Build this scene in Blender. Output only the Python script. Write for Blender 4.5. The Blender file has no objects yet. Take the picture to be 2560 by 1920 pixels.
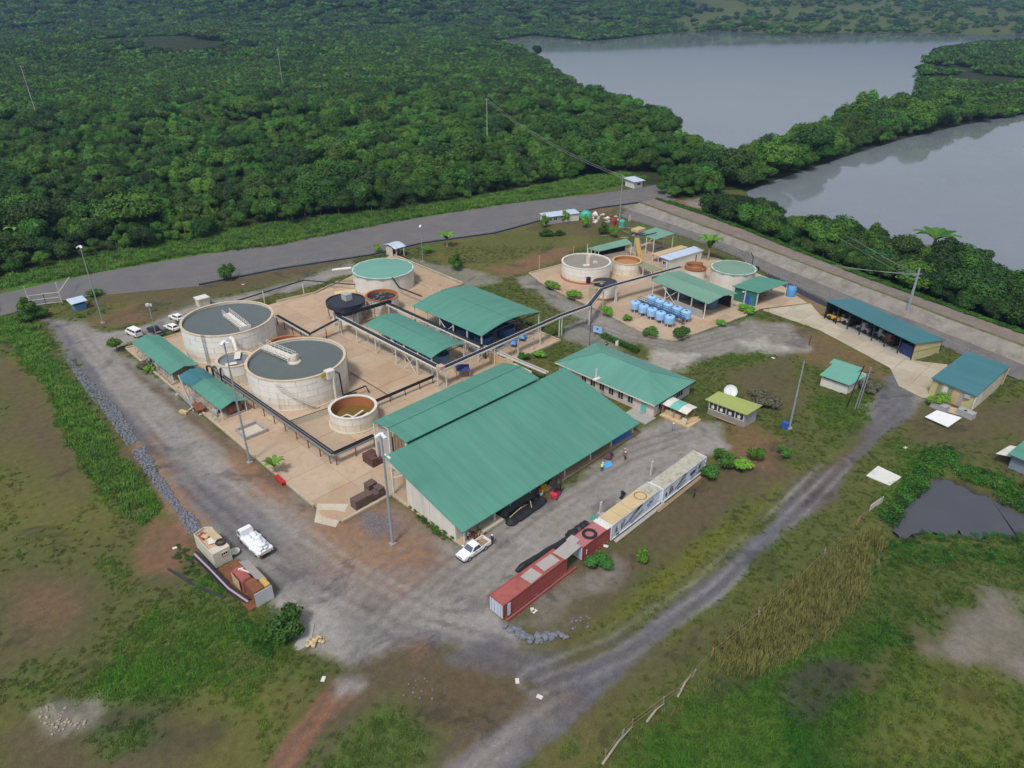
import bpy, bmesh, math, random
import numpy as np
from mathutils import Vector, Matrix, noise as mnoise

random.seed(7)
rng = np.random.default_rng(11)
SC = bpy.context.scene
COL = SC.collection
PI = math.pi
R = math.radians

# ------------------------------------------------------------------ camera, sky, sun, exposure
CAM_H, PITCH, FPX = 70.0, 29.0, 1778.0            # flying height, degrees down, focal length in photo pixels
cam = bpy.data.cameras.new('camera')
cam.sensor_width = 36.0
cam.lens = FPX / 2560 * 36
cam.clip_start, cam.clip_end = 1.0, 30000.0
camo = bpy.data.objects.new('camera', cam)
COL.objects.link(camo)
camo.location = (0, 0, CAM_H)
camo.rotation_euler = (R(90 - PITCH), 0, R(-45))
SC.camera = camo

SUN_EL, SUN_AZ = R(58), R(200)                    # soft light from behind the camera, a little to its left
world = bpy.data.worlds.new('World')
SC.world = world
world.use_nodes = True
wn = world.node_tree
wn.nodes.clear()
sky = wn.nodes.new('ShaderNodeTexSky')
sky.sky_type = 'NISHITA'
sky.sun_disc = False
sky.sun_elevation, sky.sun_rotation = SUN_EL, R(90) - SUN_AZ
sky.air_density, sky.dust_density, sky.ozone_density = 1.0, 3.0, 1.0
hs = wn.nodes.new('ShaderNodeHueSaturation')
hs.inputs['Saturation'].default_value = 0.42      # a white overcast
bg = wn.nodes.new('ShaderNodeBackground')
bg.inputs['Strength'].default_value = 0.085
wo = wn.nodes.new('ShaderNodeOutputWorld')
wn.links.new(sky.outputs[0], hs.inputs['Color'])
wn.links.new(hs.outputs[0], bg.inputs['Color'])
wn.links.new(bg.outputs[0], wo.inputs['Surface'])

sun = bpy.data.lights.new('sun', 'SUN')
sun.energy = 1.5
sun.angle = R(10)
sun.color = (1.0, 0.96, 0.9)
suno = bpy.data.objects.new('sun', sun)
COL.objects.link(suno)
sd = Vector((math.cos(SUN_EL) * math.cos(SUN_AZ), math.cos(SUN_EL) * math.sin(SUN_AZ), math.sin(SUN_EL)))
suno.rotation_euler = sd.to_track_quat('Z', 'Y').to_euler()
suno.location = (0, 0, 300)

SC.view_settings.view_transform = 'Standard'
SC.view_settings.look = 'None'
SC.view_settings.exposure = 0.68
SC.view_settings.gamma = 1.0
SC.view_settings.use_curve_mapping = False
SC.cycles.volume_bounces = 0
SC.cycles.max_bounces = 6
SC.cycles.transparent_max_bounces = 12

# ------------------------------------------------------------------ measuring: a photo pixel -> a point of the place at height z
_th, _q = R(PITCH), math.sqrt(.5)
def G(uv, z=0.0):
    a, b = (uv[0] - 1280) / FPX, (uv[1] - 960) / FPX
    f = math.cos(_th) - b * math.sin(_th)
    d = -math.sin(_th) - b * math.cos(_th)
    k = (z - CAM_H) / d
    x, y = a * k, f * k
    return Vector(((x + y) * _q, (y - x) * _q, z))
def crop(x0, y0, w, W=2212.0):
    k = w / W
    return lambda x, y, z=0.0: G((x0 + x * k, y0 + y * k), z)
D = crop(0, 0, 2560)
c1 = crop(250, 560, 700); c2 = crop(550, 560, 700); c3 = crop(900, 850, 700); c4 = crop(1350, 500, 700); c5 = crop(1900, 650, 660)
c6 = crop(1150, 1050, 700); c7 = crop(0, 700, 500); c8 = crop(400, 1250, 500)
d1 = crop(310, 780, 350); d2 = crop(560, 900, 440); d3 = crop(800, 620, 350); d4 = crop(1050, 700, 350); d5 = crop(1380, 560, 350)
d6 = crop(1650, 580, 350); d7 = crop(1320, 480, 350); d8 = crop(1560, 920, 380)
e1 = crop(1100, 1250, 350); e2 = crop(1330, 1100, 350); e3 = crop(760, 1080, 440); e4 = crop(470, 1310, 240); e5 = crop(2040, 700, 520)
e6 = crop(160, 740, 350); e7 = crop(2260, 860, 300); e8 = crop(1240, 780, 400)
f1 = crop(0, 1000, 800); f2 = crop(0, 1320, 800); f3 = crop(700, 1320, 800); f4 = crop(1500, 1120, 1060, 2198.0)
def xy(p): return (p[0], p[1])
def away(x, y, k):                                 # unit step away from (k>0) the camera's foot
    n = math.hypot(x, y); return (x + x / n * k, y + y / n * k)

# ------------------------------------------------------------------ materials
MATS = {}
def nodes_of(name):
    m = bpy.data.materials.new(name); m.use_nodes = True
    nt = m.node_tree
    return m, nt, nt.nodes['Principled BSDF']
def N(nt, t, **kw):
    n = nt.nodes.new(t)
    for k, v in kw.items(): setattr(n, k, v)
    return n
def mix(nt, fac, a, b, blend='MIX'):
    n = N(nt, 'ShaderNodeMix', data_type='RGBA', blend_type=blend)
    for i, x in ((0, fac), (6, a), (7, b)):
        if hasattr(x, 'node'): nt.links.new(x, n.inputs[i])
        elif i == 0: n.inputs[0].default_value = x
        else: n.inputs[i].default_value = (*x[:3], 1)
    return n.outputs[2]
def ramp(nt, val, p0, p1, c0=(0, 0, 0), c1_=(1, 1, 1)):
    n = N(nt, 'ShaderNodeValToRGB')
    n.color_ramp.elements[0].position, n.color_ramp.elements[1].position = p0, p1
    n.color_ramp.elements[0].color, n.color_ramp.elements[1].color = (*c0, 1), (*c1_, 1)
    nt.links.new(val, n.inputs[0])
    return n.outputs[0]
def noise(nt, scale, detail=4, vec=None, rough=.55, dist=0.0):
    n = N(nt, 'ShaderNodeTexNoise')
    n.inputs['Scale'].default_value = scale; n.inputs['Detail'].default_value = detail
    n.inputs['Roughness'].default_value = rough; n.inputs['Distortion'].default_value = dist
    if vec is not None: nt.links.new(vec, n.inputs['Vector'])
    return n.outputs[0]
def pos(nt):
    return N(nt, 'ShaderNodeNewGeometry').outputs['Position']
def M(name, col, rough=.7, var=.12, scale=.6, metal=0.0, dirt=None, damt=.35, dscale=.25, bump=0.0, bscale=3.0, streak=False, spec=None, alpha=None):
    if name in MATS: return MATS[name]
    m, nt, b = nodes_of(name)
    p = pos(nt)
    v = noise(nt, scale, 5, p)
    c = mix(nt, v, [x * (1 - var * 1.6) for x in col], [min(1, x * (1 + var * 1.6)) for x in col])
    fine = noise(nt, scale * 9, 3, p)
    c = mix(nt, ramp(nt, fine, .35, .7), c, mix(nt, .5, c, [x * (1 - var * 1.5) for x in col]))
    if dirt:
        if streak:
            mp = N(nt, 'ShaderNodeMapping'); mp.inputs['Scale'].default_value = (1, 1, .12)
            nt.links.new(p, mp.inputs[0]); dv = noise(nt, dscale * 4, 6, mp.outputs[0], .65)
        else:
            dv = noise(nt, dscale, 7, p, .68, .6)
        k = ramp(nt, dv, .48, .72, (0, 0, 0), (damt,) * 3)
        c = mix(nt, k, c, dirt)
    nt.links.new(c, b.inputs['Base Color'])
    b.inputs['Roughness'].default_value = rough
    b.inputs['Metallic'].default_value = metal
    if spec is not None: b.inputs['Specular IOR Level'].default_value = spec
    if alpha is not None: b.inputs['Alpha'].default_value = alpha
    if bump:
        bn = N(nt, 'ShaderNodeBump'); bn.inputs['Strength'].default_value = bump; bn.inputs['Distance'].default_value = .1
        nt.links.new(noise(nt, bscale, 6, p), bn.inputs['Height']); nt.links.new(bn.outputs[0], b.inputs['Normal'])
    MATS[name] = m
    return m
def roofmat(name, col, axis, rough=.45, dirt=(.20, .33, .28), damt=.3):
    """painted ribbed sheet: ribs run along the slope, so they vary along `axis`"""
    if name in MATS: return MATS[name]
    m, nt, b = nodes_of(name)
    p = pos(nt)
    v = noise(nt, .09, 4, p)
    c = mix(nt, v, [x * .86 for x in col], [x * 1.13 for x in col])
    w = N(nt, 'ShaderNodeTexWave', wave_type='BANDS', bands_direction=axis)
    w.inputs['Scale'].default_value = .42; w.inputs['Distortion'].default_value = 0
    nt.links.new(p, w.inputs[0])
    c = mix(nt, ramp(nt, w.outputs[1], .0, .12, (.13,) * 3, (0, 0, 0)), c, [x * .55 for x in col])
    sx = N(nt, 'ShaderNodeSeparateXYZ'); nt.links.new(p, sx.inputs[0]); fl = N(nt, 'ShaderNodeMath', operation='SNAP'); nt.links.new(sx.outputs[0 if axis == 'X' else 1], fl.inputs[0]); fl.inputs[1].default_value = 1.05
    wn2 = N(nt, 'ShaderNodeTexWhiteNoise', noise_dimensions='1D'); nt.links.new(fl.outputs[0], wn2.inputs['W'])
    c = mix(nt, 1, c, ramp(nt, wn2.outputs[0], 0, 1, (.95,) * 3, (1.045,) * 3), 'MULTIPLY')
    sh = N(nt, 'ShaderNodeMapping'); sh.inputs['Scale'].default_value = (1.1, .12, .2) if axis == 'X' else (.12, 1.1, .2)
    nt.links.new(p, sh.inputs[0])
    st = noise(nt, 1.0, 6, sh.outputs[0], .6)
    c = mix(nt, ramp(nt, st, .45, .8, (0, 0, 0), (damt,) * 3), c, dirt)
    sp = noise(nt, .8, 8, p, .7)
    c = mix(nt, ramp(nt, sp, .62, .8, (0, 0, 0), (.22,) * 3), c, (.1, .12, .09))
    nt.links.new(c, b.inputs['Base Color'])
    b.inputs['Roughness'].default_value = rough
    bn = N(nt, 'ShaderNodeBump'); bn.inputs['Strength'].default_value = .35; bn.inputs['Distance'].default_value = .06
    w2 = N(nt, 'ShaderNodeTexWave', wave_type='BANDS', bands_direction=axis); w2.inputs['Scale'].default_value = 1.26
    nt.links.new(p, w2.inputs[0]); nt.links.new(w2.outputs[1], bn.inputs['Height']); nt.links.new(bn.outputs[0], b.inputs['Normal'])
    MATS[name] = m
    return m
def leafmat(name, lo, hi, hue=(.5, .5)):
    if name in MATS: return MATS[name]
    m, nt, b = nodes_of(name)
    oi = N(nt, 'ShaderNodeObjectInfo')
    p = pos(nt)
    c = mix(nt, noise(nt, .35, 3, p), lo, hi)
    c = mix(nt, ramp(nt, noise(nt, 2.2, 2, p), .35, .7), c, mix(nt, .5, c, hi))
    big = noise(nt, .03, 4, p)
    huge = noise(nt, .0075, 5, p, .6, .5)
    c = mix(nt, 1, c, ramp(nt, huge, .32, .66, (.62, .70, .72), (1.22, 1.3, 1.12)), 'MULTIPLY')
    c = mix(nt, ramp(nt, big, .35, .65, (0,) * 3, (.5,) * 3), c, (hi[0] * 1.15, hi[1] * 1.15, hi[2] * .95))
    h = N(nt, 'ShaderNodeHueSaturation')
    mr = N(nt, 'ShaderNodeMapRange'); mr.inputs['To Min'].default_value = .6; mr.inputs['To Max'].default_value = 1.5
    nt.links.new(oi.outputs['Random'], mr.inputs[0]); nt.links.new(mr.outputs[0], h.inputs['Value'])
    mr2 = N(nt, 'ShaderNodeMapRange'); mr2.inputs['To Min'].default_value = .475; mr2.inputs['To Max'].default_value = .515
    wn_ = N(nt, 'ShaderNodeTexWhiteNoise', noise_dimensions='1D'); nt.links.new(oi.outputs['Random'], wn_.inputs['W'])
    nt.links.new(wn_.outputs[0], mr2.inputs[0]); nt.links.new(mr2.outputs[0], h.inputs['Hue'])
    nt.links.new(c, h.inputs['Color'])
    nt.links.new(h.outputs[0], b.inputs['Base Color'])
    b.inputs['Roughness'].default_value = .6
    b.inputs['Specular IOR Level'].default_value = .25
    MATS[name] = m
    return m

WHITE = M('tank_white', (.80, .79, .75), .45, .04, .5, dirt=(.60, .50, .34), damt=.4, dscale=.35, streak=True)
OFFW = M('offwhite_wall', (.68, .66, .61), .7, .07, .4, dirt=(.4, .36, .3), damt=.35, streak=True)
CREAM = M('cream_wall', (.60, .54, .44), .75, .08, .4, dirt=(.4, .33, .24), damt=.35, streak=True)
YELLOW = M('yellow_wall', (.50, .45, .23), .8, .1, .4, dirt=(.3, .27, .18), damt=.4, streak=True)
GREYW = M('grey_wall', (.36, .37, .39), .75, .08, .4, dirt=(.2, .19, .17), damt=.3, streak=True)
GTEAL_X = roofmat('green_roof_x', (.078, .258, .195), 'X')
GTEAL_Y = roofmat('green_roof_y', (.078, .258, .195), 'Y')
GBLUE = roofmat('teal_blue_roof', (.035, .16, .19), 'Y', damt=.15)
GBLUE_X = roofmat('teal_blue_roof_x', (.045, .17, .20), 'X', damt=.15)
GOLD = roofmat('weathered_green_roof', (.155, .30, .225), 'X', .6)
GDK = M('dark_green_sheet', (.03, .17, .12), .5, .08, .6)
OLIVE = roofmat('olive_roof', (.33, .38, .11), 'X', .6, (.2, .2, .1))
OLIVEG = M('olive_grey_roof', (.24, .26, .17), .7, .08)
SKYROOF = roofmat('pale_blue_roof', (.50, .60, .74), 'X', .45, (.35, .38, .42), .3)
STEELW = M('white_steel', (.70, .68, .63), .5, .08, .9, dirt=(.4, .3, .2), damt=.3)
STEELG = M('grey_steel', (.34, .36, .38), .45, .1, .8, metal=.4)
POLEG = M('pole_grey', (.36, .39, .44), .5, .08, .8, metal=.3)
BLACK = M('black_plastic', (.018, .019, .024), .42, .2, .8)
NAVY = M('navy_rubber', (.022, .028, .045), .5, .15, .8, dirt=(.09, .09, .1), damt=.3)
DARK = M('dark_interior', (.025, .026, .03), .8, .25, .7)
RUST = M('rust', (.20, .075, .035), .85, .25, 1.2, dirt=(.32, .16, .09), damt=.5, dscale=.9)
RUSTIN = M('orange_lining', (.40, .155, .06), .75, .12, .7, dirt=(.28, .1, .05), damt=.4)
BROWNB = M('brown_brick', (.13, .085, .075), .9, .25, 1.5)
BEIGE = M('beige_concrete', (.51, .39, .275), .85, .1, .25, dirt=(.46, .25, .12), damt=.55, dscale=.10, bump=.15)
BEIGE2 = M('pale_concrete', (.55, .49, .39), .85, .1, .3, dirt=(.35, .27, .18), damt=.5, dscale=.16, bump=.15)
KERB = M('kerb_concrete', (.50, .42, .31), .85, .14, .6, dirt=(.22, .2, .09), damt=.6, dscale=.4)
CONC = M('grey_concrete', (.36, .35, .33), .85, .12, .3, dirt=(.2, .19, .18), damt=.4, dscale=.3)
BLUE = M('light_blue_plastic', (.30, .53, .82), .45, .06, .8, dirt=(.2, .35, .6), damt=.35)
BLUED = M('deep_blue_steel', (.03, .10, .24), .5, .12, .8)
BLUET = M('blue_tarp', (.05, .22, .62), .55, .12, 1.2)
BLUEB = M('bright_blue', (.10, .38, .80), .5, .08, 1.0)
INDIGO = M('indigo_canvas', (.03, .045, .20), .7, .15, 1.0)
REDC = M('red_container', (.32, .075, .075), .55, .08, .5, dirt=(.24, .06, .04), damt=.5, dscale=.8)
REDROOF = M('red_container_roof', (.36, .10, .085), .7, .16, .7, dirt=(.18, .035, .035), damt=.75, dscale=.45)
PALEB = M('pale_blue_door', (.55, .64, .76), .55, .05, 1.0, dirt=(.4, .42, .45), damt=.3)
PLY = M('plywood', (.58, .44, .25), .8, .1, .8, dirt=(.4, .3, .18), damt=.4, dscale=.5)
LICHEN = M('weathered_board', (.47, .45, .37), .9, .2, 1.4, dirt=(.16, .14, .09), damt=.75, dscale=1.1)
SHEETG = M('grey_sheet', (.38, .35, .33), .7, .12, .9)
TIMBER = M('old_timber', (.30, .21, .13), .85, .2, 1.5)
TIMBERL = M('pale_timber', (.52, .40, .25), .8, .18, 1.5)
CARW = M('car_white', (.82, .83, .84), .22, .02, .5)
CARD = M('car_dark_blue', (.03, .04, .07), .25, .1, .5)
GLASS = M('tinted_glass', (.03, .04, .05), .06, .2, .5)
SHIELD = M('windscreen_glass', (.10, .14, .18), .05, .2, .5)
TYRE = M('tyre_rubber', (.02, .02, .02), .85, .2, 3)
RIM = M('wheel_rim', (.45, .46, .48), .35, .05, 3, metal=.7)
BAG = M('white_sack', (.78, .82, .88), .7, .06, 2.5, dirt=(.5, .56, .68), damt=.5, dscale=2.2)
LAMP = M('lamp_glass', (.75, .78, .8), .2, .03, 3)
REDL = M('red_lens', (.35, .02, .02), .25, .1, 3)
ROCKB = M('blue_grey_rock', (.155, .17, .205), .9, .3, 2.5, dirt=(.30, .31, .33), damt=.5, dscale=3)
ROCKG = M('pale_rock', (.40, .38, .36), .9, .25, 2.0)
PAINT = M('black_spray', (.02, .022, .035), .6, .2, 3)
PAINTB = M('blue_spray', (.22, .38, .62), .6, .2, 3)
CONTW = M('white_container', (.70, .76, .83), .5, .05, .5, dirt=(.45, .5, .56), damt=.35, dscale=.5)
SKIN = M('skin', (.12, .06, .035), .6, .1, 4)
HAIR = M('hair', (.012, .01, .01), .7, .2, 4)
CLOTHD = M('dark_cloth', (.035, .035, .045), .85, .2, 4)
CLOTHG = M('grey_cloth', (.30, .31, .34), .85, .15, 4)
CLOTHB = M('khaki_cloth', (.25, .17, .09), .85, .15, 4)
HIVIS = M('hi_vis_cloth', (.55, .75, .10), .8, .1, 4)
HAT = M('white_hard_hat', (.8, .8, .78), .35, .03, 4)
YELM = M('machine_yellow', (.62, .34, .03), .5, .1, 2)
REDM = M('machine_red', (.55, .03, .07), .4, .1, 2)
TEALP = M('teal_plastic', (.05, .40, .28), .5, .08, 2)
BARK = M('bark', (.16, .13, .10), .9, .2, 2.5)
BARKP = M('pale_bark', (.34, .30, .25), .9, .2, 2.5)
MESHW = M('chain_link', (.30, .31, .32), .6, .1, 2, alpha=.09)
SHADEN = M('shade_net', (.03, .10, .11), .8, .1, 2)
TANS = M('tan_panel', (.56, .40, .24), .75, .15, .9)
WET = M('settled_slurry', (.27, .24, .205), .5, .08, .5)

def watermat(name, col, rough, bump, scale):
    m, nt, b = nodes_of(name)
    p = pos(nt)
    c = mix(nt, noise(nt, .02, 4, p), [x * .85 for x in col], [x * 1.15 for x in col])
    c = mix(nt, ramp(nt, noise(nt, .22, 7, p, .65, 1.5), .5, .68, (0,) * 3, (.35,) * 3), c, [x * 1.25 for x in col])
    nt.links.new(c, b.inputs['Base Color'])
    b.inputs['Roughness'].default_value = rough
    b.inputs['IOR'].default_value = 1.33
    bn = N(nt, 'ShaderNodeBump'); bn.inputs['Strength'].default_value = bump; bn.inputs['Distance'].default_value = .05
    nt.links.new(noise(nt, scale, 3, p), bn.inputs['Height']); nt.links.new(bn.outputs[0], b.inputs['Normal'])
    return m
LAKE = watermat('lake_water', (.175, .20, .225), .045, .022, .3)
PONDM = watermat('pond_water', (.075, .08, .095), .22, .08, .6)
TANKW = watermat('tank_water', (.105, .125, .125), .10, .05, .8)
MURKY = watermat('murky_water', (.16, .11, .03), .15, .05, .8)

# ------------------------------------------------------------------ mesh helpers
class MB:
    def __init__(s): s.v = []; s.f = []
    def add(s, vs, fs):
        o = len(s.v); s.v += [tuple(p) for p in vs]; s.f += [tuple(i + o for i in f) for f in fs]; return s
    def box(s, x0, y0, z0, x1, y1, z1):
        return s.add([(x0, y0, z0), (x1, y0, z0), (x1, y1, z0), (x0, y1, z0), (x0, y0, z1), (x1, y0, z1), (x1, y1, z1), (x0, y1, z1)],
                     [(3, 2, 1, 0), (4, 5, 6, 7), (0, 1, 5, 4), (1, 2, 6, 5), (2, 3, 7, 6), (3, 0, 4, 7)])
    def obox(s, c, size, rz=0.0, rx=0.0, ry=0.0):
        m = Matrix.Translation(c) @ Matrix.Rotation(rz, 4, 'Z') @ Matrix.Rotation(ry, 4, 'Y') @ Matrix.Rotation(rx, 4, 'X')
        a, b, d = [x / 2 for x in size]
        vs = [m @ Vector(p) for p in ((-a, -b, -d), (a, -b, -d), (a, b, -d), (-a, b, -d), (-a, -b, d), (a, -b, d), (a, b, d), (-a, b, d))]
        return s.add(vs, [(3, 2, 1, 0), (4, 5, 6, 7), (0, 1, 5, 4), (1, 2, 6, 5), (2, 3, 7, 6), (3, 0, 4, 7)])
    def bar(s, a, b, w, h=None):                    # rectangular bar from a to b
        a, b = Vector(a), Vector(b); d = b - a; h = h or w
        u = d.cross(Vector((0, 0, 1)))
        u = u.normalized() if u.length > 1e-4 else Vector((1, 0, 0))
        t = u.cross(d).normalized()
        o = [u * w / 2 + t * h / 2, -u * w / 2 + t * h / 2, -u * w / 2 - t * h / 2, u * w / 2 - t * h / 2]
        return s.add([a + k for k in o] + [b + k for k in o], [(0, 1, 2, 3), (7, 6, 5, 4)] + [(i, i + 4, (i + 1) % 4 + 4, (i + 1) % 4) for i in range(4)])
    def prism(s, pts, z0, z1):
        n = len(pts)
        if sum(pts[i][0] * pts[(i + 1) % n][1] - pts[(i + 1) % n][0] * pts[i][1] for i in range(n)) < 0: pts = pts[::-1]
        vs = [(p[0], p[1], z0) for p in pts] + [(p[0], p[1], z1) for p in pts]
        return s.add(vs, [tuple(range(n - 1, -1, -1)), tuple(range(n, 2 * n))] + [(i, (i + 1) % n, (i + 1) % n + n, i + n) for i in range(n)])
    def slab(s, pts, th):                           # thick sheet through 3D points, th downwards
        n = len(pts)
        if sum(pts[i][0] * pts[(i + 1) % n][1] - pts[(i + 1) % n][0] * pts[i][1] for i in range(n)) < 0: pts = pts[::-1]
        vs = [(p[0], p[1], p[2] - th) for p in pts] + [tuple(p) for p in pts]
        return s.add(vs, [tuple(range(n - 1, -1, -1)), tuple(range(n, 2 * n))] + [(i, (i + 1) % n, (i + 1) % n + n, i + n) for i in range(n)])
    def tube(s, pts, r, n=6):
        pts = [Vector(p) for p in pts]
        rs = r if isinstance(r, (list, tuple)) else [r] * len(pts)
        vs = []; up = None
        for i, p in enumerate(pts):
            d = (pts[min(i + 1, len(pts) - 1)] - pts[max(i - 1, 0)]).normalized()
            if up is None: up = d.orthogonal().normalized()
            up = (up - d * up.dot(d)); up = up.normalized() if up.length > 1e-4 else d.orthogonal().normalized()
            w = d.cross(up)
            vs += [p + (up * math.cos(2 * PI * k / n) + w * math.sin(2 * PI * k / n)) * rs[i] for k in range(n)]
        fs = []
        for i in range(len(pts) - 1):
            for k in range(n):
                a, b = i * n + k, i * n + (k + 1) % n
                fs.append((a, b, b + n, a + n))
        fs += [tuple(range(n - 1, -1, -1)), tuple(range((len(pts) - 1) * n, len(pts) * n))]
        return s.add(vs, fs)
    def lathe(s, prof, c=(0, 0, 0), n=24, a0=0.0, a1=2 * PI):
        full = abs(a1 - a0 - 2 * PI) < 1e-6
        m = n if full else n + 1
        vs = []
        for r, z in prof:
            vs += [(c[0] + r * math.cos(a0 + (a1 - a0) * k / n), c[1] + r * math.sin(a0 + (a1 - a0) * k / n), c[2] + z) for k in range(m)]
        fs = []
        for i in range(len(prof) - 1):
            for k in range(n):
                a, b = i * m + k, i * m + (k + 1) % m
                fs.append((a, b, b + m, a + m))
        return s.add(vs, fs)
    def disc(s, c, r, n=24):
        return s.add([(c[0] + r * math.cos(2 * PI * k / n), c[1] + r * math.sin(2 * PI * k / n), c[2]) for k in range(n)], [tuple(range(n))])
    def cyl(s, c, r, h, n=16):
        return s.lathe([(.0001, 0), (r, 0), (r, h), (.0001, h)], c, n)
    def loft(s, rings):
        n = len(rings[0]); o = []
        for r in rings: o += [tuple(p) for p in r]
        fs = [(i * n + k, i * n + (k + 1) % n, (i + 1) * n + (k + 1) % n, (i + 1) * n + k) for i in range(len(rings) - 1) for k in range(n)]
        fs += [tuple(range(n - 1, -1, -1)), tuple(range((len(rings) - 1) * n, len(rings) * n))]
        return s.add(o, fs)
    def rock(s, c, size, seed=0):
        b = bmesh.new(); bmesh.ops.create_icosphere(b, subdivisions=1, radius=1)
        rr = random.Random(seed); a = rr.random() * 6.28
        vs = []
        for v in b.verts:
            k = 1 + rr.uniform(-.28, .22)
            x, y, z = v.co.x * size[0] * k, v.co.y * size[1] * k, v.co.z * size[2] * k
            vs.append((c[0] + x * math.cos(a) - y * math.sin(a), c[1] + x * math.sin(a) + y * math.cos(a), c[2] + z))
        fs = [tuple(v.index for v in f.verts) for f in b.faces]
        b.free()
        return s.add(vs, fs)
    def mesh(s, name, mat, off=(0, 0, 0), smooth=False):
        me = bpy.data.meshes.new(name)
        me.from_pydata([(p[0] - off[0], p[1] - off[1], p[2] - off[2]) for p in s.v], [], s.f)
        if mat: me.materials.append(mat)
        if smooth:
            me.polygons.foreach_set('use_smooth', [True] * len(me.polygons))
        me.update()
        return me
def wpos(o):
    p = Vector((0, 0, 0))
    while o is not None: p += o.location; o = o.parent
    return p
def part(name, mb, mat, parent=None, local=False, smooth=False, label=None):
    off = (0, 0, 0) if (local or parent is None) else wpos(parent)
    o = bpy.data.objects.new(name, mb.mesh(name, mat, off, smooth))
    COL.objects.link(o); o.parent = parent
    if label: o['label'] = label
    return o
def link(name, me, parent=None, loc=(0, 0, 0), rz=0.0, sc=None):
    o = bpy.data.objects.new(name, me); COL.objects.link(o); o.parent = parent
    o.location = loc; o.rotation_euler = (0, 0, rz)
    if sc is not None: o.scale = sc if hasattr(sc, '__len__') else (sc,) * 3
    return o
def tag(o, label, cat, group=None):
    o['label'] = label; o['category'] = cat
    if group: o['group'] = group
    return o
def thing(name, label, cat, loc=(0, 0, 0), group=None, rz=0.0):
    o = bpy.data.objects.new(name, None); COL.objects.link(o)
    o.empty_display_size = .3
    o.location = loc; o.rotation_euler = (0, 0, rz)
    return tag(o, label, cat, group)
def structure(name, mb, mat, smooth=False, kind='structure'):
    o = part(name, mb, mat, None, smooth=smooth); o['kind'] = kind; return o
def dup(root, loc, rz=0.0, label=None, group=None, sc=None):
    def cp(o, par):
        c = o.copy(); COL.objects.link(c); c.parent = par
        for ch in list(o.children): cp(ch, c)
        return c
    r = cp(root, None); r.location = loc; r.rotation_euler = (0, 0, rz)
    if sc is not None: r.scale = (sc,) * 3 if not hasattr(sc, '__len__') else sc
    if label: r['label'] = label
    if group: r['group'] = group
    return r

# ------------------------------------------------------------------ regions of the ground (corner points measured in the photo)
def poly(f, pts, z=0.0): return np.array([xy(f(x, y, z)) for x, y in pts])
def inside(P, x, y):
    r = np.zeros(x.shape, bool); n = len(P); j = n - 1
    for i in range(n):
        xi, yi, xj, yj = P[i][0], P[i][1], P[j][0], P[j][1]
        c = ((yi > y) != (yj > y)) & (x < (xj - xi) * (y - yi) / (yj - yi + 1e-12) + xi)
        r ^= c; j = i
    return r
def sdist(P, x, y, closed=True):
    d = np.full(x.shape, 1e9); n = len(P)
    for i in range(n if closed else n - 1):
        a, b = P[i], P[(i + 1) % n]
        ex, ey = b - a
        t = np.clip(((x - a[0]) * ex + (y - a[1]) * ey) / (ex * ex + ey * ey + 1e-9), 0, 1)
        d = np.minimum(d, np.hypot(x - a[0] - t * ex, y - a[1] - t * ey))
    if closed: d = np.where(inside(P, x, y), d, -d)
    return d
def vnoise(x, y, s, seed=0):                        # smooth value noise on arrays
    rs = np.random.default_rng(seed); T = rs.random((256, 256))
    X, Y = x / s, y / s; i, j = np.floor(X).astype(int), np.floor(Y).astype(int)
    u, v = X - i, Y - j; u, v = u * u * (3 - 2 * u), v * v * (3 - 2 * v)
    g = lambda a, b: T[a % 256, b % 256]
    return (g(i, j) * (1 - u) + g(i + 1, j) * u) * (1 - v) + (g(i, j + 1) * (1 - u) + g(i + 1, j + 1) * u) * v
def fbm(x, y, s, seed=0, o=4):
    r = 0; a = 1; t = 0
    for k in range(o): r = r + a * vnoise(x, y, s / 2 ** k, seed + k); t += a; a *= .55
    return r / t

SHORE_L = [(1040, 82), (1120, 98), (1180, 128), (1222, 158), (1290, 203), (1330, 216), (1385, 226), (1430, 244), (1470, 282), (1520, 302), (1565, 322)]
SHORE_R = [(1640, 326), (1690, 306), (1760, 270), (1830, 245), (1900, 222), (1988, 192), (1994, 130), (2035, 98), (2130, 88)]
LAKE1 = np.vstack([poly(D, SHORE_L, 6), poly(D, SHORE_R, 6), poly(D, [(2400, 92), (2400, 70), (2150, 76), (1900, 70), (1700, 76), (1560, 68), (1430, 72), (1280, 88), (1150, 76)])])
SHORE_2 = [(1672, 428), (1682, 462), (1730, 466), (1800, 480), (1850, 472), (1900, 490), (1925, 512), (2000, 540), (2060, 532), (2100, 548), (2212, 582), (2330, 630)]
LAKE2 = np.vstack([poly(D, [(1612, 414), (1680, 387), (1760, 360), (1830, 337), (1950, 300), (2080, 270), (2212, 246), (2500, 205), (2900, 420)]), poly(D, [(2700, 700)] + SHORE_2[::-1] + [(1640, 428)], 6)])
POND = poly(f4, [(1745, 150), (1640, 240), (1560, 320), (1510, 400), (1540, 470), (1620, 462), (1690, 425), (1770, 465), (1850, 432), (1960, 478), (2050, 440), (2198, 470), (2500, 470), (2600, 380), (2200, 340), (2090, 290), (1990, 245), (1850, 180)])
EMB_B = np.array([(202.8, 149.2), (200.1, 126.9), (195.9, 107.3), (192.6, 96.7), (187.3, 87.7), (182.0, 72.9), (177.6, 61.5), (170.2, 33.3), (166.4, 22.7), (160, 5), (150, -25)])
EMB_T = np.array([(211.6, 147.5), (205.1, 125.9), (199.6, 106.5), (196.2, 94.2), (192.7, 82.8), (187.5, 66), (182.0, 48.1), (178.9, 38.3), (173.8, 20.5), (167, 2), (157, -28)])
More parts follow.
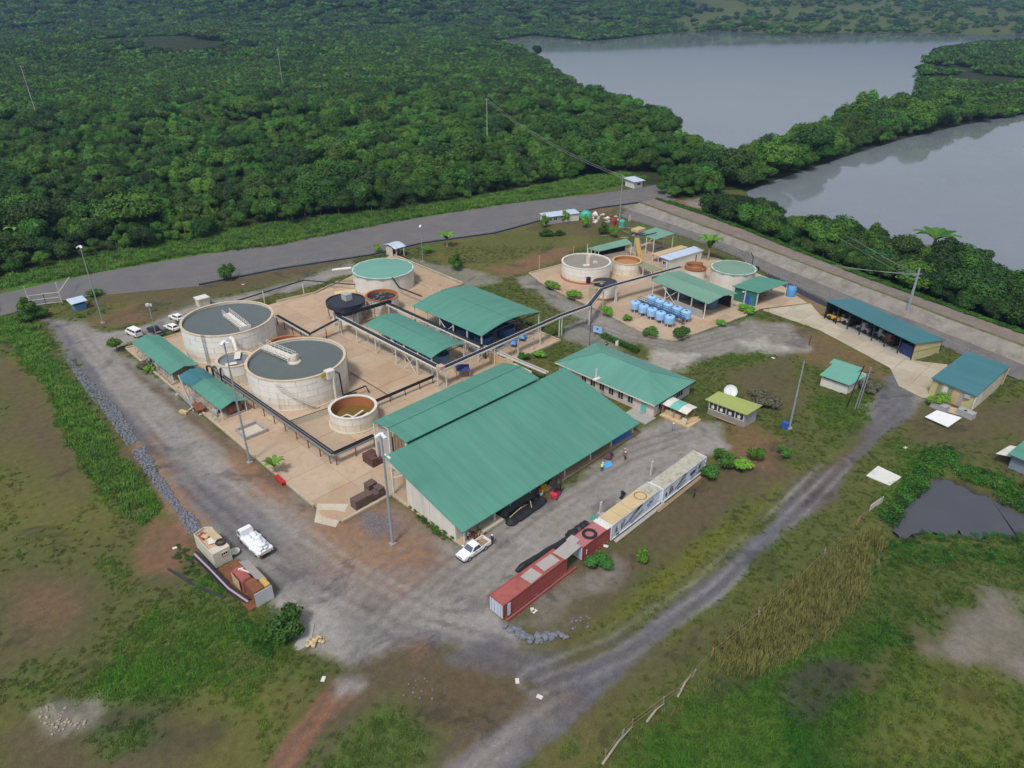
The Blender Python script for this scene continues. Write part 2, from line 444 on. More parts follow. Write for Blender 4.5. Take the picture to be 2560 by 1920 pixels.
EMB_O = np.array([(219.5, 146.3), (214.0, 123.6), (208, 104), (202, 89), (196.9, 74.1), (192.5, 63), (187.9, 47.0), (184.0, 33.4), (180.2, 18.6), (173.5, 0), (163, -30)])
EMB_OUT = EMB_O + (EMB_O - EMB_T) / np.linalg.norm(EMB_O - EMB_T, axis=1)[:, None] * 9
EH = 3.5
ROAD_T = [(0, 735), (260, 678), (470, 643), (700, 598), (830, 578), (1060, 543), (1300, 505), (1500, 484), (1600, 470), (1660, 458)]
ROAD_B = [(0, 790), (60, 775), (180, 745), (500, 715), (700, 675), (930, 640), (1060, 610), (1240, 585), (1350, 555), (1500, 522), (1640, 503), (1690, 500)]
FOREST_L = np.vstack([np.array([xy(G(p)) for p in [(-120, 720), (0, 698), (200, 652), (380, 622), (520, 594), (700, 562), (830, 541), (1000, 523), (1150, 503), (1300, 472), (1460, 442), (1560, 428), (1640, 430)]]),
                      poly(D, SHORE_L[::-1], 6), np.array([xy(G(p)) for p in [(1130, 60), (700, 52), (300, 55), (-300, 65), (-900, 150), (-1200, 500)]])])
DAM = np.vstack([poly(D, [(1432, 418), (1450, 428), (1520, 424), (1545, 428), (1560, 402), (1618, 410), (1680, 384), (1760, 357), (1830, 334), (1950, 297), (2080, 267), (2212, 243), (2500, 202)]),
                 poly(D, [(2600, 100), (2300, 92)] + SHORE_R[::-1], 6), poly(D, [(1560, 345), (1500, 365), (1440, 395)])])
RIGHTW = np.vstack([poly(D, [(1545, 440), (1535, 462), (1560, 476), (1770, 563), (1925, 622), (2080, 688), (2212, 728), (2400, 800)], 2), poly(D, [(2500, 720)] + SHORE_2[::-1] + [(1640, 432), (1600, 425)], 6)])

# ------------------------------------------------------------------ ground: one sheet to the horizon
def lines(lo, hi, step, out_lo, out_hi, k=1.12):
    a = list(np.arange(lo, hi + 1e-6, step))
    s = step; x = hi
    while x < out_hi: s *= k; x += s; a.append(x)
    s = step; x = lo; b = []
    while x > out_lo: s *= k; x -= s; b.append(x)
    return np.array(b[::-1] + a)
LUSH, OLV, DRY, BRN, RED_, GRY, BLG, PALE, MUD, FOR = ((.046, .130, .015), (.082, .098, .030), (.128, .122, .035), (.108, .080, .050), (.205, .110, .070), (.27, .255, .245), (.128, .127, .145), (.42, .40, .36), (.045, .04, .036), (.022, .036, .012))
YGR, DEEP, ORG = (.112, .124, .022), (.017, .072, .010), (.26, .165, .105)
g4 = crop(0, 1000, 1280, 1270.0); g6 = crop(1280, 1000, 1280, 1270.0)   # lower left and lower right quarters
ZONES = [  # colour, feather, opacity, outline
 (DRY, 9, .55, D, [(0, 760), (120, 770), (190, 900), (250, 1040), (300, 1180), (180, 1200), (0, 1120)]),
 (BRN, 9, .8, D, [(0, 790), (60, 800), (140, 900), (190, 1000), (170, 1060), (60, 1010), (0, 960)]),
 (LUSH, 3, .9, D, [(0, 690), (70, 684), (96, 730), (117, 771), (141, 798), (166, 837), (200, 880), (231, 923), (259, 983), (306, 1039), (341, 1101), (312, 1139), (275, 1120), (250, 1083), (212, 1039), (175, 998), (144, 942), (125, 883), (102, 835), (74, 810), (39, 748), (0, 745)]),
 (BRN, 3, .7, D, [(225, 1000), (245, 1000), (330, 1180), (345, 1230), (315, 1200), (270, 1110)]),
 (BRN, 6, .75, D, [(310, 1190), (360, 1130), (420, 1150), (440, 1230), (400, 1270), (330, 1260)]),
 (BRN, 10, .75, D, [(0, 1240), (110, 1220), (230, 1290), (200, 1390), (70, 1420), (0, 1460)]),
 (RED_, 6, .4, D, [(40, 1260), (120, 1250), (190, 1310), (120, 1390), (40, 1330)]),
 (LUSH, 9, .5, D, [(420, 1260), (540, 1310), (560, 1380), (450, 1470), (250, 1520), (180, 1490), (290, 1390), (380, 1330)]),
 (LUSH, 6, .65, D, [(180, 1480), (320, 1390), (470, 1390), (470, 1440), (330, 1500), (240, 1560)]),
 (BRN, 8, .85, D, [(0, 1600), (90, 1540), (280, 1540), (400, 1590), (420, 1659), (300, 1800), (0, 1800)]),
 (MUD, 5, .6, D, [(200, 1545), (300, 1540), (420, 1590), (340, 1640), (210, 1600)]),
 (LUSH, 4, .5, D, [(170, 1600), (300, 1570), (340, 1610), (200, 1650)]),
 (PALE, 2, .35, D, [(80, 1540), (130, 1510), (180, 1520), (215, 1500), (215, 1540), (170, 1580), (130, 1590)]),
 (LUSH, 6, .7, D, [(520, 1340), (610, 1350), (640, 1420), (600, 1450), (530, 1400)]),
 # lower middle
 (BRN, 6, .9, D, [(760, 1390), (900, 1370), (1020, 1420), (1220, 1500), (1130, 1590), (980, 1659), (560, 1800), (720, 1480)]),
 (LUSH, 6, .6, D, [(740, 1600), (830, 1520), (900, 1540), (950, 1600), (900, 1659), (860, 1740), (640, 1740)]),
 # big right field
 ((.036, .100, .013), 4, .85, g6, [(220, 913), (300, 830), (480, 690), (640, 660), (860, 500), (900, 400), (930, 350), (1270, 380), (1500, 400), (1500, 1200), (0, 1200)]),
 (DEEP, 4, .9, g6, [(690, 820), (820, 690), (870, 560), (900, 480), (950, 410), (1080, 390), (1200, 420), (1300, 400), (1300, 470), (1180, 470), (1170, 560), (1060, 570), (1040, 650), (940, 700), (900, 760), (960, 820), (900, 913), (860, 1000), (700, 1000)]),
 (DEEP, 4, .7, g6, [(1050, 760), (1130, 700), (1270, 760), (1400, 1000), (1200, 1000), (1180, 860)]),
 (YGR, 3, .85, g6, [(130, 610), (190, 560), (290, 480), (400, 390), (500, 310), (600, 250), (660, 200), (760, 140), (850, 90), (870, 105), (790, 160), (700, 225), (640, 295), (590, 340), (500, 425), (350, 532), (210, 612), (150, 618)]),
 (OLV, 3, .8, g6, [(300, 660), (380, 600), (600, 420), (700, 330), (800, 240), (860, 160), (940, 150), (920, 230), (820, 330), (700, 440), (560, 540), (480, 640), (340, 740), (240, 800)]),
 (BRN, 3, .5, g6, [(300, 640), (440, 560), (560, 540), (500, 610), (380, 700), (260, 760), (180, 800), (220, 720)]),
 (MUD, 2, .5, g6, [(480, 690), (560, 660), (640, 670), (560, 720), (480, 750)]),
 (DRY, 12, .7, D, [(1900, 1500), (2000, 1400), (2150, 1350), (2212, 1420), (2300, 1659), (1900, 1700), (1850, 1600)]),
 (OLV, 10, .8, D, [(1750, 1360), (1900, 1200), (2050, 1190), (2212, 1230), (2250, 1300), (2100, 1320)]),
 (BRN, 5, .8, D, [(1990, 1385), (2080, 1290), (2140, 1265), (2212, 1340), (2300, 1500), (2150, 1450), (2060, 1420)]),
 (GRY, 5, .5, D, [(2030, 1400), (2130, 1270), (2180, 1290), (2250, 1480), (2130, 1430)]),
 (BRN, 4, .6, D, [(1840, 1440), (1900, 1430), (1920, 1480), (1860, 1490)]),
 (MUD, 3, .7, D, [(1690, 1480), (1760, 1440), (1850, 1440), (1830, 1500), (1780, 1540), (1700, 1520)]),
 (LUSH, 4, .6, D, [(1950, 960), (2040, 950), (2060, 1010), (1970, 1060), (1900, 1120)]),
 (DRY, 5, .7, D, [(1560, 1400), (1700, 1250), (1900, 1130), (1880, 1190), (1720, 1370), (1570, 1440)]),
 (OLV, 5, .8, D, [(1320, 1540), (1480, 1420), (1640, 1270), (1800, 1130), (1870, 1080), (1850, 1130), (1560, 1400), (1350, 1600)]),
 # right strip by the containers
 (BRN, 5, .9, D, [(1100, 1340), (1300, 1180), (1520, 1020), (1600, 1000), (1650, 950), (1760, 940), (1700, 1010), (1520, 1150), (1330, 1300), (1200, 1390)]),
 (GRY, 4, .5, D, [(1100, 1350), (1240, 1250), (1330, 1200), (1380, 1210), (1250, 1310), (1180, 1390)]),
 # paddock on the right behind the office
 (OLV, 5, .9, D, [(1460, 790), (1540, 760), (1650, 750), (1720, 760), (1760, 820), (1900, 830), (1910, 890), (1850, 950), (1740, 960), (1640, 900), (1540, 850)]),
 (BRN, 6, .65, D, [(1560, 800), (1700, 770), (1740, 830), (1700, 890), (1600, 860)]),
 (LUSH, 4, .45, D, [(1780, 860), (1880, 850), (1910, 890), (1850, 940), (1770, 920)]),
 (LUSH, 3, .35, D, [(1490, 780), (1600, 755), (1680, 750), (1650, 780), (1540, 800)]),
 (RED_, 4, .6, D, [(1560, 900), (1640, 915), (1700, 940), (1740, 930), (1690, 990), (1620, 1000), (1560, 960)]),
 (ORG, 2.5, .75, g6, [(640, -300), (720, -290), (800, -240), (860, -190), (880, -160), (770, -185), (700, -200), (650, -250)]),
 (RED_, 4, .5, D, [(1700, 700), (1790, 720), (1870, 780), (1930, 820), (1935, 830), (1800, 800), (1760, 790), (1700, 750)]),
 (GRY, 3, .8, D, [(1480, 790), (1450, 770), (1330, 720), (1240, 690), (1110, 600), (1140, 595), (1310, 690), (1480, 735), (1620, 690), (1700, 700), (1760, 760), (1640, 760), (1540, 770)]),
 (GRY, 3, .7, D, [(1200, 730), (1290, 660), (1330, 680), (1330, 760), (1450, 790), (1450, 830), (1300, 760)]),
 (PALE, 3, .7, D, [(1400, 770), (1430, 755), (1500, 770), (1470, 800), (1420, 800)]),
 (PALE, 3, .75, D, [(1600, 740), (1650, 730), (1690, 750), (1640, 760)]),
 (BRN, 6, .75, D, [(1960, 900), (2030, 870), (2212, 860), (2350, 900), (2350, 1060), (2150, 1000), (2050, 960), (1960, 960)]),
 (OLV, 6, .7, D, [(2050, 950), (2180, 930), (2300, 960), (2300, 1060), (2100, 1020)]),
 # yard of dust and gravel
 (GRY, 2.5, .97, D, [(95, 690), (180, 690), (230, 720), (330, 700), (420, 640), (500, 640), (560, 625), (700, 580), (760, 560), (770, 590), (640, 625), (500, 660), (400, 690), (320, 725), (258, 752),
                     (350, 822), (440, 897), (540, 975), (690, 1092), (740, 1130), (840, 1090), (990, 1170), (1160, 1100), (1400, 930), (1440, 905), (1560, 910), (1560, 960), (1500, 990), (1180, 1200), (1060, 1310),
                     (1100, 1350), (1160, 1400), (1060, 1410), (900, 1380), (760, 1450), (690, 1420), (640, 1390), (600, 1330), (580, 1270), (500, 1180), (420, 1140), (350, 1040), (290, 950), (200, 830), (140, 750)]),
 (BLG, 5, .75, D, [(100, 690), (150, 750), (240, 850), (330, 940), (470, 1050), (560, 1110), (640, 1190), (560, 1200), (450, 1120), (350, 1030), (260, 900), (160, 770)]),
 (BLG, 5, .6, D, [(640, 1180), (720, 1230), (760, 1330), (900, 1360), (1050, 1390), (1200, 1430), (1100, 1450), (900, 1400), (740, 1390), (640, 1280)]),
 (PALE, 6, .45, D, [(610, 1290), (700, 1260), (760, 1300), (740, 1400), (660, 1400), (630, 1340)]),
 (RED_, 5, .75, D, [(390, 880), (460, 900), (620, 1040), (720, 1110), (830, 1080), (980, 1150), (930, 1200), (800, 1190), (700, 1170), (560, 1060), (450, 970)]),
 (RED_, 8, .5, D, [(640, 1200), (760, 1150), (950, 1190), (940, 1260), (880, 1300), (780, 1290), (690, 1240)]),
 (RED_, 3, .5, D, [(280, 945), (340, 960), (380, 1010), (410, 1090), (380, 1080), (340, 1020), (300, 980)]),
 (RED_, 2, .8, D, [(265, 940), (300, 985), (370, 1080), (430, 1145), (415, 1150), (350, 1075), (275, 970)]),
 (BRN, 2.5, .8, D, [(100, 745), (160, 830), (270, 960), (300, 1000), (285, 1005), (210, 910), (130, 800)]),
 (BLG, 2, .6, D, [(775, 1110), (850, 1110), (860, 1150), (800, 1165)]),
 (PALE, 3, .35, D, [(440, 985), (490, 985), (500, 1005), (460, 1010)]),
 (BRN, 4, .75, D, [(230, 680), (330, 655), (480, 620), (640, 585), (760, 545), (750, 565), (620, 610), (480, 640), (380, 670), (300, 695), (230, 700)]),
 (OLV, 3, .7, D, [(330, 670), (480, 630), (640, 600), (760, 560), (760, 570), (620, 612), (440, 655)]),
 (BRN, 3, .7, D, [(190, 660), (300, 645), (440, 630), (600, 595), (750, 555), (740, 545), (560, 580), (400, 610), (240, 640)]),
 (RED_, 3, .5, D, [(175, 690), (290, 660), (310, 690), (250, 712), (180, 705)]),
 # field with the palms, back of the plant
 (DRY, 4, .85, D, [(900, 545), (960, 520), (1130, 480), (1250, 490), (1290, 520), (1230, 545), (1150, 570), (1060, 590), (980, 580)]),
 (OLV, 5, .7, D, [(950, 540), (1100, 500), (1220, 510), (1200, 545), (1080, 570), (980, 570)]),
 (RED_, 4, .75, D, [(1050, 580), (1130, 560), (1210, 535), (1240, 530), (1210, 560), (1130, 590), (1080, 600)]),
 (OLV, 2, .8, D, [(1070, 610), (1130, 640), (1250, 690), (1230, 700), (1130, 655), (1060, 620)]),
 (GRY, 3, .6, D, [(890, 560), (960, 600), (1000, 620), (1100, 610), (1010, 580), (930, 570)]),
 (BRN, 3, .6, D, [(1150, 485), (1250, 470), (1340, 475), (1340, 510), (1250, 510)]),
 # right-hand dirt road
 (GRY, 2.5, .85, D, [(1870, 890), (1905, 840), (1950, 790), (2010, 800), (1990, 860), (1950, 900), (1900, 930)]),
 (BRN, 1.2, .75, g6, [(130, 700), (200, 650), (350, 545), (500, 435), (590, 350), (640, 305), (700, 235), (720, 245), (620, 345), (510, 450), (370, 560), (230, 665), (160, 720)]),
 (BLG, 1.3, 1, g6, [(925, -60), (1010, -60), (985, 40), (920, 100), (850, 155), (790, 240), (690, 320), (600, 405), (500, 495), (380, 590), (300, 655), (220, 720), (140, 790), (70, 860), (0, 920), (-90, 1010), (-260, 1100), (-200, 960), (-60, 830), (40, 760), (60, 700), (-40, 690), (-180, 640), (-60, 600), (60, 625), (130, 690), (200, 642), (350, 540), (500, 430), (590, 345), (640, 298), (700, 230), (790, 163), (865, 105)]),
 (GRY, 2.5, .7, g6, [(60, 740), (110, 720), (60, 800), (0, 870), (-60, 930), (-230, 1080), (-160, 930), (-40, 820)]),
 (BRN, 3, .35, g6, [(760, 150), (880, 60), (960, 40), (900, 100), (830, 160), (770, 240), (700, 280)]),
 (RED_, 1.0, 1, g4, [(650, 960), (690, 890), (720, 835), (785, 750), (828, 695), (870, 700), (890, 730), (800, 800), (755, 860), (720, 930), (700, 1000), (620, 1000)]),
 (GRY, 1.5, .85, g4, [(830, 700), (850, 680), (900, 680), (920, 705), (890, 730), (840, 735)]),
 (RED_, 2, .7, g4, [(1010, 610), (1060, 600), (1075, 620), (1040, 640)]),
 (MUD, 3, .35, g4, [(880, 500), (950, 490), (960, 520), (900, 530)]),
 (ORG, 2.5, .8, g4, [(330, 80), (390, 85), (400, 130), (430, 220), (480, 300), (500, 310), (470, 330), (420, 250), (370, 140), (320, 110)]),
 (BRN, 1.5, .8, D, [(255, 765), (350, 835), (440, 905), (540, 985), (640, 1062), (600, 1060), (520, 1005), (420, 930), (330, 850), (270, 800)]),
 (BRN, 1.2, .9, D, [(100, 735), (125, 775), (150, 800), (175, 837), (210, 885), (240, 925), (275, 985), (255, 985), (225, 920), (190, 870), (160, 830), (120, 780)]),
 (BLG, 2, .85, D, [(100, 690), (140, 740), (200, 840), (250, 900), (300, 960), (330, 980), (330, 960), (290, 900), (230, 830), (175, 750), (140, 700)]),
 (ORG, 3, .75, g4, [(450, 40), (520, 70), (600, 140), (640, 200), (760, 260), (830, 300), (960, 360), (1050, 330), (1030, 380), (900, 420), (800, 360), (740, 290), (660, 240), (600, 200), (540, 120), (470, 80)]),
 (RED_, 2, .75, g4, [(330, 340), (380, 300), (440, 310), (470, 360), (430, 430), (360, 430), (320, 390)]),
 (BRN, 4, .35, D, [(1740, 1040), (1830, 950), (1890, 930), (1860, 990), (1760, 1090)]),
 (BRN, 5, .6, D, [(950, 1440), (1080, 1420), (1130, 1440), (1200, 1500), (1120, 1550), (1000, 1580), (900, 1520)]),
 # verge in front of the forest, junction
 (LUSH, 3, .95, D, [(0, 610), (200, 560), (400, 520), (700, 480), (900, 455), (1120, 420), (1250, 395), (1340, 375), (1340, 400), (1250, 420), (1100, 445), (900, 475), (720, 515), (600, 540), (400, 560), (200, 600), (0, 640)]),
 (RED_, 3, .7, D, [(1250, 455), (1330, 430), (1440, 395), (1450, 405), (1500, 450), (1440, 440), (1340, 450), (1280, 462)]),
 (GRY, 2, .6, D, [(1340, 440), (1380, 430), (1395, 445), (1350, 465)]),
 (RED_, 4, .35, D, [(1430, 400), (1470, 430), (1600, 470), (1540, 460), (1450, 430)]),
 (GRY, 3, .8, D, [(1480, 435), (1530, 425), (1560, 432), (1530, 448), (1490, 446)]),
]
def FIELD(x, y):
    A, B = (x - y) * _q, (x + y) * _q; d = np.hypot(A, B); k = np.clip((np.arctan2(A, B) - R(-3)) / R(6), 0, 1) * np.clip((d - 1350) / 250, 0, 1)
    return k * np.clip((fbm(x, y, 420, 61) - .38) * 7, 0, 1)
RUTS = [((.085, .08, .09), .45, .6, D, [(160, 720), (300, 900), (420, 1040), (560, 1160), (700, 1270), (860, 1350), (1060, 1400), (1180, 1440)]), ((.34, .32, .30), .5, .5, D, [(180, 740), (330, 890), (480, 1030), (620, 1140), (760, 1240), (940, 1330)]),
        ((.09, .085, .095), .4, .6, D, [(1200, 1440), (1380, 1360), (1540, 1240), (1700, 1090), (1820, 980), (1920, 880)]), ((.25, .245, .25), .4, .6, D, [(1160, 1470), (1340, 1400), (1530, 1270), (1690, 1120), (1810, 1000)]), ((.09, .08, .085), .45, .5, D, [(1000, 1640), (1120, 1540), (1230, 1480), (1400, 1380)]),
        ((.11, .10, .095), .45, .5, D, [(780, 1440), (860, 1330), (980, 1230), (1150, 1100), (1350, 980), (1500, 930)]), ((.13, .12, .115), .45, .4, D, [(720, 1380), (840, 1240), (900, 1200), (1010, 1240), (1080, 1180)]), ((.30, .28, .26), .4, .45, D, [(1040, 1290), (1200, 1150), (1400, 1010), (1530, 950)]),
        ((.10, .08, .065), .4, .6, D, [(640, 1659), (720, 1540), (780, 1460), (900, 1400)]), ((.12, .11, .105), .4, .5, D, [(1240, 690), (1360, 730), (1480, 750), (1620, 710), (1740, 720), (1900, 840), (1930, 880)]), ((.12, .105, .1), .4, .4, D, [(230, 710), (420, 650), (560, 620)])]
HILLS = [(G((870, 66)), 105, 190), (G((620, 50)), 75, 300), (G((160, 62)), 60, 260), (G((1300, 46)), 45, 350), (G((1750, 40)), 35, 500), (G((2350, 30)), 60, 700), (G((330, 130)), 14, 120), (G((760, 120)), 12, 110)]
def relief(x, y):
    x, y = np.atleast_1d(np.asarray(x, float)), np.atleast_1d(np.asarray(y, float)); z = 0
    for c, h, w in HILLS: z = z + h * np.exp(-((x - c.x) ** 2 + (y - c.y) ** 2) / (2 * w * w))
    far = np.hypot(x, y) > 450; k = np.zeros(np.shape(x)); k[far] = np.clip((-sdist(LAKE1, np.asarray(x)[far], np.asarray(y)[far]) - 25) / 380, 0, 1) * np.clip((np.hypot(x, y)[far] - 450) / 300, 0, 1)
    return z * k
def build_ground():
    # built along and across the view so that the close half metres lie where the yard is
    a = lines(-125, 125, .55, -9000, 9000, 1.16)
    b = lines(34, 260, .55, -60, 11000, 1.075)
    A, B = np.meshgrid(a, b)
    X, Y = (A + B) * _q, (B - A) * _q
    sh = X.shape
    x, y = X.ravel(), Y.ravel()
    col = np.empty((x.size, 3)); col[:] = OLV
    n1 = fbm(x, y, 14, 3); n2 = fbm(x, y, 3.2, 9); n3 = fbm(x, y, 45, 21)
    mixc = lambda c, k: col.__setitem__(slice(None), col * (1 - k[:, None]) + np.array(c) * k[:, None])
    mixc(DRY, np.clip((n1 - .45) * 4, 0, 1) * .6)
    mixc(BRN, np.clip((n3 - .55) * 5, 0, 1) * .35)
    mixc(LUSH, np.clip((n2 - .52) * 5, 0, 1) * .45)
    far = np.hypot(x, y) > 300
    mixc(FOR, far.astype(float) * .9)
    mixc((.085, .115, .035), FIELD(x, y) * .9)
    wob = (n1 - .5) * 2.0 + (n2 - .5) * 1.2
    def paint(c, fe, op, P):
        lo, hi = P.min(0) - fe - 3, P.max(0) + fe + 3
        s = np.nonzero((x > lo[0]) & (x < hi[0]) & (y > lo[1]) & (y < hi[1]))[0]
        if not len(s): return
        d = sdist(P, x[s], y[s]) + wob[s] * min(fe, 4) * .9
        k = np.clip(d / fe + .5, 0, 1); k = k * k * (3 - 2 * k) * op * np.clip(.9 + (n2[s] - .45) * .7, 0, 1.0 / op)
        k = np.clip(k, 0, 1)[:, None]
        col[s] = col[s] * (1 - k) + np.array(c) * k
    for c, fe, op, f, pts in ZONES: paint(c, fe, op, poly(f, pts))
    for c, w, op, f, pts in RUTS:
        L = poly(f, pts); lo, hi = L.min(0) - 4, L.max(0) + 4
        s = np.nonzero((x > lo[0]) & (x < hi[0]) & (y > lo[1]) & (y < hi[1]))[0]
        d = sdist(L, x[s] + (n1[s] - .5) * 1.2, y[s], False)
        for o in (.0, 1.9):
            k = np.clip(1.3 - np.abs(d - o) / w, 0, 1) * op * np.clip((n1[s] - .25) * 2.6, 0, 1)
            col[s] = col[s] * (1 - k[:, None]) + np.array(c) * k[:, None]
    for P in (FOREST_L, DAM, RIGHTW): paint(FOR, 6, .95, P)
    for P in (LAKE1, LAKE2, POND): paint(MUD, 3, .9, P)
    z = (fbm(x, y, 5, 31) - .5) * .12
    g = np.clip((col[:, 1] - np.maximum(col[:, 0], col[:, 2])) * 14, 0, 1)
    z = z + g * (fbm(x, y, 2.2, 41) - .35) * .35 * (np.hypot(x, y) < 330)
    z = np.where(np.hypot(x, y) > 300, z - .3, z)
    z = np.minimum(z, .06 + g * .4) + relief(x, y)
    for P in (LAKE1, LAKE2, POND):
        z = np.where(inside(P, x, y), -.6, z)
    ob = inside(np.vstack([EMB_B, EMB_OUT[::-1]]), x, y); z = np.where(ob, -.5, z)
    for P in PADS + [ROADP]: z = np.where(inside(np.array(P), x, y), np.minimum(z, -.02), z)
    co = np.stack([x, y, z], 1)
    h, w = sh
    i = np.arange(h * w).reshape(sh)
    f = np.stack([i[:-1, :-1], i[:-1, 1:], i[1:, 1:], i[1:, :-1]], -1).reshape(-1, 4)
    me = bpy.data.meshes.new('ground')
    me.vertices.add(len(co)); me.vertices.foreach_set('co', co.ravel())
    me.loops.add(f.size); me.loops.foreach_set('vertex_index', f[:, ::-1].ravel() if False else f.ravel())
    me.polygons.add(len(f)); me.polygons.foreach_set('loop_start', np.arange(0, f.size, 4)); me.polygons.foreach_set('loop_total', np.full(len(f), 4))
    me.polygons.foreach_set('use_smooth', np.ones(len(f), bool))
    me.update(calc_edges=True)
    at = me.color_attributes.new('soil', 'FLOAT_COLOR', 'POINT')
    at.data.foreach_set('color', np.concatenate([col, g[:, None]], 1).ravel())
    m, nt, bs = nodes_of('ground_soil')
    v = N(nt, 'ShaderNodeVertexColor', layer_name='soil'); p = pos(nt)
    c = v.outputs[0]
    k1 = noise(nt, .9, 6, p, .62); k2 = noise(nt, 5.5, 4, p, .7); k3 = noise(nt, .16, 5, p, .6, .8)
    c = mix(nt, 1, c, ramp(nt, k1, .25, .78, (.75,) * 3, (1.25,) * 3), 'MULTIPLY')
    c = mix(nt, 1, c, ramp(nt, k2, .2, .8, (.70,) * 3, (1.30,) * 3), 'MULTIPLY')
    c = mix(nt, ramp(nt, k3, .45, .68, (0,) * 3, (.4,) * 3), c, mix(nt, 1, c, (1.08, .97, .86), 'MULTIPLY'))
    gm = N(nt, 'ShaderNodeMath', operation='MULTIPLY'); nt.links.new(v.outputs[1], gm.inputs[0])
    nt.links.new(ramp(nt, noise(nt, 1.7, 6, p, .75), .36, .66), gm.inputs[1])
    c = mix(nt, gm.outputs[0], c, mix(nt, 1, c, (1.5, 1.3, 1.2), 'MULTIPLY'))
    k4 = noise(nt, 15, 3, p, .7); c = mix(nt, 1, c, ramp(nt, k4, .25, .8, (.78,) * 3, (1.22,) * 3), 'MULTIPLY')
    pk = noise(nt, 9.0, 2, p); c = mix(nt, ramp(nt, pk, .70, .76, (0,) * 3, (.35,) * 3), c, (.42, .4, .37))
    nt.links.new(c, bs.inputs['Base Color']); wet = N(nt, 'ShaderNodeMath', operation='MULTIPLY'); nt.links.new(ramp(nt, noise(nt, .11, 6, p, .65, .6), .56, .63), wet.inputs[0]); inv = N(nt, 'ShaderNodeMath', operation='SUBTRACT'); inv.inputs[0].default_value = 1.0; nt.links.new(gm.inputs[0].links[0].from_socket, inv.inputs[1]); inv.use_clamp = True; nt.links.new(inv.outputs[0], wet.inputs[1])
    c = mix(nt, wet.outputs[0], c, mix(nt, 1, c, (.66, .66, .70), 'MULTIPLY')); nt.links.new(c, bs.inputs['Base Color'])
    rr_ = N(nt, 'ShaderNodeMapRange'); rr_.inputs['To Min'].default_value = .92; rr_.inputs['To Max'].default_value = .38; nt.links.new(wet.outputs[0], rr_.inputs[0]); nt.links.new(rr_.outputs[0], bs.inputs['Roughness']); bs.inputs['Specular IOR Level'].default_value = .2
    bn = N(nt, 'ShaderNodeBump'); bn.inputs['Strength'].default_value = .5; bn.inputs['Distance'].default_value = .12
    nt.links.new(k2, bn.inputs['Height']); nt.links.new(bn.outputs[0], bs.inputs['Normal'])
    me.materials.append(m)
    o = bpy.data.objects.new('ground', me); COL.objects.link(o); o['kind'] = 'structure'
    return x, y, z, col, g
PAD_L = [(40, 161.3), (40, 82.9), (39.5, 80.2), (41, 77), (50, 77), (50, 60.2), (91, 60.2), (91.4, 96), (111, 95.6), (111, 168), (87, 160.2), (77, 162)]
PAD_U = [(138, 131), (150, 129.3), (168, 126), (186, 124), (187, 100), (182, 80), (172.5, 66), (160.7, 72.6), (153.8, 73.1), (129.7, 77.4), (127.7, 82.7), (131.3, 100), (133.1, 114.2), (135, 124.1)]
APRON = [(160.4, 72.2), (158.8, 56.5), (150.8, 37.7), (143.9, 33.5), (142.2, 28.6), (143, 27), (161, 29.5), (158, 35.2), (167.4, 60.2), (173.0, 65.4)]
PADS = [PAD_L, PAD_U, APRON]
ROADP = [xy(G(p)) for p in ROAD_T] + [xy(G(p)) for p in ROAD_B[::-1]]
gx, gy, gz, gcol, ggrass = build_ground()
def clip(P, ax, v, keep_less):
    o = []
    for k in range(len(P)):
        a, b = P[k], P[(k + 1) % len(P)]; ia, ib = ((a[ax] <= v) == keep_less), ((b[ax] <= v) == keep_less)
        if ia: o.append(a)
        if ia != ib:
            t = (v - a[ax]) / (b[ax] - a[ax]); o.append((a[0] + (b[0] - a[0]) * t, a[1] + (b[1] - a[1]) * t))
    return o
def slabs(name, P, top, step, mat, x0=0.0, y0=0.0, gap=.05):
    base = structure(name, MB().prism(P, -.3, top - .06), M('joint_dirt', (.17, .13, .09), .95, .2, 1))
    P = [tuple(p) for p in P]
    xs, ys = [p[0] for p in P], [p[1] for p in P]
    r = random.Random(5)
    for i in range(int((min(xs) - x0) // step), int((max(xs) - x0) // step) + 1):
        for j in range(int((min(ys) - y0) // step), int((max(ys) - y0) // step) + 1):
            Q = P
            for ax, v, less in ((0, x0 + i * step + gap / 2, False), (0, x0 + (i + 1) * step - gap / 2, True), (1, y0 + j * step + gap / 2, False), (1, y0 + (j + 1) * step - gap / 2, True)):
                if len(Q) >= 3: Q = clip(Q, ax, v, less)
            if len(Q) < 3: continue
            ar = abs(sum(Q[k][0] * Q[(k + 1) % len(Q)][1] - Q[(k + 1) % len(Q)][0] * Q[k][1] for k in range(len(Q)))) / 2
            if ar < .6: continue
            part('slab', MB().prism(Q, top - .1, top + r.uniform(-.012, .012)), mat, base)
    return base
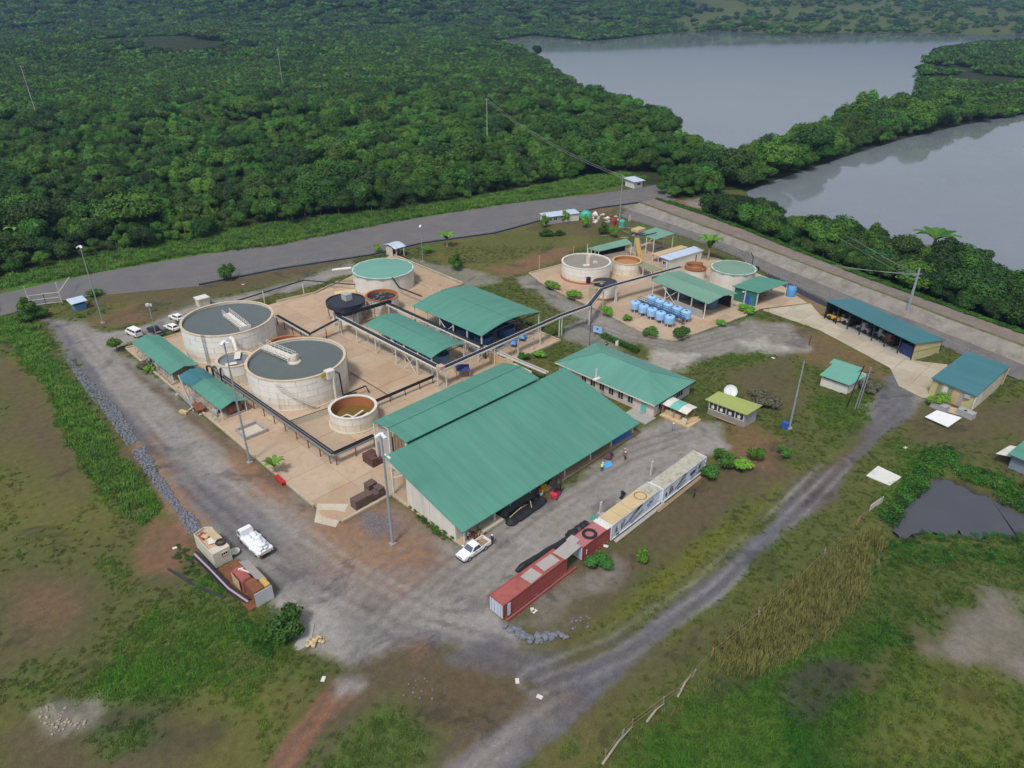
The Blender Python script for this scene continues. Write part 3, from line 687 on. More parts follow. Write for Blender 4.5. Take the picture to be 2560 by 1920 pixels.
def slabmat(name, col, dirt, stain):
    m, nt, b = nodes_of(name); p = pos(nt); oi = N(nt, 'ShaderNodeObjectInfo')
    c = mix(nt, noise(nt, .22, 5, p), [x * .84 for x in col], [x * 1.12 for x in col])
    h = N(nt, 'ShaderNodeHueSaturation'); mr = N(nt, 'ShaderNodeMapRange'); mr.inputs['To Min'].default_value = .86; mr.inputs['To Max'].default_value = 1.1
    nt.links.new(oi.outputs['Random'], mr.inputs[0]); nt.links.new(mr.outputs[0], h.inputs['Value']); nt.links.new(c, h.inputs['Color']); c = h.outputs[0]
    c = mix(nt, ramp(nt, noise(nt, .09, 7, p, .7, .8), .46, .66, (0,) * 3, (.6,) * 3), c, stain)
    c = mix(nt, ramp(nt, noise(nt, .5, 7, p, .75), .52, .74, (0,) * 3, (.55,) * 3), c, dirt)
    c = mix(nt, ramp(nt, noise(nt, 3.5, 5, p, .7), .5, .8, (0,) * 3, (.35,) * 3), c, dirt)
    nt.links.new(c, b.inputs['Base Color']); b.inputs['Roughness'].default_value = .8
    bn = N(nt, 'ShaderNodeBump'); bn.inputs['Strength'].default_value = .2; bn.inputs['Distance'].default_value = .05; nt.links.new(noise(nt, 3, 5, p), bn.inputs['Height']); nt.links.new(bn.outputs[0], b.inputs['Normal'])
    return m
SLAB = slabmat('slab_beige', (.46, .355, .255), (.27, .19, .125), (.43, .24, .13)); SLAB2 = slabmat('slab_pale', (.46, .41, .32), (.27, .22, .15), (.36, .29, .19))
slabs('concrete_pad', PAD_L, .14, 7.5, SLAB, 40, 77); slabs('concrete_pad', PAD_U, .13, 7.0, SLAB, 130, 77); slabs('concrete_apron', APRON, .08, 5.0, SLAB2, 142, 27)
ROADM = M('old_asphalt', (.135, .132, .136), .9, .16, .25, dirt=(.19, .155, .13), damt=.65, dscale=.12, bump=.1)
structure('road', MB().prism(ROADP, -.2, .03), ROADM)
def kerb(pts, w=.32, h=.42, mat=KERB):
    m = MB()
    for a, b in zip(pts[:-1], pts[1:]):
        m.bar((*a, h / 2 + .07), (*b, h / 2 + .07), w, h)
    return structure('kerb', m, mat)
kerb([(39.85, 161.4), (39.85, 83.1)]); kerb([(40.9, 76.9), (50.1, 76.9), (50.1, 72.6)]); kerb([(40, 161.4), (48.2, 160.6), (50.5, 160.4)])
kerb([(111.1, 168), (111.1, 95.5), (100.5, 95.7)], .3, .5); kerb([(77, 162.1), (87.2, 160.3), (96, 163.0)], .3, .6)
kerb([(160, 73.7), (153.8, 73.0), (129.6, 77.2), (127.5, 82.7), (131.2, 100), (133, 114.2), (135, 124.2), (138, 131.2), (150, 129.4)], .3, .35)
ramp_m = MB().add([(38.2, 79.6, 0), (40.2, 76.8, 0), (44.5, 80.2, .2), (41.6, 83.2, .2)], [(0, 1, 2, 3)])
structure('ramp', MB().slab([(38.0, 80.0, .05), (39.6, 76.7, .05), (44.0, 79.8, .2), (40.6, 83.3, .2)], .12), BEIGE2)
# sloped bank with walkway beside the covered tank
structure('bank', MB().slab([(111.4, 139.0, .15), (111.4, 168, .15), (119.6, 171, .5), (118.6, 138, .3)], .4), M('bank_soil', (.42, .31, .21), .9, .15, .4, dirt=(.3, .2, .12), damt=.5))
kerb([(119.2, 138), (120.2, 171)], .4, .6)

# embankment with the track on its crest
def strip(A, za, B, zb):
    m = MB(); n = len(A)
    m.add([(*A[i], za[i] if hasattr(za, '__len__') else za) for i in range(n)] + [(*B[i], zb[i] if hasattr(zb, '__len__') else zb) for i in range(n)],
          [(i, i + n, i + n + 1, i + 1) for i in range(n - 1)])
    return m
def dens(P, k=6):
    o = []
    for a, b in zip(P[:-1], P[1:]): o += [a + (b - a) * t for t in np.linspace(0, 1, k, endpoint=False)]
    return np.array(o + [P[-1]])
EB, ET, EO, EU = dens(EMB_B), dens(EMB_T), dens(EMB_O), dens(EMB_OUT)
EM = EB + (ET - EB) * .5
wv = lambda P, s: (fbm(P[:, 0] * 3, P[:, 1] * 3, 9, s) - .5)[:, None]
EM = EM + wv(EM, 5) * .8; ET2 = ET + wv(ET, 6) * .9
EMB1 = M('embankment_grey', (.155, .145, .14), .9, .2, .35, dirt=(.08, .08, .085), damt=.7, dscale=.15, bump=.4)
EMB2 = M('embankment_sand', (.265, .245, .215), .95, .26, .35, dirt=(.13, .118, .10), damt=.85, dscale=.3, bump=.8, bscale=1.6)
TRACK = M('track_dirt', (.20, .165, .14), .95, .2, .3, dirt=(.27, .21, .165), damt=.65, dscale=.2, bump=.3)
WEEDY = M('weedy_edge', (.10, .105, .04), .95, .25, .8, dirt=(.24, .2, .13), damt=.6, dscale=.4)
structure('embankment', strip(EB, -.1, EM, EH * .45), EMB1, True)
structure('embankment', strip(EM, EH * .45, ET2, EH), EMB2, True)
E1 = ET2 + (EO - ET2) * .16
structure('verge', strip(ET2, EH, E1, EH + .05), WEEDY, True)
structure('track', strip(E1, EH + .05, EO, EH), TRACK, True)
structure('embankment', strip(EO, EH, EU, -.4), M('embankment_back', (.04, .05, .02), .95, .2, .4), True)
structure('lake', MB().add([(*p, -.12) for p in LAKE1], [tuple(range(len(LAKE1)))]), LAKE)
structure('lake', MB().add([(*p, -.12) for p in LAKE2], [tuple(range(len(LAKE2)))]), LAKE)
POND2 = np.array([p + (np.array([vnoise(np.array([p[0] * 3]), np.array([p[1] * 3]), 2.5, 7)[0], vnoise(np.array([p[0] * 3]), np.array([p[1] * 3]), 2.5, 8)[0]]) - .5) * 1.8 for p in dens(np.vstack([POND, POND[:1]]), 9)[:-1]])
structure('pond', MB().add([(*p, -.10) for p in POND2], [tuple(range(len(POND2)))]), PONDM)

# far hills that close the view
def hills():
    n, k = 160, 22
    az = np.linspace(R(-58), R(58), n); rr = np.linspace(2300, 8500, k)
    AZ, RR = np.meshgrid(az, rr)
    A, B = RR * np.sin(AZ), RR * np.cos(AZ)
    x, y = (A + B) * _q, (B - A) * _q
    t = (RR - 2300) / 6200
    side = np.clip((-AZ - R(4)) / R(26), 0, 1)
    ridge = np.clip((t - .25) / .5, 0, 1); ridge = ridge * ridge * (3 - 2 * ridge)
    z = -4 + ridge * (90 + 110 * fbm(x, y, 1500, 51)) + 45 * side * np.clip(t * 5, 0, 1) * fbm(x, y, 500, 52) + fbm(x, y, 160, 53) * 22 * np.clip(t * 8, 0, 1)
    i = np.arange(n * k).reshape(k, n)
    f = np.stack([i[:-1, :-1], i[:-1, 1:], i[1:, 1:], i[1:, :-1]], -1).reshape(-1, 4)
    m = MB(); m.add(np.stack([x.ravel(), y.ravel(), z.ravel()], 1).tolist(), f.tolist())
    structure('hills', m, M('forest_hill', (.028, .05, .02), .95, .35, .01, dirt=(.02, .03, .015), damt=.7, dscale=.02), True)
hills()

# ------------------------------------------------------------------ plants
LEAF = [leafmat('foliage_forest', (.017, .054, .008), (.050, .122, .015)),
        leafmat('foliage_dark', (.011, .034, .008), (.028, .070, .013)),
        leafmat('foliage_light', (.028, .086, .011), (.066, .160, .023))]
YLEAF = leafmat('foliage_yard', (.060, .150, .018), (.13, .27, .035))
DLEAF = leafmat('foliage_garden', (.022, .085, .016), (.05, .16, .028))
def crown_mesh(name, mat, rx, rz, nlump, nleaf, leaf, seed, base=0.0, flat=.5, core=True):
    r = np.random.default_rng(seed)
    lump = []
    for k in range(nlump):
        a = r.random() * 2 * PI; q = math.sqrt(r.random()) * .72
        h = r.uniform(.15, .85)
        lump.append((q * rx * math.cos(a), q * rx * math.sin(a), base + rz * (h * (1 - q * .55) + .1), rx * r.uniform(.36, .62), rz * r.uniform(.26, .42)))
    vs, fs = [], []
    per = nleaf // nlump
    for cx, cy, cz, lr, lz in lump:
        d = r.normal(size=(per, 3)); d[:, 2] = np.abs(d[:, 2]) * 1.1 - .25; d /= np.linalg.norm(d, axis=1)[:, None]
        k = r.uniform(.72, 1.08, per)
        P = np.stack([cx + d[:, 0] * lr * k, cy + d[:, 1] * lr * k, cz + d[:, 2] * lz * k], 1)
        nrm = d * np.array([1, 1, 1.3]) + r.normal(size=(per, 3)) * flat; nrm /= np.linalg.norm(nrm, axis=1)[:, None]
        t = np.cross(nrm, r.normal(size=(per, 3))); t /= np.linalg.norm(t, axis=1)[:, None]; b = np.cross(nrm, t)
        s = leaf * r.uniform(.6, 1.35, per)[:, None]
        o = len(vs)
        Q = np.stack([P - t * s * .5, P - b * s * .32, P + t * s * .55, P + b * s * .32], 1).reshape(-1, 3)
        vs += Q.tolist(); fs += [(o + 4 * i, o + 4 * i + 1, o + 4 * i + 2, o + 4 * i + 3) for i in range(per)]
    m = MB(); m.add(vs, fs)
    if core:
        for cx, cy, cz, lr, lz in lump:
            m.rock((cx, cy, cz), (lr * .78, lr * .78, lz * .78), int(r.integers(1e6)))
    return m.mesh(name, mat)
def trunk_mesh(h, r0, spread, seed, mat):
    r = random.Random(seed); m = MB()
    m.tube([(0, 0, -.3), (r.uniform(-.15, .15), r.uniform(-.15, .15), h * .5), (r.uniform(-.3, .3), r.uniform(-.3, .3), h)], [r0 * 1.2, r0, r0 * .6], 6)
    for k in range(4):
        a = k * 1.6 + r.random(); z = h * r.uniform(.5, .8)
        m.tube([(0, 0, z), (math.cos(a) * spread * .5, math.sin(a) * spread * .5, z + h * .25), (math.cos(a) * spread, math.sin(a) * spread, z + h * .4)], [r0 * .5, r0 * .35, r0 * .12], 5)
    return m.mesh('trunk', mat)
CROWNS = [crown_mesh('crown', LEAF[0], 4.4, 5.4, 9, 3000, .50, 1, 1.6, .4), crown_mesh('crown', LEAF[0], 3.6, 4.6, 7, 2400, .46, 2, 1.4, .4), crown_mesh('crown', LEAF[1], 4.0, 5.0, 8, 2600, .48, 3, 1.4, .4),
          crown_mesh('crown', LEAF[2], 3.8, 4.3, 8, 2600, .48, 4, 1.2, .4), crown_mesh('crown', LEAF[0], 5.2, 4.8, 10, 3400, .52, 5, 1.6, .4), crown_mesh('crown', LEAF[2], 3.2, 5.2, 7, 2200, .46, 6, 1.4, .4)]
FARCROWN = [crown_mesh('crown', LEAF[k % 3], 6.5, 5.5, 10, 500, 1.5, 30 + k, 1.0) for k in range(3)]
TRUNKS = [trunk_mesh(4.2, .2, 2.2, 1, BARK), trunk_mesh(4.0, .16, 1.9, 2, BARKP)]
KIND = ['broad tree with rounded mid-green crown', 'smaller tree with compact crown', 'dark tree with dense crown',
        'pale green tree with loose crown', 'wide tree with lumpy crown', 'light green upright tree']
proto_trees = []
def tree(loc, kind, sc, rz, where, group, crown=None):
    me = CROWNS[kind] if crown is None else crown
    t = thing('tree', KIND[kind] + ' ' + where, 'tree', loc, group, rz)
    t.scale = (sc, sc, sc * random.uniform(.9, 1.15))
    link('trunk', TRUNKS[kind % 2], t)
    c = link('crown', me, t)
    return t, c
# candidate places on a jittered grid
def scatter(P, step, seed, jit=.42):
    r = np.random.default_rng(seed)
    lo, hi = P.min(0), P.max(0)
    X, Y = np.meshgrid(np.arange(lo[0], hi[0], step), np.arange(lo[1], hi[1], step))
    X = (X + r.uniform(-jit, jit, X.shape) * step).ravel(); Y = (Y + r.uniform(-jit, jit, Y.shape) * step).ravel()
    k = inside(P, X, Y)
    return X[k], Y[k]
def inframe(x, y, m=60):
    A, B = (x - y) * _q, (x + y) * _q
    w = B * math.cos(_th) + CAM_H * math.sin(_th)
    u = A / w * FPX
    return (np.abs(u) < 1280 + m * FPX / np.maximum(w, 1) * .4 + 40) & (B > 30)
cand = []
for P, st, sd_, where, grp in ((FOREST_L, 5.0, 1, 'of the forest', 'trees of the forest beyond the road'),
                               (DAM, 4.8, 2, 'on the dam', 'trees on the dam between the lakes'),
                               (RIGHTW, 3.8, 3, 'below the embankment track', 'trees between the track and the near lake')):
    x, y = scatter(P, st, sd_)
    k = inframe(x, y) & (np.hypot(x, y) < 560) & (sdist(EMB_O, x, y, False) > 5.5) & ~inside(LAKE1, x, y) & ~inside(LAKE2, x, y)
    x, y = x[k], y[k]
    # clearings
    dens_ = fbm(x, y, 60, 77)
    k = dens_ > .24
    for a, b in zip(x[k], y[k]): cand.append((math.hypot(a, b), a, b, where, grp, P is RIGHTW))
cand.sort(key=lambda c: c[0])
def ground_at(x, y, right):
    if right:
        d = sdist(EMB_O, np.array([x]), np.array([y]), False)[0]
        return max(-.3, EH * (1 - d / 10))
    return 0.0
near, rest = cand[:300], cand[300:]
MARK = [((38, 200), 'behind the entrance gate'), ((70, 225), 'opposite the settling tanks'), ((121, 205), 'opposite the cream guard hut'), ((150, 200), 'opposite the back field'), ((185, 190), 'opposite the long white hut'), ((240, 176), 'by the tiny roadside hut'),
        ((215, 128), 'at the bend of the track'), ((205, 90), 'behind the covered tank'), ((196, 60), 'behind the long garage'), ((190, 25), 'behind the yellow house')]
def whereabouts(x, y, base, dd):
    m = min(MARK, key=lambda q: math.hypot(q[0][0] - x, q[0][1] - y))[1]
    if base.startswith('below'): base = 'on the ' + ('track' if sdist(EMB_O, np.array([x]), np.array([y]), False)[0] < 13 else 'water') + ' side'
    return base + ' ' + m
for i, (dd, x, y, where, grp, right) in enumerate(near):
    k = random.choice([0, 1, 1, 2, 2, 3, 4, 5]) if not right else random.choice([1, 2, 2, 0, 2])
    s = random.choice((.5, .6, .7, .8, .95, 1.2)) * (1.15 if right else 1)
    tree((x, y, ground_at(x, y, right)), k, s, random.uniform(0, 6.28), whereabouts(x, y, where, dd), grp)
# the rest of the woods: one mass of the same crowns
crown_col = bpy.data.collections.new('forest_crowns')
far_col = bpy.data.collections.new('far_crowns')
seen = set()
for o in list(COL.objects):
    if o.name.startswith('crown') and o.data.name not in seen:
        seen.add(o.data.name); crown_col.objects.link(o)
def scatter_object(name, pts, scales, rots, collection, tint=None, zs=None):
    me = bpy.data.meshes.new(name)
    me.from_pydata([tuple(p) for p in pts], [], [])
    for nm, arr in (('scl', scales), ('rot', rots)):
        a = me.attributes.new(nm, 'FLOAT', 'POINT'); a.data.foreach_set('value', np.asarray(arr, np.float32))
    if tint is not None:
        a = me.attributes.new('tint', 'FLOAT_COLOR', 'POINT'); a.data.foreach_set('color', np.concatenate([tint, np.ones((len(tint), 1))], 1).astype(np.float32).ravel())
    o = bpy.data.objects.new(name, me); COL.objects.link(o); o['kind'] = 'stuff'
    ng = bpy.data.node_groups.new(name + '_scatter', 'GeometryNodeTree')
    ng.interface.new_socket('Geometry', in_out='INPUT', socket_type='NodeSocketGeometry')
    ng.interface.new_socket('Geometry', in_out='OUTPUT', socket_type='NodeSocketGeometry')
    nn = ng.nodes; ln = ng.links
    gi, go = nn.new('NodeGroupInput'), nn.new('NodeGroupOutput')
    mp = nn.new('GeometryNodeMeshToPoints')
    ci = nn.new('GeometryNodeCollectionInfo'); ci.inputs['Collection'].default_value = collection
    ci.inputs['Separate Children'].default_value = True; ci.inputs['Reset Children'].default_value = True
    ip = nn.new('GeometryNodeInstanceOnPoints'); ip.inputs['Pick Instance'].default_value = True
    s_ = nn.new('GeometryNodeInputNamedAttribute'); s_.data_type = 'FLOAT'; s_.inputs['Name'].default_value = 'scl'
    r_ = nn.new('GeometryNodeInputNamedAttribute'); r_.data_type = 'FLOAT'; r_.inputs['Name'].default_value = 'rot'
    cx = nn.new('ShaderNodeCombineXYZ'); rv = nn.new('FunctionNodeRandomValue'); rv.data_type = 'INT'
    rv.inputs['Min'].default_value = 0 if 'Min' in rv.inputs else 0
    for s in rv.inputs:
        if s.type == 'INT' and s.name == 'Max': s.default_value = 97
        if s.type == 'INT' and s.name == 'Min': s.default_value = 0
    ln.new(gi.outputs[0], mp.inputs[0]); ln.new(mp.outputs[0], ip.inputs['Points']); ln.new(ci.outputs[0], ip.inputs['Instance'])
    ln.new(r_.outputs[0], cx.inputs[2]); ln.new(cx.outputs[0], ip.inputs['Rotation']); ln.new(s_.outputs[0], ip.inputs['Scale'])
    iv = [s for s in rv.outputs if s.type == 'INT'][0]; ln.new(iv, ip.inputs['Instance Index'])
    ln.new(ip.outputs[0], go.inputs[0])
    md = o.modifiers.new('scatter', 'NODES'); md.node_group = ng
    return o
P3 = np.array([(x, y, ground_at(x, y, r)) for _, x, y, _, _, r in rest])
P3[:, 2] += relief(P3[:, 0], P3[:, 1])
sc_ = np.array([random.choice((.55, .7, .8, .9, 1.05, 1.5)) * random.uniform(.9, 1.12) * (1.15 if r else .5 + 1.15 * float(fbm(np.array([x_]), np.array([y_]), 24, 91)[0]) ** 1.3) * (1.25 if grp_.startswith('trees on') else 1) for _, x_, y_, _, grp_, r in rest])
scatter_object('forest', P3, sc_, rng.uniform(0, 6.28, len(rest)), crown_col)
# woods towards the horizon
def farwood():
    pts = []; r = np.random.default_rng(5)
    for d0, d1, st in ((560, 900, 7.5), (900, 1500, 12), (1500, 2600, 17), (2600, 4200, 26)):
        n = int((d1 * d1 - d0 * d0) * 1.35 / 2 / (st * st) * 2)
        d = np.sqrt(r.uniform(d0 * d0, d1 * d1, n)); a = r.uniform(R(-40), R(40), n)
        A, B = d * np.sin(a), d * np.cos(a); x, y = (A + B) * _q, (B - A) * _q
        k = ~inside(LAKE1, x, y) & ~inside(LAKE2, x, y)
        k &= fbm(x, y, 190, 88) > .33
        k &= r.random(len(x)) > FIELD(x, y) * .85
        for X, Y in zip(x[k], y[k]): pts.append((X, Y, 0, st))
    return np.array(pts)
FW = farwood()
hz = np.array([0.0 if math.hypot(p[0], p[1]) < 2300 else -3 for p in FW])
# a few large crowns stand as trees of their own on the far shore; the mass copies them
for k in range(3):
    p = D(*((1470, 58), (1800, 62), (2050, 64))[k])
    t, c = tree((p.x, p.y, 0), (4, 2, 3)[k], 1.6, k, ('on the far shore near the inlet', 'on the far shore, middle', 'on the far shore, right end')[k], 'tall trees on the far shore', FARCROWN[k])
    far_col.objects.link(c)
scatter_object('far_forest', np.stack([FW[:, 0], FW[:, 1], hz + relief(FW[:, 0], FW[:, 1])], 1), (FW[:, 3] / 9.5) ** .75 * rng.uniform(.6, 1.15, len(FW)), rng.uniform(0, 6.28, len(FW)), far_col)


# ------------------------------------------------------------------ round tanks
def panel_mesh(R_, n, h, mat, gap=.05, th=.05):
    seg = 4; a = 2 * PI / n; g = gap / R_
    m = MB(); vs = []
    for z in (gap / 2, h - gap / 2):
        for r in (R_, R_ + th):
            vs += [(r * math.cos(-a / 2 + g / 2 + (a - g) * k / seg), r * math.sin(-a / 2 + g / 2 + (a - g) * k / seg), z) for k in range(seg + 1)]
    q = seg + 1; f = []
    for k in range(seg):
        f += [(q + k, q + k + 1, 3 * q + k + 1, 3 * q + k), (3 * q + k, 3 * q + k + 1, 2 * q + k + 1, 2 * q + k), (k + 1, k, 2 * q + k, 2 * q + k + 1), (k, k + 1, q + k + 1, q + k)]
    f += [(0, q, 3 * q, 2 * q), (q - 1, 3 * q - 1, 4 * q - 1, 2 * q - 1)]
    return m.add(vs, f).mesh('panel', mat)
WHITE1 = M('tank_white_soiled', (.74, .71, .64), .5, .06, .5, dirt=(.54, .44, .28), damt=.6, dscale=.35, streak=True)
WHITE2 = M('tank_white_stained', (.68, .62, .51), .6, .08, .5, dirt=(.47, .36, .22), damt=.7, dscale=.35, streak=True)
SEAM = M('panel_seam', (.33, .31, .27), .8, .15, 1)
RIMM = M('rim_beige', (.62, .50, .36), .7, .1, .8, dirt=(.36, .3, .16), damt=.5, dscale=.6)
def tank(name, label, c, R_, H, courses, npan, water_z, water_mat, inner_mat=OFFW, z0=.12, rim_mat=RIMM, group=None, a0=0.0, cat='tank', panel_mat=None):
    t = thing(name, label, cat, (c[0], c[1], z0), group)
    L = lambda mb, nm, mat, **k: part(nm, mb, mat, t, local=True, **k)
    L(MB().lathe([(R_ - .02, 0), (R_ - .02, H), (R_ - .3, H)], n=64), 'wall', SEAM, smooth=False)
    L(MB().lathe([(R_ - .3, H), (R_ - .3, .2)], n=64), 'inner_wall', inner_mat)
    L(MB().lathe([(R_ - .36, H - .06), (R_ - .36, H + .13), (R_ + .14, H + .13), (R_ + .14, H - .06), (R_ - .36, H - .06)], n=72), 'rim', rim_mat)
    if water_z: L(MB().disc((0, 0, water_z), R_ - .28, 64), 'water', water_mat)
    L(MB().lathe([(R_ + .35, 0), (R_ + .35, .22), (R_, .22)], n=64), 'footing', BEIGE2)
    if npan:
        h = H / courses
        for v in range(2):
            pass
        for k in range(courses):
            me = panel_mesh(R_, npan, h, panel_mat or (WHITE2 if k == 0 else WHITE1 if k == 1 else WHITE))
            for j in range(npan):
                o = link('panel', me, t, (0, 0, k * h), a0 + 2 * PI * (j + .5 * (k % 2)) / npan)
                o.scale = (1 + .0012 * ((j * 7 + k * 3) % 5), 1 + .0012 * ((j * 7 + k * 3) % 5), 1)
    return t
def bridge(t, a, b, z, drive=True, w=1.2):
    """walkway with railings over the water; a, b world xy of its two ends"""
    A, B = Vector((a[0], a[1], z)), Vector((b[0], b[1], z))
    d = (B - A).normalized(); s = Vector((-d.y, d.x, 0))
    br = part('bridge', MB().bar(A, B, w, .18), STEELW, t)
    for k in (-1, 1):
        m = MB(); n = max(3, int((B - A).length / 1.2))
        for i in range(n + 1):
            p = A + (B - A) * i / n + s * k * w * .5
            m.bar(p + Vector((0, 0, -.35)), p + Vector((0, 0, 1.1)), .07)
        for hh in (1.1, .6, -.35): m.bar(A + s * k * w * .5 + Vector((0, 0, hh)), B + s * k * w * .5 + Vector((0, 0, hh)), .07)
        part('railing', m, STEELW, br)
    m = MB(); n = max(2, int((B - A).length / 1.0))
    part('end_plate', MB().bar(B + s * w * .75, B - s * w * .75, .3, 1.2), STEELW, br)
    if drive:
        g = B + d * .3
        part('drive_housing', MB().lathe([(.0001, 1.0), (.55, .95), (.75, .3), (.75, -.2), (1.25, -.35), (1.3, -.55), (.0001, -.55)], (g.x, g.y, g.z - .1), 20), CREAM, br)
    return br
T1 = tank('clarifier_tank', 'farther of the two big white settling tanks, walkway pointing right', (57.58, 146.37), 9.68, 6.6, 5, 16, 6.2, TANKW, a0=.2)
bridge(T1, (58.3, 148.2), (57.6, 137.9), 6.95, False, 1.6)
T2 = tank('clarifier_tank', 'nearer of the two big white settling tanks, with yellow-stained outlet box', (58.28, 118.46), 9.5, 6.4, 5, 16, 5.95, TANKW, a0=.05)
bridge(T2, (56.2, 127.6), (57.6, 118.3), 6.75, True, 1.7)
part('outlet_box', MB().box(59.0, 108.2, 5.3, 60.6, 109.6, 6.9), OFFW, T2)
part('outlet_pipe', MB().tube([(60.2, 108.4, 5.3), (60.2, 108.3, .2)], .28, 10), OFFW, T2)
m = MB().tube([(60.75, 108.5, 6.4), (61.1, 107.6, 6.2), (61.2, 107.4, 1.4), (63.8, 106.6, 1.3)], .17, 8)
m.tube([(61.2, 107.4, 1.4), (66.4, 107.3, 1.5), (66.5, 106.5, .3)], .16, 8)
part('drain_pipe', m, BLACK, T2)
st = MB()
for k in range(19):
    f = k / 18; a = R(258 - 40 * f); st.obox((58.28 + 10.0 * math.cos(a), 118.46 + 10.0 * math.sin(a), .4 + 5.9 * (1 - f) if False else .4 + 5.9 * f), (.28, .7, .05), a)
stair = part('stair', st, STEELW, T2)
rl = MB(); pr_ = []
for k in range(11):
    f = k / 10; a = R(258 - 40 * f); pr_.append((58.28 + 10.4 * math.cos(a), 118.46 + 10.4 * math.sin(a), 1.3 + 5.9 * f))
rl.tube(pr_, .05, 5); rl.tube([(p[0], p[1], p[2] - 1.0) for p in pr_], .07, 5)
part('railing', rl, STEELW, stair)
for T_, cx_, cy_, R0, ang in ((T1, 57.58, 146.37, 9.68, 215), (T2, 58.28, 118.46, 9.5, 330)):
    a = R(ang); ux, uy = math.cos(a), math.sin(a); m = MB()
    for s_ in (-.28, .28): m.bar((cx_ + ux * (R0 + .25) - uy * s_, cy_ + uy * (R0 + .25) + ux * s_, .2), (cx_ + ux * (R0 + .25) - uy * s_, cy_ + uy * (R0 + .25) + ux * s_, 7.4), .08)
    for k in range(18): m.bar((cx_ + ux * (R0 + .25) + uy * .28, cy_ + uy * (R0 + .25) - ux * .28, .5 + k * .38), (cx_ + ux * (R0 + .25) - uy * .28, cy_ + uy * (R0 + .25) + ux * .28, .5 + k * .38), .05)
    part('ladder', m, STEELG, T_)
part('algae_patch', MB().obox((58.6, 108.85, 6.3), (1.5, .35, .7), R(8)), M('algae', (.48, .40, .06), .9, .3, 3), T2)
T3 = tank('thickener_tank', 'round white tank of grey slurry with cream mixer, beyond the blue tanks', (147.14, 118.25), 6.67, 4.5, 4, 14, 4.25, WET, rim_mat=OFFW)
mx = MB().box(146.2, 116.3, 4.2, 147.6, 117.5, 6.4); mx.lathe([(.6, 0), (.6, .5), (.0001, .7)], (146.9, 116.9, 6.4), 14)
mixer = part('mixer', mx, CREAM, T3)
m = MB().tube([(146.9, 117.9, 4), (146.9, 117.9, 9.6)], .09, 6); part('mast', m, OFFW, mixer)
m = MB(); m.obox((145.0, 116.4, 4.45), (1.8, .9, .35), R(-30)); m.obox((148.3, 116.2, 4.6), (1.3, .5, .5), R(-30)); part('float', m, OFFW, mixer)
part('base_ring', MB().lathe([(6.95, .2), (6.9, .75), (6.6, .75)], (147.14, 118.25, .12), 48), RUSTIN, T3)
T4 = tank('small_tank', 'small round white tank between the two big settling tanks', (51.21, 130.81), 3.6, 4.3, 2, 8, 3.9, LAKE)
m = MB().tube([(53.7, 136.9, 6.3), (53.8, 136.0, 6.1), (53.1, 133.6, 4.6)], [.55, .4, .3], 10); part('feed_chute', m, OFFW, T4)
m = MB().tube([(47.9, 129.9, 4.0), (47.3, 129.3, 4.1), (47.2, 129.1, 1.2)], .2, 8); part('overflow_pipe', m, BLACK, T4)
m = MB().obox((52.4, 132.0, 4.45), (3.4, 1.2, .12), R(60)); m.obox((49.7, 129.3, 4.45), (2.2, 1.0, .1), R(-20)); part('lid_plate', m, OFFW, T4)
T5 = tank('open_tank', 'low white tank lined orange inside, beside the big shed', (58.47, 99.68), 4.3, 3.1, 2, 10, 1.0, MURKY, RUSTIN, rim_mat=OFFW, a0=.3)
m = MB(); m.bar((56.6, 98.7, 1.5), (60.5, 99.6, 1.6), .35, .25); m.bar((57.6, 97.8, 1.4), (60.7, 98.4, 1.5), .25); m.tube([(56, 101, 1.2), (57.5, 100.4, 1.7), (58.3, 98.5, 1.3)], .14, 6)
part('rake_arm', m, STEELW, T5)
T6 = tank('rusty_tank', 'brown-lined tank half hidden behind the nearer big settling tank', (62.3, 130.0), 4.1, 4.2, 2, 10, 3.2, MURKY, RUSTIN, rim_mat=RUSTIN)
T7 = tank('rusty_tank', 'open tank of black sludge in front of the covered tank', (93.39, 138.9), 3.97, 3.9, 2, 10, 3.2, DARK, RUSTIN, rim_mat=RUSTIN)
m = MB()
for k in range(14):
    a = rng.uniform(0, 6.28); q = rng.uniform(.3, 3.2); m.obox((93.4 + q * math.cos(a), 138.9 + q * math.sin(a), 3.42), (rng.uniform(.5, 1.6), rng.uniform(.3, .7), .18), a)
part('crust', m, M('sludge_crust', (.13, .13, .14), .7, .3, 2), T7)
# covered tanks: a faceted low cone of sheets over a white drum
def covered(label, c, Rw, Rr, H, top, n, mat, seam=None):
    t = thing('covered_tank', label, 'tank', (c[0], c[1], .12))
    part('wall', MB().lathe([(Rw, 0), (Rw, H), (.0001, H)], n=64), OFFW, t, local=True)
    for k in range(n):
        a, b = 2 * PI * k / n, 2 * PI * (k + 1) / n
        mb = MB().slab([(0, 0, top), (Rr * math.cos(a), Rr * math.sin(a), H - .05), (Rr * math.cos(b), Rr * math.sin(b), H - .05)], .08)
        part('roof_sheet', mb, mat, t, local=True)
    part('hoop', MB().lathe([(Rw + .03, H * .5 - .06), (Rw + .06, H * .5), (Rw + .03, H * .5 + .06)], n=64), STEELW, t, local=True)
    return t
K1 = covered('big white covered tank with pale green faceted roof, left of the sheds', (104.2, 153.2), 8.15, 8.6, 4.6, 5.3, 14, M('faded_green', (.15, .345, .285), .5, .08, .3))
m = MB().tube([(101.6, 145.6, 4.7), (101.5, 144.6, 4.2), (102.2, 143.5, 2.3), (102.4, 134.6, 2.4)], .2, 8); part('delivery_pipe', m, BLACK, K1)
part('roof_pipe', MB().tube([(94.6, 162.8, 4.1), (98.0, 158.7, 4.9)], .35, 10), OFFW, K1)
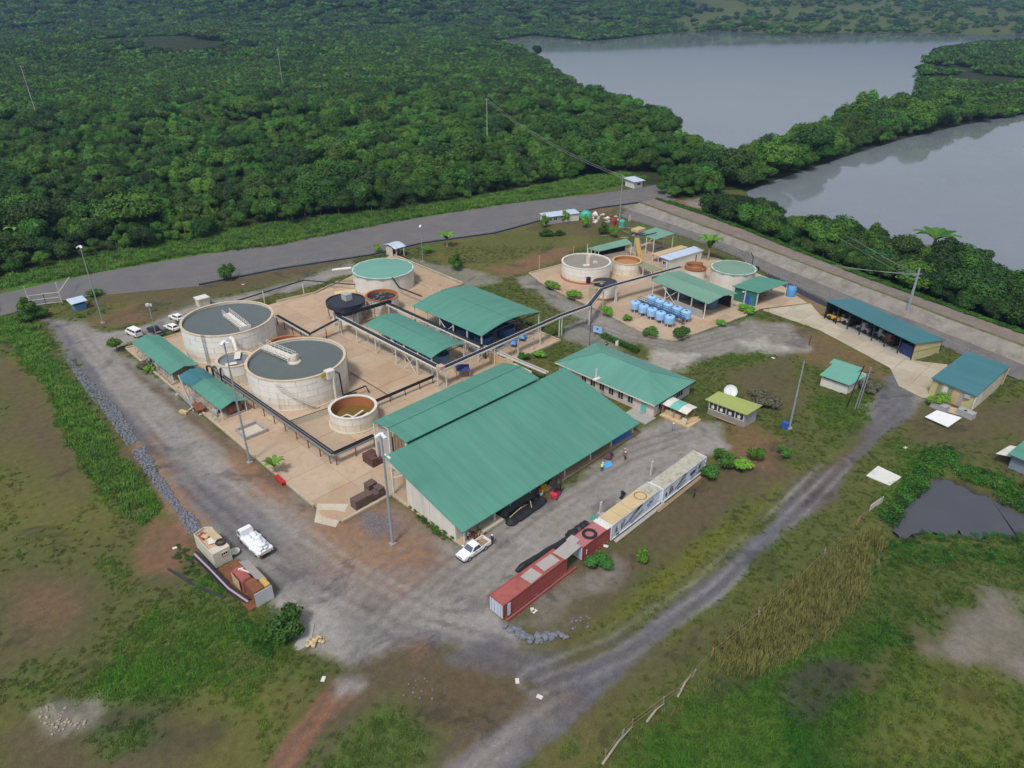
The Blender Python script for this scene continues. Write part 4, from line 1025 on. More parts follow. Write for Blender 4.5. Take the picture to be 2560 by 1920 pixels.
K2 = covered('white covered tank with weathered green roof, beside the embankment', (171.4, 87.0), 5.9, 6.25, 4.5, 5.1, 12, M('faded_green_grey', (.17, .285, .22), .6, .08, .3))
m = MB().tube([(177.0, 84.6, 4.6), (177.6, 84.9, 6.4), (178.6, 86.2, 7.2)], .12, 6); part('vent_hose', m, BLACK, K2)
m = MB().tube([(176.9, 83.4, 4.3), (177.8, 83.0, 3.9), (178.0, 83.0, 3.2)], .3, 8); part('outlet', m, BLACK, K2)
# black cone-bottomed tank on a white drum base
t = thing('cone_tank', 'black rubber-lined cone-bottomed tank on white base, by the covered tank', 'tank', (84.0, 140.4, .12))
part('shell', MB().lathe([(.4, .6), (4.62, 3.9), (4.68, 4.9), (4.45, 4.95), (4.4, 4.6)], n=48), NAVY, t, local=True)
part('lid', MB().lathe([(.0001, 4.75), (4.5, 4.7)], n=48), NAVY, t, local=True)
part('base', MB().lathe([(3.6, 0), (3.3, 1.6), (2.9, 2.0)], n=32), OFFW, t, local=True)
for k in range(6):
    a = k * PI / 3 + .3; part('leg', MB().bar((4.3 * math.cos(a), 4.3 * math.sin(a), 0), (4.45 * math.cos(a), 4.45 * math.sin(a), 4.5), .3), STEELG, t, local=True)
part('hatch', MB().box(-.2, -.6, 4.75, 1.6, 1.4, 6.3), M('hatch_grey', (.42, .42, .42), .6, .1, 1), t, local=True)
# pale drum lying beside it
t = thing('drum_tank', 'long tan cylinder tank lying behind the black cone tank', 'tank', (90, 150, .14))
part('shell', MB().tube([(-2.5, 1.2, 1.9), (-2.3, 1.1, 1.9), (2.3, -1.1, 1.9), (2.5, -1.2, 1.9)], [.9, 1.15, 1.15, .9], 18), M('tan_paint', (.62, .47, .24), .55, .1, .8), t, local=True)
for s in (-1.4, 1.4): part('saddle', MB().obox((s, -s * .48, .6), (.4, 2.0, 1.2), R(-26)), STEELW, t, local=True)
# blue plastic tanks on legs
tk = None
BT = [(136.9, 93.8), (136.5, 91.0), (136.2, 88.3), (135.9, 85.6), (135.5, 82.8), (142.7, 93.0), (142.2, 90.2), (141.6, 87.4), (141.1, 84.5), (140.7, 81.7)]
ordn = ['leftmost', 'second', 'middle', 'fourth', 'rightmost']
for i, (x, y) in enumerate(BT):
    lab = f'light blue plastic tank on legs, {ordn[i % 5]} of the {"front" if i < 5 else "back"} row'
    if tk is None:
        tk = thing('plastic_tank', lab, 'water tank', (x, y, .14), 'light blue tanks by the open shed')
        part('body', MB().lathe([(.0001, .8), (.95, .85), (1.22, 1.0), (1.25, 2.3), (1.2, 2.55), (.95, 2.72), (.0001, 2.78)], n=28), BLUE, tk, local=True, smooth=False)
        part('lid', MB().cyl((0, 0, 2.76), .3, .1, 14), BLUED, tk, local=True)
        for z in (1.35, 1.95): part('hoop', MB().lathe([(1.25, z - .03), (1.28, z), (1.25, z + .03)], n=28), BLUE, tk, local=True)
        for k in range(4):
            a = k * PI / 2 + .5; part('leg', MB().bar((.85 * math.cos(a), .85 * math.sin(a), 0), (.85 * math.cos(a), .85 * math.sin(a), .9), .16), STEELW, tk, local=True)
        part('valve', MB().tube([(0, 0, .8), (0, 0, .35), (-.6, -.5, .35)], .08, 6), BLACK, tk, local=True)
    else: dup(tk, (x, y, .14), i * .7, lab)
t = thing('pipe_gantry', 'dark blue gantry walkway between the two rows of blue tanks', 'gantry', (139, 88, .14))
part('deck', MB().bar((139.9, 95.0, 1.9), (138.2, 80.4, 1.9), 1.0, .12), BLUED, t)
for s in (-.5, .5):
    m = MB()
    for k in range(9): p = Vector((139.9 + s, 95.0, 1.9)).lerp(Vector((138.2 + s, 80.4, 1.9)), k / 8); m.bar(p, p + Vector((0, 0, 1.0)), .06)
    for h in (.5, 1.0): m.bar((139.9 + s, 95, 1.9 + h), (138.2 + s, 80.4, 1.9 + h), .07)
    part('railing', m, BLUED, t)
for k in range(5): p = Vector((139.9, 95.0, 0)).lerp(Vector((138.2, 80.4, 0)), k / 4 * .92 + .04); part('post', MB().bar(p, p + Vector((0, 0, 1.9)), .15), BLUED, t)
t = thing('barrel_tank', 'blue plastic barrel tank behind the green-walled shed', 'water tank', (174.2, 71.4, .1))
part('body', MB().lathe([(.0001, 0), (1.25, .05), (1.3, .5), (1.28, 1.9), (1.05, 2.5), (.5, 2.75), (.0001, 2.8)], n=24), M('mid_blue_plastic', (.10, .30, .62), .5, .08, 1), t, local=True)
part('cap', MB().cyl((0, 0, 2.76), .3, .12, 12), BLUED, t, local=True)
# drums of the far plant
T8 = tank('orange_tank', 'low open orange-lined tank behind the white slurry tank', (158.6, 112.8), 4.0, 3.3, 2, 10, 2.4, M('orange_slurry', (.42, .22, .11), .5, .1, 1), RUSTIN, rim_mat=TANS, z0=.12)
T9 = tank('orange_tank', 'small grey drum tank with rusty collar, left of the green-roofed covered tank', (167.6, 96.2), 2.9, 3.0, 1, 0, 2.2, CONC, RUSTIN, rim_mat=RUST)
m = MB().lathe([(2.86, 3.0), (2.9, 3.9), (2.6, 3.9), (2.6, 3.0)], (167.6, 96.2, .12), 30, R(-10), R(250)); part('collar', m, RUSTIN, T9)
part('shell', MB().lathe([(2.92, 0), (2.92, 3.0)], (167.6, 96.2, .12), 32), OFFW, T9)
t = thing('lidded_tank', 'round tank with flat black lid where the long conveyor bends', 'tank', (139.4, 105.5, .13))
part('shell', MB().lathe([(2.9, 0), (2.9, 3.6)], n=36), OFFW, t, local=True)
part('lid', MB().lathe([(3.05, 3.6), (3.1, 4.05), (2.9, 4.1), (.0001, 4.2)], n=40), NAVY, t, local=True)
part('footing', MB().lathe([(3.2, 0), (3.2, .5), (2.9, .5)], n=36), RUSTIN, t, local=True)
part('hatch', MB().box(-2.4, -.9, 4.05, -1.3, .1, 4.45), GREYW, t, local=True)

# ------------------------------------------------------------------ buildings and sheds
def slope(t, pts, mat, th=.1, name='roof', label=None):
    return part(name, MB().slab(pts, th), mat, t, label=label)
def gable(t, x0, y0, x1, y1, he, hr, along, mat, mat2=None, curve=0.0, n=1, name='roof', cap=True, back=None):
    """two slopes with the ridge along 'x' or 'y'; curve>0 bows each slope like a barrel"""
    xm, ym = (x0 + x1) / 2, (y0 + y1) / 2
    def prof(k):                                   # 0 eave .. 1 ridge
        return he + (hr - he) * (math.sin(k * PI / 2) if curve else k)
    ks = [i / n for i in range(n + 1)]
    for side in (0, 1):
        mb = MB()
        for a, b in zip(ks[:-1], ks[1:]):
            if along == 'y':
                xa, xb = (x0 + (xm - x0) * a, x0 + (xm - x0) * b) if side == 0 else (x1 + (xm - x1) * a, x1 + (xm - x1) * b)
                mb.slab([(xa, y0, prof(a)), (xb, y0, prof(b)), (xb, y1, prof(b)), (xa, y1, prof(a))], .08)
            else:
                ya, yb = (y0 + (ym - y0) * a, y0 + (ym - y0) * b) if side == 0 else (y1 + (ym - y1) * a, y1 + (ym - y1) * b)
                mb.slab([(x0, ya, prof(a)), (x0, yb, prof(b)), (x1, yb, prof(b)), (x1, ya, prof(a))], .08)
        part(name, mb, mat if side == 0 else (mat2 or mat), t)
    if cap:
        if along == 'y': part('ridge_cap', MB().bar((xm, y0 - .02, hr + .03), (xm, y1 + .02, hr + .03), .5, .06), mat, t)
        else: part('ridge_cap', MB().bar((x0 - .02, ym, hr + .03), (x1 + .02, ym, hr + .03), .5, .06), mat, t)
def posts(t, pts, h, w=.22, mat=STEELW, z0=.1):
    for i, p in enumerate(pts): part('post', MB().box(p[0] - w / 2, p[1] - w / 2, z0, p[0] + w / 2, p[1] + w / 2, h[i] if hasattr(h, '__len__') else h), mat, t)
def window(t, a, b, z0, z1, nrm, mull=1, frame=OFFW, glass=GLASS, proud=.04):
    """window on a vertical wall from plan point a to b; nrm points out of the wall"""
    a, b, nrm = Vector((a[0], a[1], 0)), Vector((b[0], b[1], 0)), Vector((nrm[0], nrm[1], 0)).normalized()
    d = (b - a).normalized()
    w = MB()
    o = nrm * proud
    Z = lambda p, z: Vector((p.x, p.y, z))
    for p in (a, b): w.bar(Z(p + o, z0), Z(p + o, z1), .1)
    for z in (z0, z1): w.bar(Z(a + o - d * .05, z), Z(b + o + d * .05, z), .1)
    f = part('window', w, frame, t)
    for k in range(mull + 1):
        p, q = a.lerp(b, (k + .04) / (mull + 1)), a.lerp(b, (k + .96) / (mull + 1))
        part('pane', MB().bar(Z(p + nrm * (proud * .5), (z0 + z1) / 2), Z(q + nrm * (proud * .5), (z0 + z1) / 2), .03, (z1 - z0) * .94), glass, f)
        if k: part('mullion', MB().bar(Z(a.lerp(b, k / (mull + 1)) + o, z0), Z(a.lerp(b, k / (mull + 1)) + o, z1), .07), frame, f)
    return f
def wall(t, a, b, z0, z1, mat, th=.15, z1b=None, name='wall'):
    """upright wall from plan point a to b; z1b lets its top slope"""
    a, b = Vector((a[0], a[1], 0)), Vector((b[0], b[1], 0)); d = (b - a).normalized(); n = Vector((-d.y, d.x, 0)) * th / 2
    zb = z1 if z1b is None else z1b
    vs = []
    for p, zt in ((a, z1), (b, zb)):
        for s in (1, -1): q = p + n * s; vs += [(q.x, q.y, z0), (q.x, q.y, zt)]
    return part(name, MB().add(vs, [(0, 1, 3, 2), (4, 6, 7, 5), (0, 4, 5, 1), (2, 3, 7, 6), (1, 5, 7, 3), (0, 2, 6, 4)]), mat, t)

# --- the big processing shed
W = thing('warehouse', 'largest shed of the plant, one wide green roof slope below a raised green roof', 'shed', (70, 70, 0))
ZS = lambda y: 2.9 + (y - 60.2) * (7.55 - 2.9) / (77.2 - 60.2)
slope(W, [(50.0, 60.1, 2.9), (91.6, 59.7, 2.9), (91.5, 77.2, 7.55), (49.7, 77.4, 7.55)], GTEAL_X, .12)
slope(W, [(53.75, 77.3, 8.15), (84.0, 77.0, 8.15), (83.9, 81.8, 8.95), (53.75, 81.8, 8.95)], GTEAL_X, .1)
slope(W, [(53.75, 81.8, 8.95), (83.9, 81.8, 8.95), (83.7, 86.2, 8.05), (53.75, 86.2, 8.05)], GTEAL_X, .1)
part('ridge_cap', MB().bar((53.7, 81.8, 8.99), (83.95, 81.8, 8.99), .5, .07), GTEAL_X, W)
for k in range(9):
    x = 54.2 + k * 3.28; part('clerestory_panel', MB().box(x, 77.62, 7.45, x + 3.2, 77.72, 8.2), GDK, W)
part('gutter', MB().bar((50.0, 59.98, 2.86), (91.6, 59.58, 2.86), .2, .16), GTEAL_X, W)
# left gable wall: three white bays, then the open doorway
for a, b in ((61.9, 67.8), (67.95, 73.0)):
    wall(W, (50.5, a), (50.5, b), .1, ZS(a) - .12, OFFW, .18, ZS(b) - .12)
part('pilaster', MB().box(50.3, 67.72, .1, 50.6, 68.0, ZS(67.8) - .14), OFFW, W)
part('pilaster', MB().box(50.25, 61.8, .1, 50.6, 62.1, ZS(61.9) - .14), OFFW, W)
wall(W, (50.5, 73.0), (50.5, 77.0), 5.4, ZS(73.0) - .12, OFFW, .16, ZS(77) - .12)
posts(W, [(50.6, 77.0), (50.6, 73.15)], [7.3, 6.2], .3)
part('brace', MB().bar((50.6, 76.8, 3.4), (50.6, 73.2, 5.8), .14), STEELW, W)
part('gable_flashing', MB().box(49.95, 76.4, 6.9, 50.3, 78.0, 7.5), OFFW, W)
# inner back wall and dark floor under the raised roof
posts(W, [(54.0, 77.5), (54.0, 86.0), (84, 77.5), (83.6, 86), (64, 86), (74, 86), (54, 82)], [8.0, 7.9, 8, 7.9, 7.9, 7.9, 8.7], .3)
for k in range(3):
    x = 54.2 + k * 1.1
wall(W, (54.1, 85.95), (83.5, 85.95), .1, 3.6, GREYW, .15)
wall(W, (54.2, 77.9), (54.2, 81.2), 3.2, 7.9, TIMBER, .1)
for k in range(4): part('slat', MB().box(54.0, 78.0 + k * .85, 1.8, 54.12, 78.4 + k * .85, 7.8), TIMBER, W)
wall(W, (54.6, 82.2), (54.6, 85.8), .1, 7.4, M('galv_sheet', (.45, .46, .46), .5, .08, .7, dirt=(.3, .12, .07), damt=.4), .12)
# front wall under the eave, with its openings
for a, b, mt in ((50.5, 53.6, OFFW), (64.6, 67.2, GREYW), (72.8, 74.2, CREAM), (77.9, 79.4, OFFW), (84.5, 91.3, OFFW)):
    wall(W, (a, 62.0), (b, 62.0), .1, 3.3, mt)
for a, b in ((53.7, 55.4), (55.4, 57.1), (57.1, 58.8), (67.3, 69.1), (69.1, 70.9), (70.9, 72.7)):
    f = part('door', MB().box(a + .04, 62.0, .6, b - .04, 62.08, 2.9), M('mesh_door_brown', (.10, .07, .045), .8, .2, 2), W)
    m = MB()
    for x in (a + .08, b - .08): m.bar((x, 61.95, .6), (x, 61.95, 2.9), .09)
    for z in (.65, 1.7, 2.85): m.bar((a + .05, 61.95, z), (b - .05, 61.95, z), .08)
    part('frame', m, TIMBER, f)
sgn = part('sign_board', MB().box(74.3, 61.8, .75, 77.8, 61.9, 2.1), OFFW, W)
part('sign_mark', MB().slab([(74.6, 61.76, .95), (75.5, 61.76, .95), (75.3, 61.76, 1.5), (74.9, 61.76, 1.8)], .04), PAINT, sgn)
part('sign_panel', MB().box(76.0, 61.74, .95, 77.6, 61.79, 1.9), M('sign_green', (.08, .25, .19), .6, .1, 2), sgn)
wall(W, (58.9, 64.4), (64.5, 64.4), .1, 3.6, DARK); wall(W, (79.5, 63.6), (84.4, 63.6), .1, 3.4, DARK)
part('loading_dock', MB().box(53.2, 59.9, .1, 58.2, 61.9, .55), BEIGE2, W)
part('loading_dock', MB().box(66.0, 60.2, .1, 92.2, 61.9, .45), M('dock_brown', (.36, .26, .17), .85, .12, .6), W)
m = MB()
for x in (51, 57, 64.6, 72.8, 79.4, 85, 91.2): m.box(x - .1, 60.6, .1, x + .1, 60.8, ZS(60.7) - .1)
part('eave_posts', m, STEELW, W)
for a, b in ((91.3, 77.1),): wall(W, (91.3, 62.1), (91.3, 77.0), .1, ZS(62.1) - .12, OFFW, .16, ZS(77) - .12)
wall(W, (84.2, 77.1), (91.2, 77.1), .1, 7.3, OFFW); wall(W, (84.0, 77.2), (84.0, 86.0), .1, 7.5, OFFW, .15, 7.5)
part('roof_vent', MB().tube([(95.0, 72.5, 5.6), (95.0, 72.5, 7.6)], .16, 8), OFFW, W)
part('roof_flange', MB().box(94.2, 71.9, 5.4, 95.8, 72.7, 5.65), OFFW, W)

# --- the hipped office
O = thing('office_building', 'hip-roofed green office between the biggest shed and the paddock', 'building', (105, 73, 0))
hx0, hx1, hy0, hy1, he, hr = 98.2, 111.8, 60.9, 85.7, 3.0, 5.4
rA, rB = (105.0, 79.0, hr), (105.0, 67.6, hr)
HM = roofmat('green_roof_hip', (.10, .285, .228), 'Y'); HMx = roofmat('green_roof_hip_x', (.098, .295, .228), 'X')
slope(O, [(hx0, hy0, he), rB, rA, (hx0, hy1, he)], HM); slope(O, [(hx1, hy0, he), (hx1, hy1, he), rA, rB], HM)
slope(O, [(hx0, hy0, he), (hx1, hy0, he), rB], HMx); slope(O, [(hx0, hy1, he), rA, (hx1, hy1, he)], HMx)
for a, b in ((rA, rB), ((hx0, hy0, he), rB), ((hx1, hy0, he), rB), ((hx0, hy1, he), rA), ((hx1, hy1, he), rA)):
    part('ridge_cap', MB().bar(Vector(a) + Vector((0, 0, .05)), Vector(b) + Vector((0, 0, .05)), .35, .07), HM, O)
PINK = M('pale_pink_wall', (.62, .53, .50), .75, .06, .4, dirt=(.4, .34, .3), damt=.3)
for a, b in (((98.9, 61.6), (111.0, 61.6)), ((111.0, 61.6), (111.0, 85)), ((98.9, 85), (111.0, 85)), ((98.9, 61.6), (98.9, 85))): wall(O, a, b, .1, 2.9, PINK)
for k in range(6):
    y = 66.2 + k * 2.3; window(O, (98.8, y), (98.8, y + 1.3), .9, 2.6, (-1, 0), 1, OFFW)
dr = part('door', MB().box(98.74, 63.0, .15, 98.82, 64.4, 2.4), M('turquoise_door', (.16, .45, .40), .55, .08, 2), O)
part('frame', MB().bar((98.7, 62.95, .15), (98.7, 62.95, 2.45), .1).bar((98.7, 64.45, .15), (98.7, 64.45, 2.45), .1).bar((98.7, 62.9, 2.45), (98.7, 64.5, 2.45), .1), OFFW, dr)
window(O, (100.2, 61.5), (102.0, 61.5), 1.0, 2.2, (0, -1), 1); window(O, (106, 61.5), (108.4, 61.5), 1.0, 2.2, (0, -1), 2)
part('fascia', MB().bar((hx0, hy0 - .04, he - .1), (hx1, hy0 - .04, he - .1), .06, .22), DARK, O)
part('fascia', MB().bar((hx0 - .04, hy0, he - .1), (hx0 - .04, hy1, he - .1), .06, .22), OFFW, O)
part('step', MB().box(95.6, 60.9, .02, 98.8, 66, .25), CONC, O)

# --- open process sheds
def open_shed(label, x0, y0, x1, y1, he, hr, along, mat, curve=.3, n=4, npost=6, rz=0.0, name='open_shed', tt=None, hpost=None):
    t = tt or thing(name, label, 'shed', ((x0 + x1) / 2, (y0 + y1) / 2, 0))
    gable(t, x0, y0, x1, y1, he, hr, along, mat, None, curve, n)
    xs = [x0 + .3, x1 - .3]; ys = [y0 + .3 + (y1 - y0 - .6) * k / (npost - 1) for k in range(npost)]
    if along == 'y': pts = [(x, y) for x in xs for y in ys]
    else:
        ys2 = [y0 + .3, y1 - .3]; pts = [(x0 + .3 + (x1 - x0 - .6) * k / (npost - 1), y) for y in ys2 for k in range(npost)]
    posts(t, pts, (hpost or he) - .05)
    return t, pts
A_, ap = open_shed('biggest open shed with bowed green roof in the middle of the plant', 92.5, 101.7, 111.0, 125.4, 5.5, 6.8, 'y', GTEAL_Y, .3, 5, 6)
for k in (1, 2, 3):
    y0_, y1_ = ap[k][1], ap[k + 1][1]
    if k == 2: part('brace', MB().bar((92.8, y0_, 1.0), (92.8, y1_, 4.8), .13), STEELW, A_); part('brace', MB().bar((92.8, y0_, 4.8), (92.8, y1_, 1.0), .13), STEELW, A_)
part('rail', MB().bar((92.8, 102, 2.9), (92.8, 125, 2.9), .2, .2), STEELW, A_); part('rail', MB().bar((92.8, 102, 1.5), (92.8, 125, 1.5), .12, .12), STEELW, A_)
part('floor_slab', MB().box(93, 102, .1, 110.6, 125, .3), CONC, A_)
for k in range(5): part('truss', MB().bar((92.8, ap[k][1], 5.3), (110.7, ap[k][1], 5.3), .16), DARK, A_)
B_, bp = open_shed('smaller bowed green roof beside the long black conveyor', 79.6, 102.8, 88.9, 126.2, 4.5, 5.35, 'y', GTEAL_Y, .3, 5, 6)
part('floor_slab', MB().box(79.8, 103, .1, 88.6, 126, .28), BEIGE2, B_)
part('brace', MB().bar((79.9, bp[3][1], .4), (79.9, bp[2][1], 4.2), .13), STEELW, B_); part('brace', MB().bar((79.9, bp[3][1], 4.2), (79.9, bp[2][1], .4), .13), STEELW, B_)
for k in range(5): part('truss', MB().bar((79.9, bp[k][1], 4.35), (88.6, bp[k][1], 4.35), .14), DARK, B_)
# machinery standing in the open sheds
def leach_cell(label, x, y, r, h, mat, cat='process tank', grp=None):
    t = thing('process_tank', label, cat, (x, y, .28), grp)
    part('shell', MB().lathe([(.0001, 0), (r, 0), (r, h), (r - .1, h), (r - .1, h - .5), (.0001, h - .5)], n=24), mat, t, local=True)
    part('motor', MB().box(-.3, -.3, h - .5, .3, .3, h + .5), BLACK, t, local=True)
    part('beam', MB().bar((-r, 0, h + .05), (r, 0, h + .05), .2), mat, t, local=True)
    return t
BSH = M('blue_steel', (.07, .15, .24), .5, .1, .8)
for k, y in enumerate((105.2, 109.2, 113.4, 117.6, 121.8)):
    leach_cell(f'dark blue round vat under the smaller bowed roof, {("first","second","third","fourth","fifth")[k]} from the yard end', 84.0, y, 1.8, 3.0, BSH, grp='blue vats under the smaller bowed roof')
for k, (x, y) in enumerate(((97, 106), (97, 112), (97, 118), (104, 106), (104, 112), (104, 118))):
    leach_cell('dark steel vat under the biggest bowed roof', x, y, 2.1, 2.6, BLUED, grp='steel vats under the biggest bowed roof')
t = thing('machine_guard', 'blue railing and pump set at the open end of the biggest bowed shed', 'machinery', (101, 102.3, .3))
m = MB()
for k in range(7): m.bar((95 + k * 1.6, 102.2, .3), (95 + k * 1.6, 102.2, 2.2), .07)
for z in (1.2, 2.2): m.bar((95, 102.2, z), (104.6, 102.2, z), .07)
part('railing', m, BLUED, t); part('pump', MB().tube([(98, 103.2, .9), (100, 103.2, .9)], .5, 12).box(97.6, 102.8, .3, 100.2, 103.6, .6), BLUED, t)
t = thing('rubble_heap', 'heap of brown ore at the right end of the biggest bowed shed', 'heap', (109, 106, .3))
m = MB()
for k in range(46):
    a, q = rng.uniform(0, 6.28), rng.uniform(0, 2.4); s = rng.uniform(.25, .6); m.rock((109.0 + q * math.cos(a) * .8, 105.6 + q * math.sin(a) * 1.3, .4 + (2.4 - q) * .55), (s, s, s * .7), k)
part('stones', m, M('ore_brown', (.22, .15, .11), .95, .25, 2), t)
t = thing('pergola', 'small blue canopy tent on posts near the conveyor corner', 'canopy', (84.6, 99.6, .14))
tent = [(82.4, 98.3), (84.6, 96.6), (86.2, 98.9), (84.2, 101.0)]
for p in tent: part('leg', MB().bar((p[0], p[1], .14), (p[0], p[1], 2.2), .1), TIMBER, t)
for k in range(4): a, b = tent[k], tent[(k + 1) % 4]; part('canopy', MB().slab([(*a, 2.15), (*b, 2.15), (84.35, 98.7, 2.85)], .04), INDIGO, t)
for k, (x, y, rz) in enumerate(((101.9, 101.2, .5), (105.4, 102.0, .6))):
    t = thing('covered_pump', f'pump under bright blue tarpaulin, {"left" if k == 0 else "right"} of the two beside the conveyor', 'covered pump', (x, y, .14), rz=rz)
    part('tarpaulin', MB().loft([[(-1.2, -.7, .9), (1.2, -.8, .7), (1.2, .7, .8), (-1.2, .7, 1.0)], [(-.7, -.3, 1.5), (.8, -.4, 1.3), (.8, .3, 1.3), (-.7, .3, 1.55)]]), BLUET, t, local=True)
    for p in ((-1, -.5), (1, -.5), (1, .5), (-1, .5)): part('leg', MB().bar((*p, 0), (*p, .9), .09), RUST, t, local=True)
# left sheds along the kerb
S1, sp = open_shed('long low green gable shed at the kerb, farther of the pair', 40.4, 137.2, 46.3, 158.0, 2.6, 3.35, 'y', GTEAL_Y, 0, 1, 6)
S2 = thing('open_shed', 'low green gable shed at the kerb with its far end blue-green, nearer of the pair', 'shed', (43.6, 126, 0))
gable(S2, 41.1, 116.8, 46.4, 129.1, 2.62, 3.42, 'y', GTEAL_Y); gable(S2, 41.0, 129.16, 46.3, 135.3, 2.5, 3.22, 'y', GBLUE, None, .3, 3)
posts(S2, [(x, y) for x in (41.4, 46.1) for y in (117.2, 121, 125, 129, 132, 135)], 2.5, .16)
for t_, ya, yb in ((S1, 138, 157), (S2, 118, 134)):
    wall(t_, (46.2, ya), (46.2, yb), .1, 1.1, CONC, .2); wall(t_, (41.2, ya + 1), (41.2, yb - 3), .1, .7, CONC, .25)
part('bin', MB().box(41.8, 135.5, .1, 45.5, 137.0, 1.6), SHEETG, S1)
for k in range(7): part('stay', MB().tube([(40.7, 139 + k * 2.6, 2.4), (39.9, 138.6 + k * 2.6, 1.4), (40.2, 138.0 + k * 2.6, .3)], .07, 5), STEELG, S1)
for k in range(6): part('stay', MB().tube([(41.3, 118 + k * 2.6, 2.4), (40.4, 117.6 + k * 2.6, 1.5), (40.6, 117.0 + k * 2.6, .2)], .07, 5), STEELG, S2)
# ball mill at the end of the nearer shed
t = thing('mill_drum', 'dark round drum under the near end of the low kerb shed', 'machinery', (44.2, 118.2, .14))
part('drum', MB().tube([(-1.3, 0, 1.2), (-1.2, 0, 1.2), (1.2, 0, 1.2), (1.3, 0, 1.2)], [.5, 1.05, 1.05, .5], 20), RUST, t, local=True)
part('frame', MB().box(-1.6, -1.0, 0, 1.6, 1.0, .35), CONC, t, local=True); part('motor', MB().tube([(1.5, .9, .8), (2.2, .9, .8)], .35, 10), STEELG, t, local=True)
t = thing('sump', 'square concrete sump with pale floor beside the kerb', 'pit', (43.3, 109.8, .14))
for a, b in (((41.3, 107.9), (45.3, 107.9)), ((45.3, 107.9), (45.3, 111.8)), ((41.3, 111.8), (45.3, 111.8)), ((41.3, 107.9), (41.3, 111.8))): wall(t, a, b, .1, .75, CONC, .3)
part('floor', MB().box(41.5, 108.1, .12, 45.1, 111.6, .2), BEIGE2, t)
# far plant sheds
def quadshed(label, P, z, thick=.1, mat=GOLD, npost=4, ridge=None, name='open_shed'):
    t = thing(name, label, 'shed', (sum(p[0] for p in P) / 4, sum(p[1] for p in P) / 4, 0))
    L, F, Rr, B = [Vector((*p, zz)) for p, zz in zip(P, z)]        # left, front, right, back corners
    if ridge:
        a, b = (L + B) / 2 + Vector((0, 0, ridge)), (F + Rr) / 2 + Vector((0, 0, ridge))
        slope(t, [L, F, b, a], mat, thick); slope(t, [a, b, Rr, B], mat, thick)
        part('ridge_cap', MB().bar(a + Vector((0, 0, .04)), b + Vector((0, 0, .04)), .4, .06), mat, t)
    else: slope(t, [L, F, Rr, B], mat, thick)
    for k in range(npost):
        for s, e in ((L, F), (B, Rr)):
            p = s.lerp(e, .03 + .94 * k / (npost - 1)); c = (L + F + Rr + B) / 4; p = p.lerp(c, .04)
            part('post', MB().bar((p.x, p.y, .1), (p.x, p.y, p.z - .06), .2), STEELW, t)
    return t
C_ = quadshed('long weathered green roof behind the rows of blue tanks', [(148.0, 97.4), (144.9, 78.5), (156.1, 77.0), (159.2, 95.9)], (4.5, 4.3, 4.3, 4.5), ridge=.75, npost=5)
part('brace', MB().bar((147.4, 93.0, .4), (147.0, 88.6, 4.0), .13), STEELW, C_); part('brace', MB().bar((147.4, 93.0, 4.0), (147.0, 88.6, .4), .13), STEELW, C_)
for k in range(7):
    a = Vector((146.9, 87.5 - k * 1.25, 0)); part('cladding_panel', MB().box(146.3 - k * .18, a.y, .2, 146.42 - k * .18, a.y + 1.2, 2.0), GREYW, C_)
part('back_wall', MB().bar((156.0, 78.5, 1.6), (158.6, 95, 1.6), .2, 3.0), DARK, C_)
for k, y in enumerate((82, 86, 90, 94)): leach_cell('dark process vat under the weathered green roof', 152.5 + (y - 82) * .15, y, 1.7, 2.4, BSH, grp='vats under the weathered green roof')
D_ = quadshed('green-roofed shed with dark green end wall and scrap under its open side', [(160.4, 81.0), (160.7, 73.7), (172.9, 71.7), (172.0, 79.8)], (3.9, 4.0, 4.0, 4.0), mat=GTEAL_X, npost=3)
wall(D_, (161.0, 80.4), (161.1, 74.2), .1, 3.8, GDK, .16)
for a, b in ((77.4, 76.2), (75.9, 74.7)):
    part('door', MB().box(160.86, b, .15, 160.95, a, 2.4), M('royal_blue', (.03, .08, .45), .5, .12, 2) if a > 77 else M('teal_shutter', (.04, .18, .30), .5, .1, 2), D_)
part('lamp', MB().box(160.6, 77.6, 3.0, 160.9, 78.1, 3.3), LAMP, D_)
wall(D_, (161.2, 80.3), (172, 79.4), .1, 3.7, GDK, .12)
E_ = quadshed('small high green roof on tall posts at the far end of the plant', [(176.2, 121.8), (174.1, 114.6), (183.6, 113.9), (184.9, 121.9)], (5.5, 5.5, 5.5, 5.5), npost=3)
F_ = quadshed('narrow grey-green roof beyond the white slurry tank', [(157.4, 126.5), (157.6, 122.3), (169.6, 119.2), (170.8, 122.4)], (4.0, 4.0, 4.3, 4.9), npost=4)
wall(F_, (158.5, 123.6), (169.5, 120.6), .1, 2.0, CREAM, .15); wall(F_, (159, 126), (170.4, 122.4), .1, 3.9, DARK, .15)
quadshed('low olive-grey lean-to roof beside the conveyor end', [(158.6, 110.2), (157.2, 103.2), (160.7, 102.3), (162.1, 109.2)], (3.0, 3.0, 3.0, 3.0), mat=OLIVEG, npost=3, name='lean_to')
wb = thing('site_office', 'long white cabin with pale blue roof near the far tanks', 'building', (175, 106, 0))
wall(wb, (168.3, 105.3), (182.2, 103.2), .1, 3.0, OFFW); wall(wb, (168.3, 105.3), (168.7, 108.0), .1, 3.1, GREYW); wall(wb, (168.7, 108.0), (182.6, 106.0), .1, 3.1, OFFW); wall(wb, (182.2, 103.2), (182.6, 106.0), .1, 3.0, OFFW)
slope(wb, [(167.9, 104.9, 3.1), (182.8, 102.8, 3.1), (183.2, 106.5, 3.35), (168.0, 108.6, 3.35)], SKYROOF)
part('door', MB().box(179.6, 103.45, .2, 180.3, 103.55, 2.2), DARK, wb)
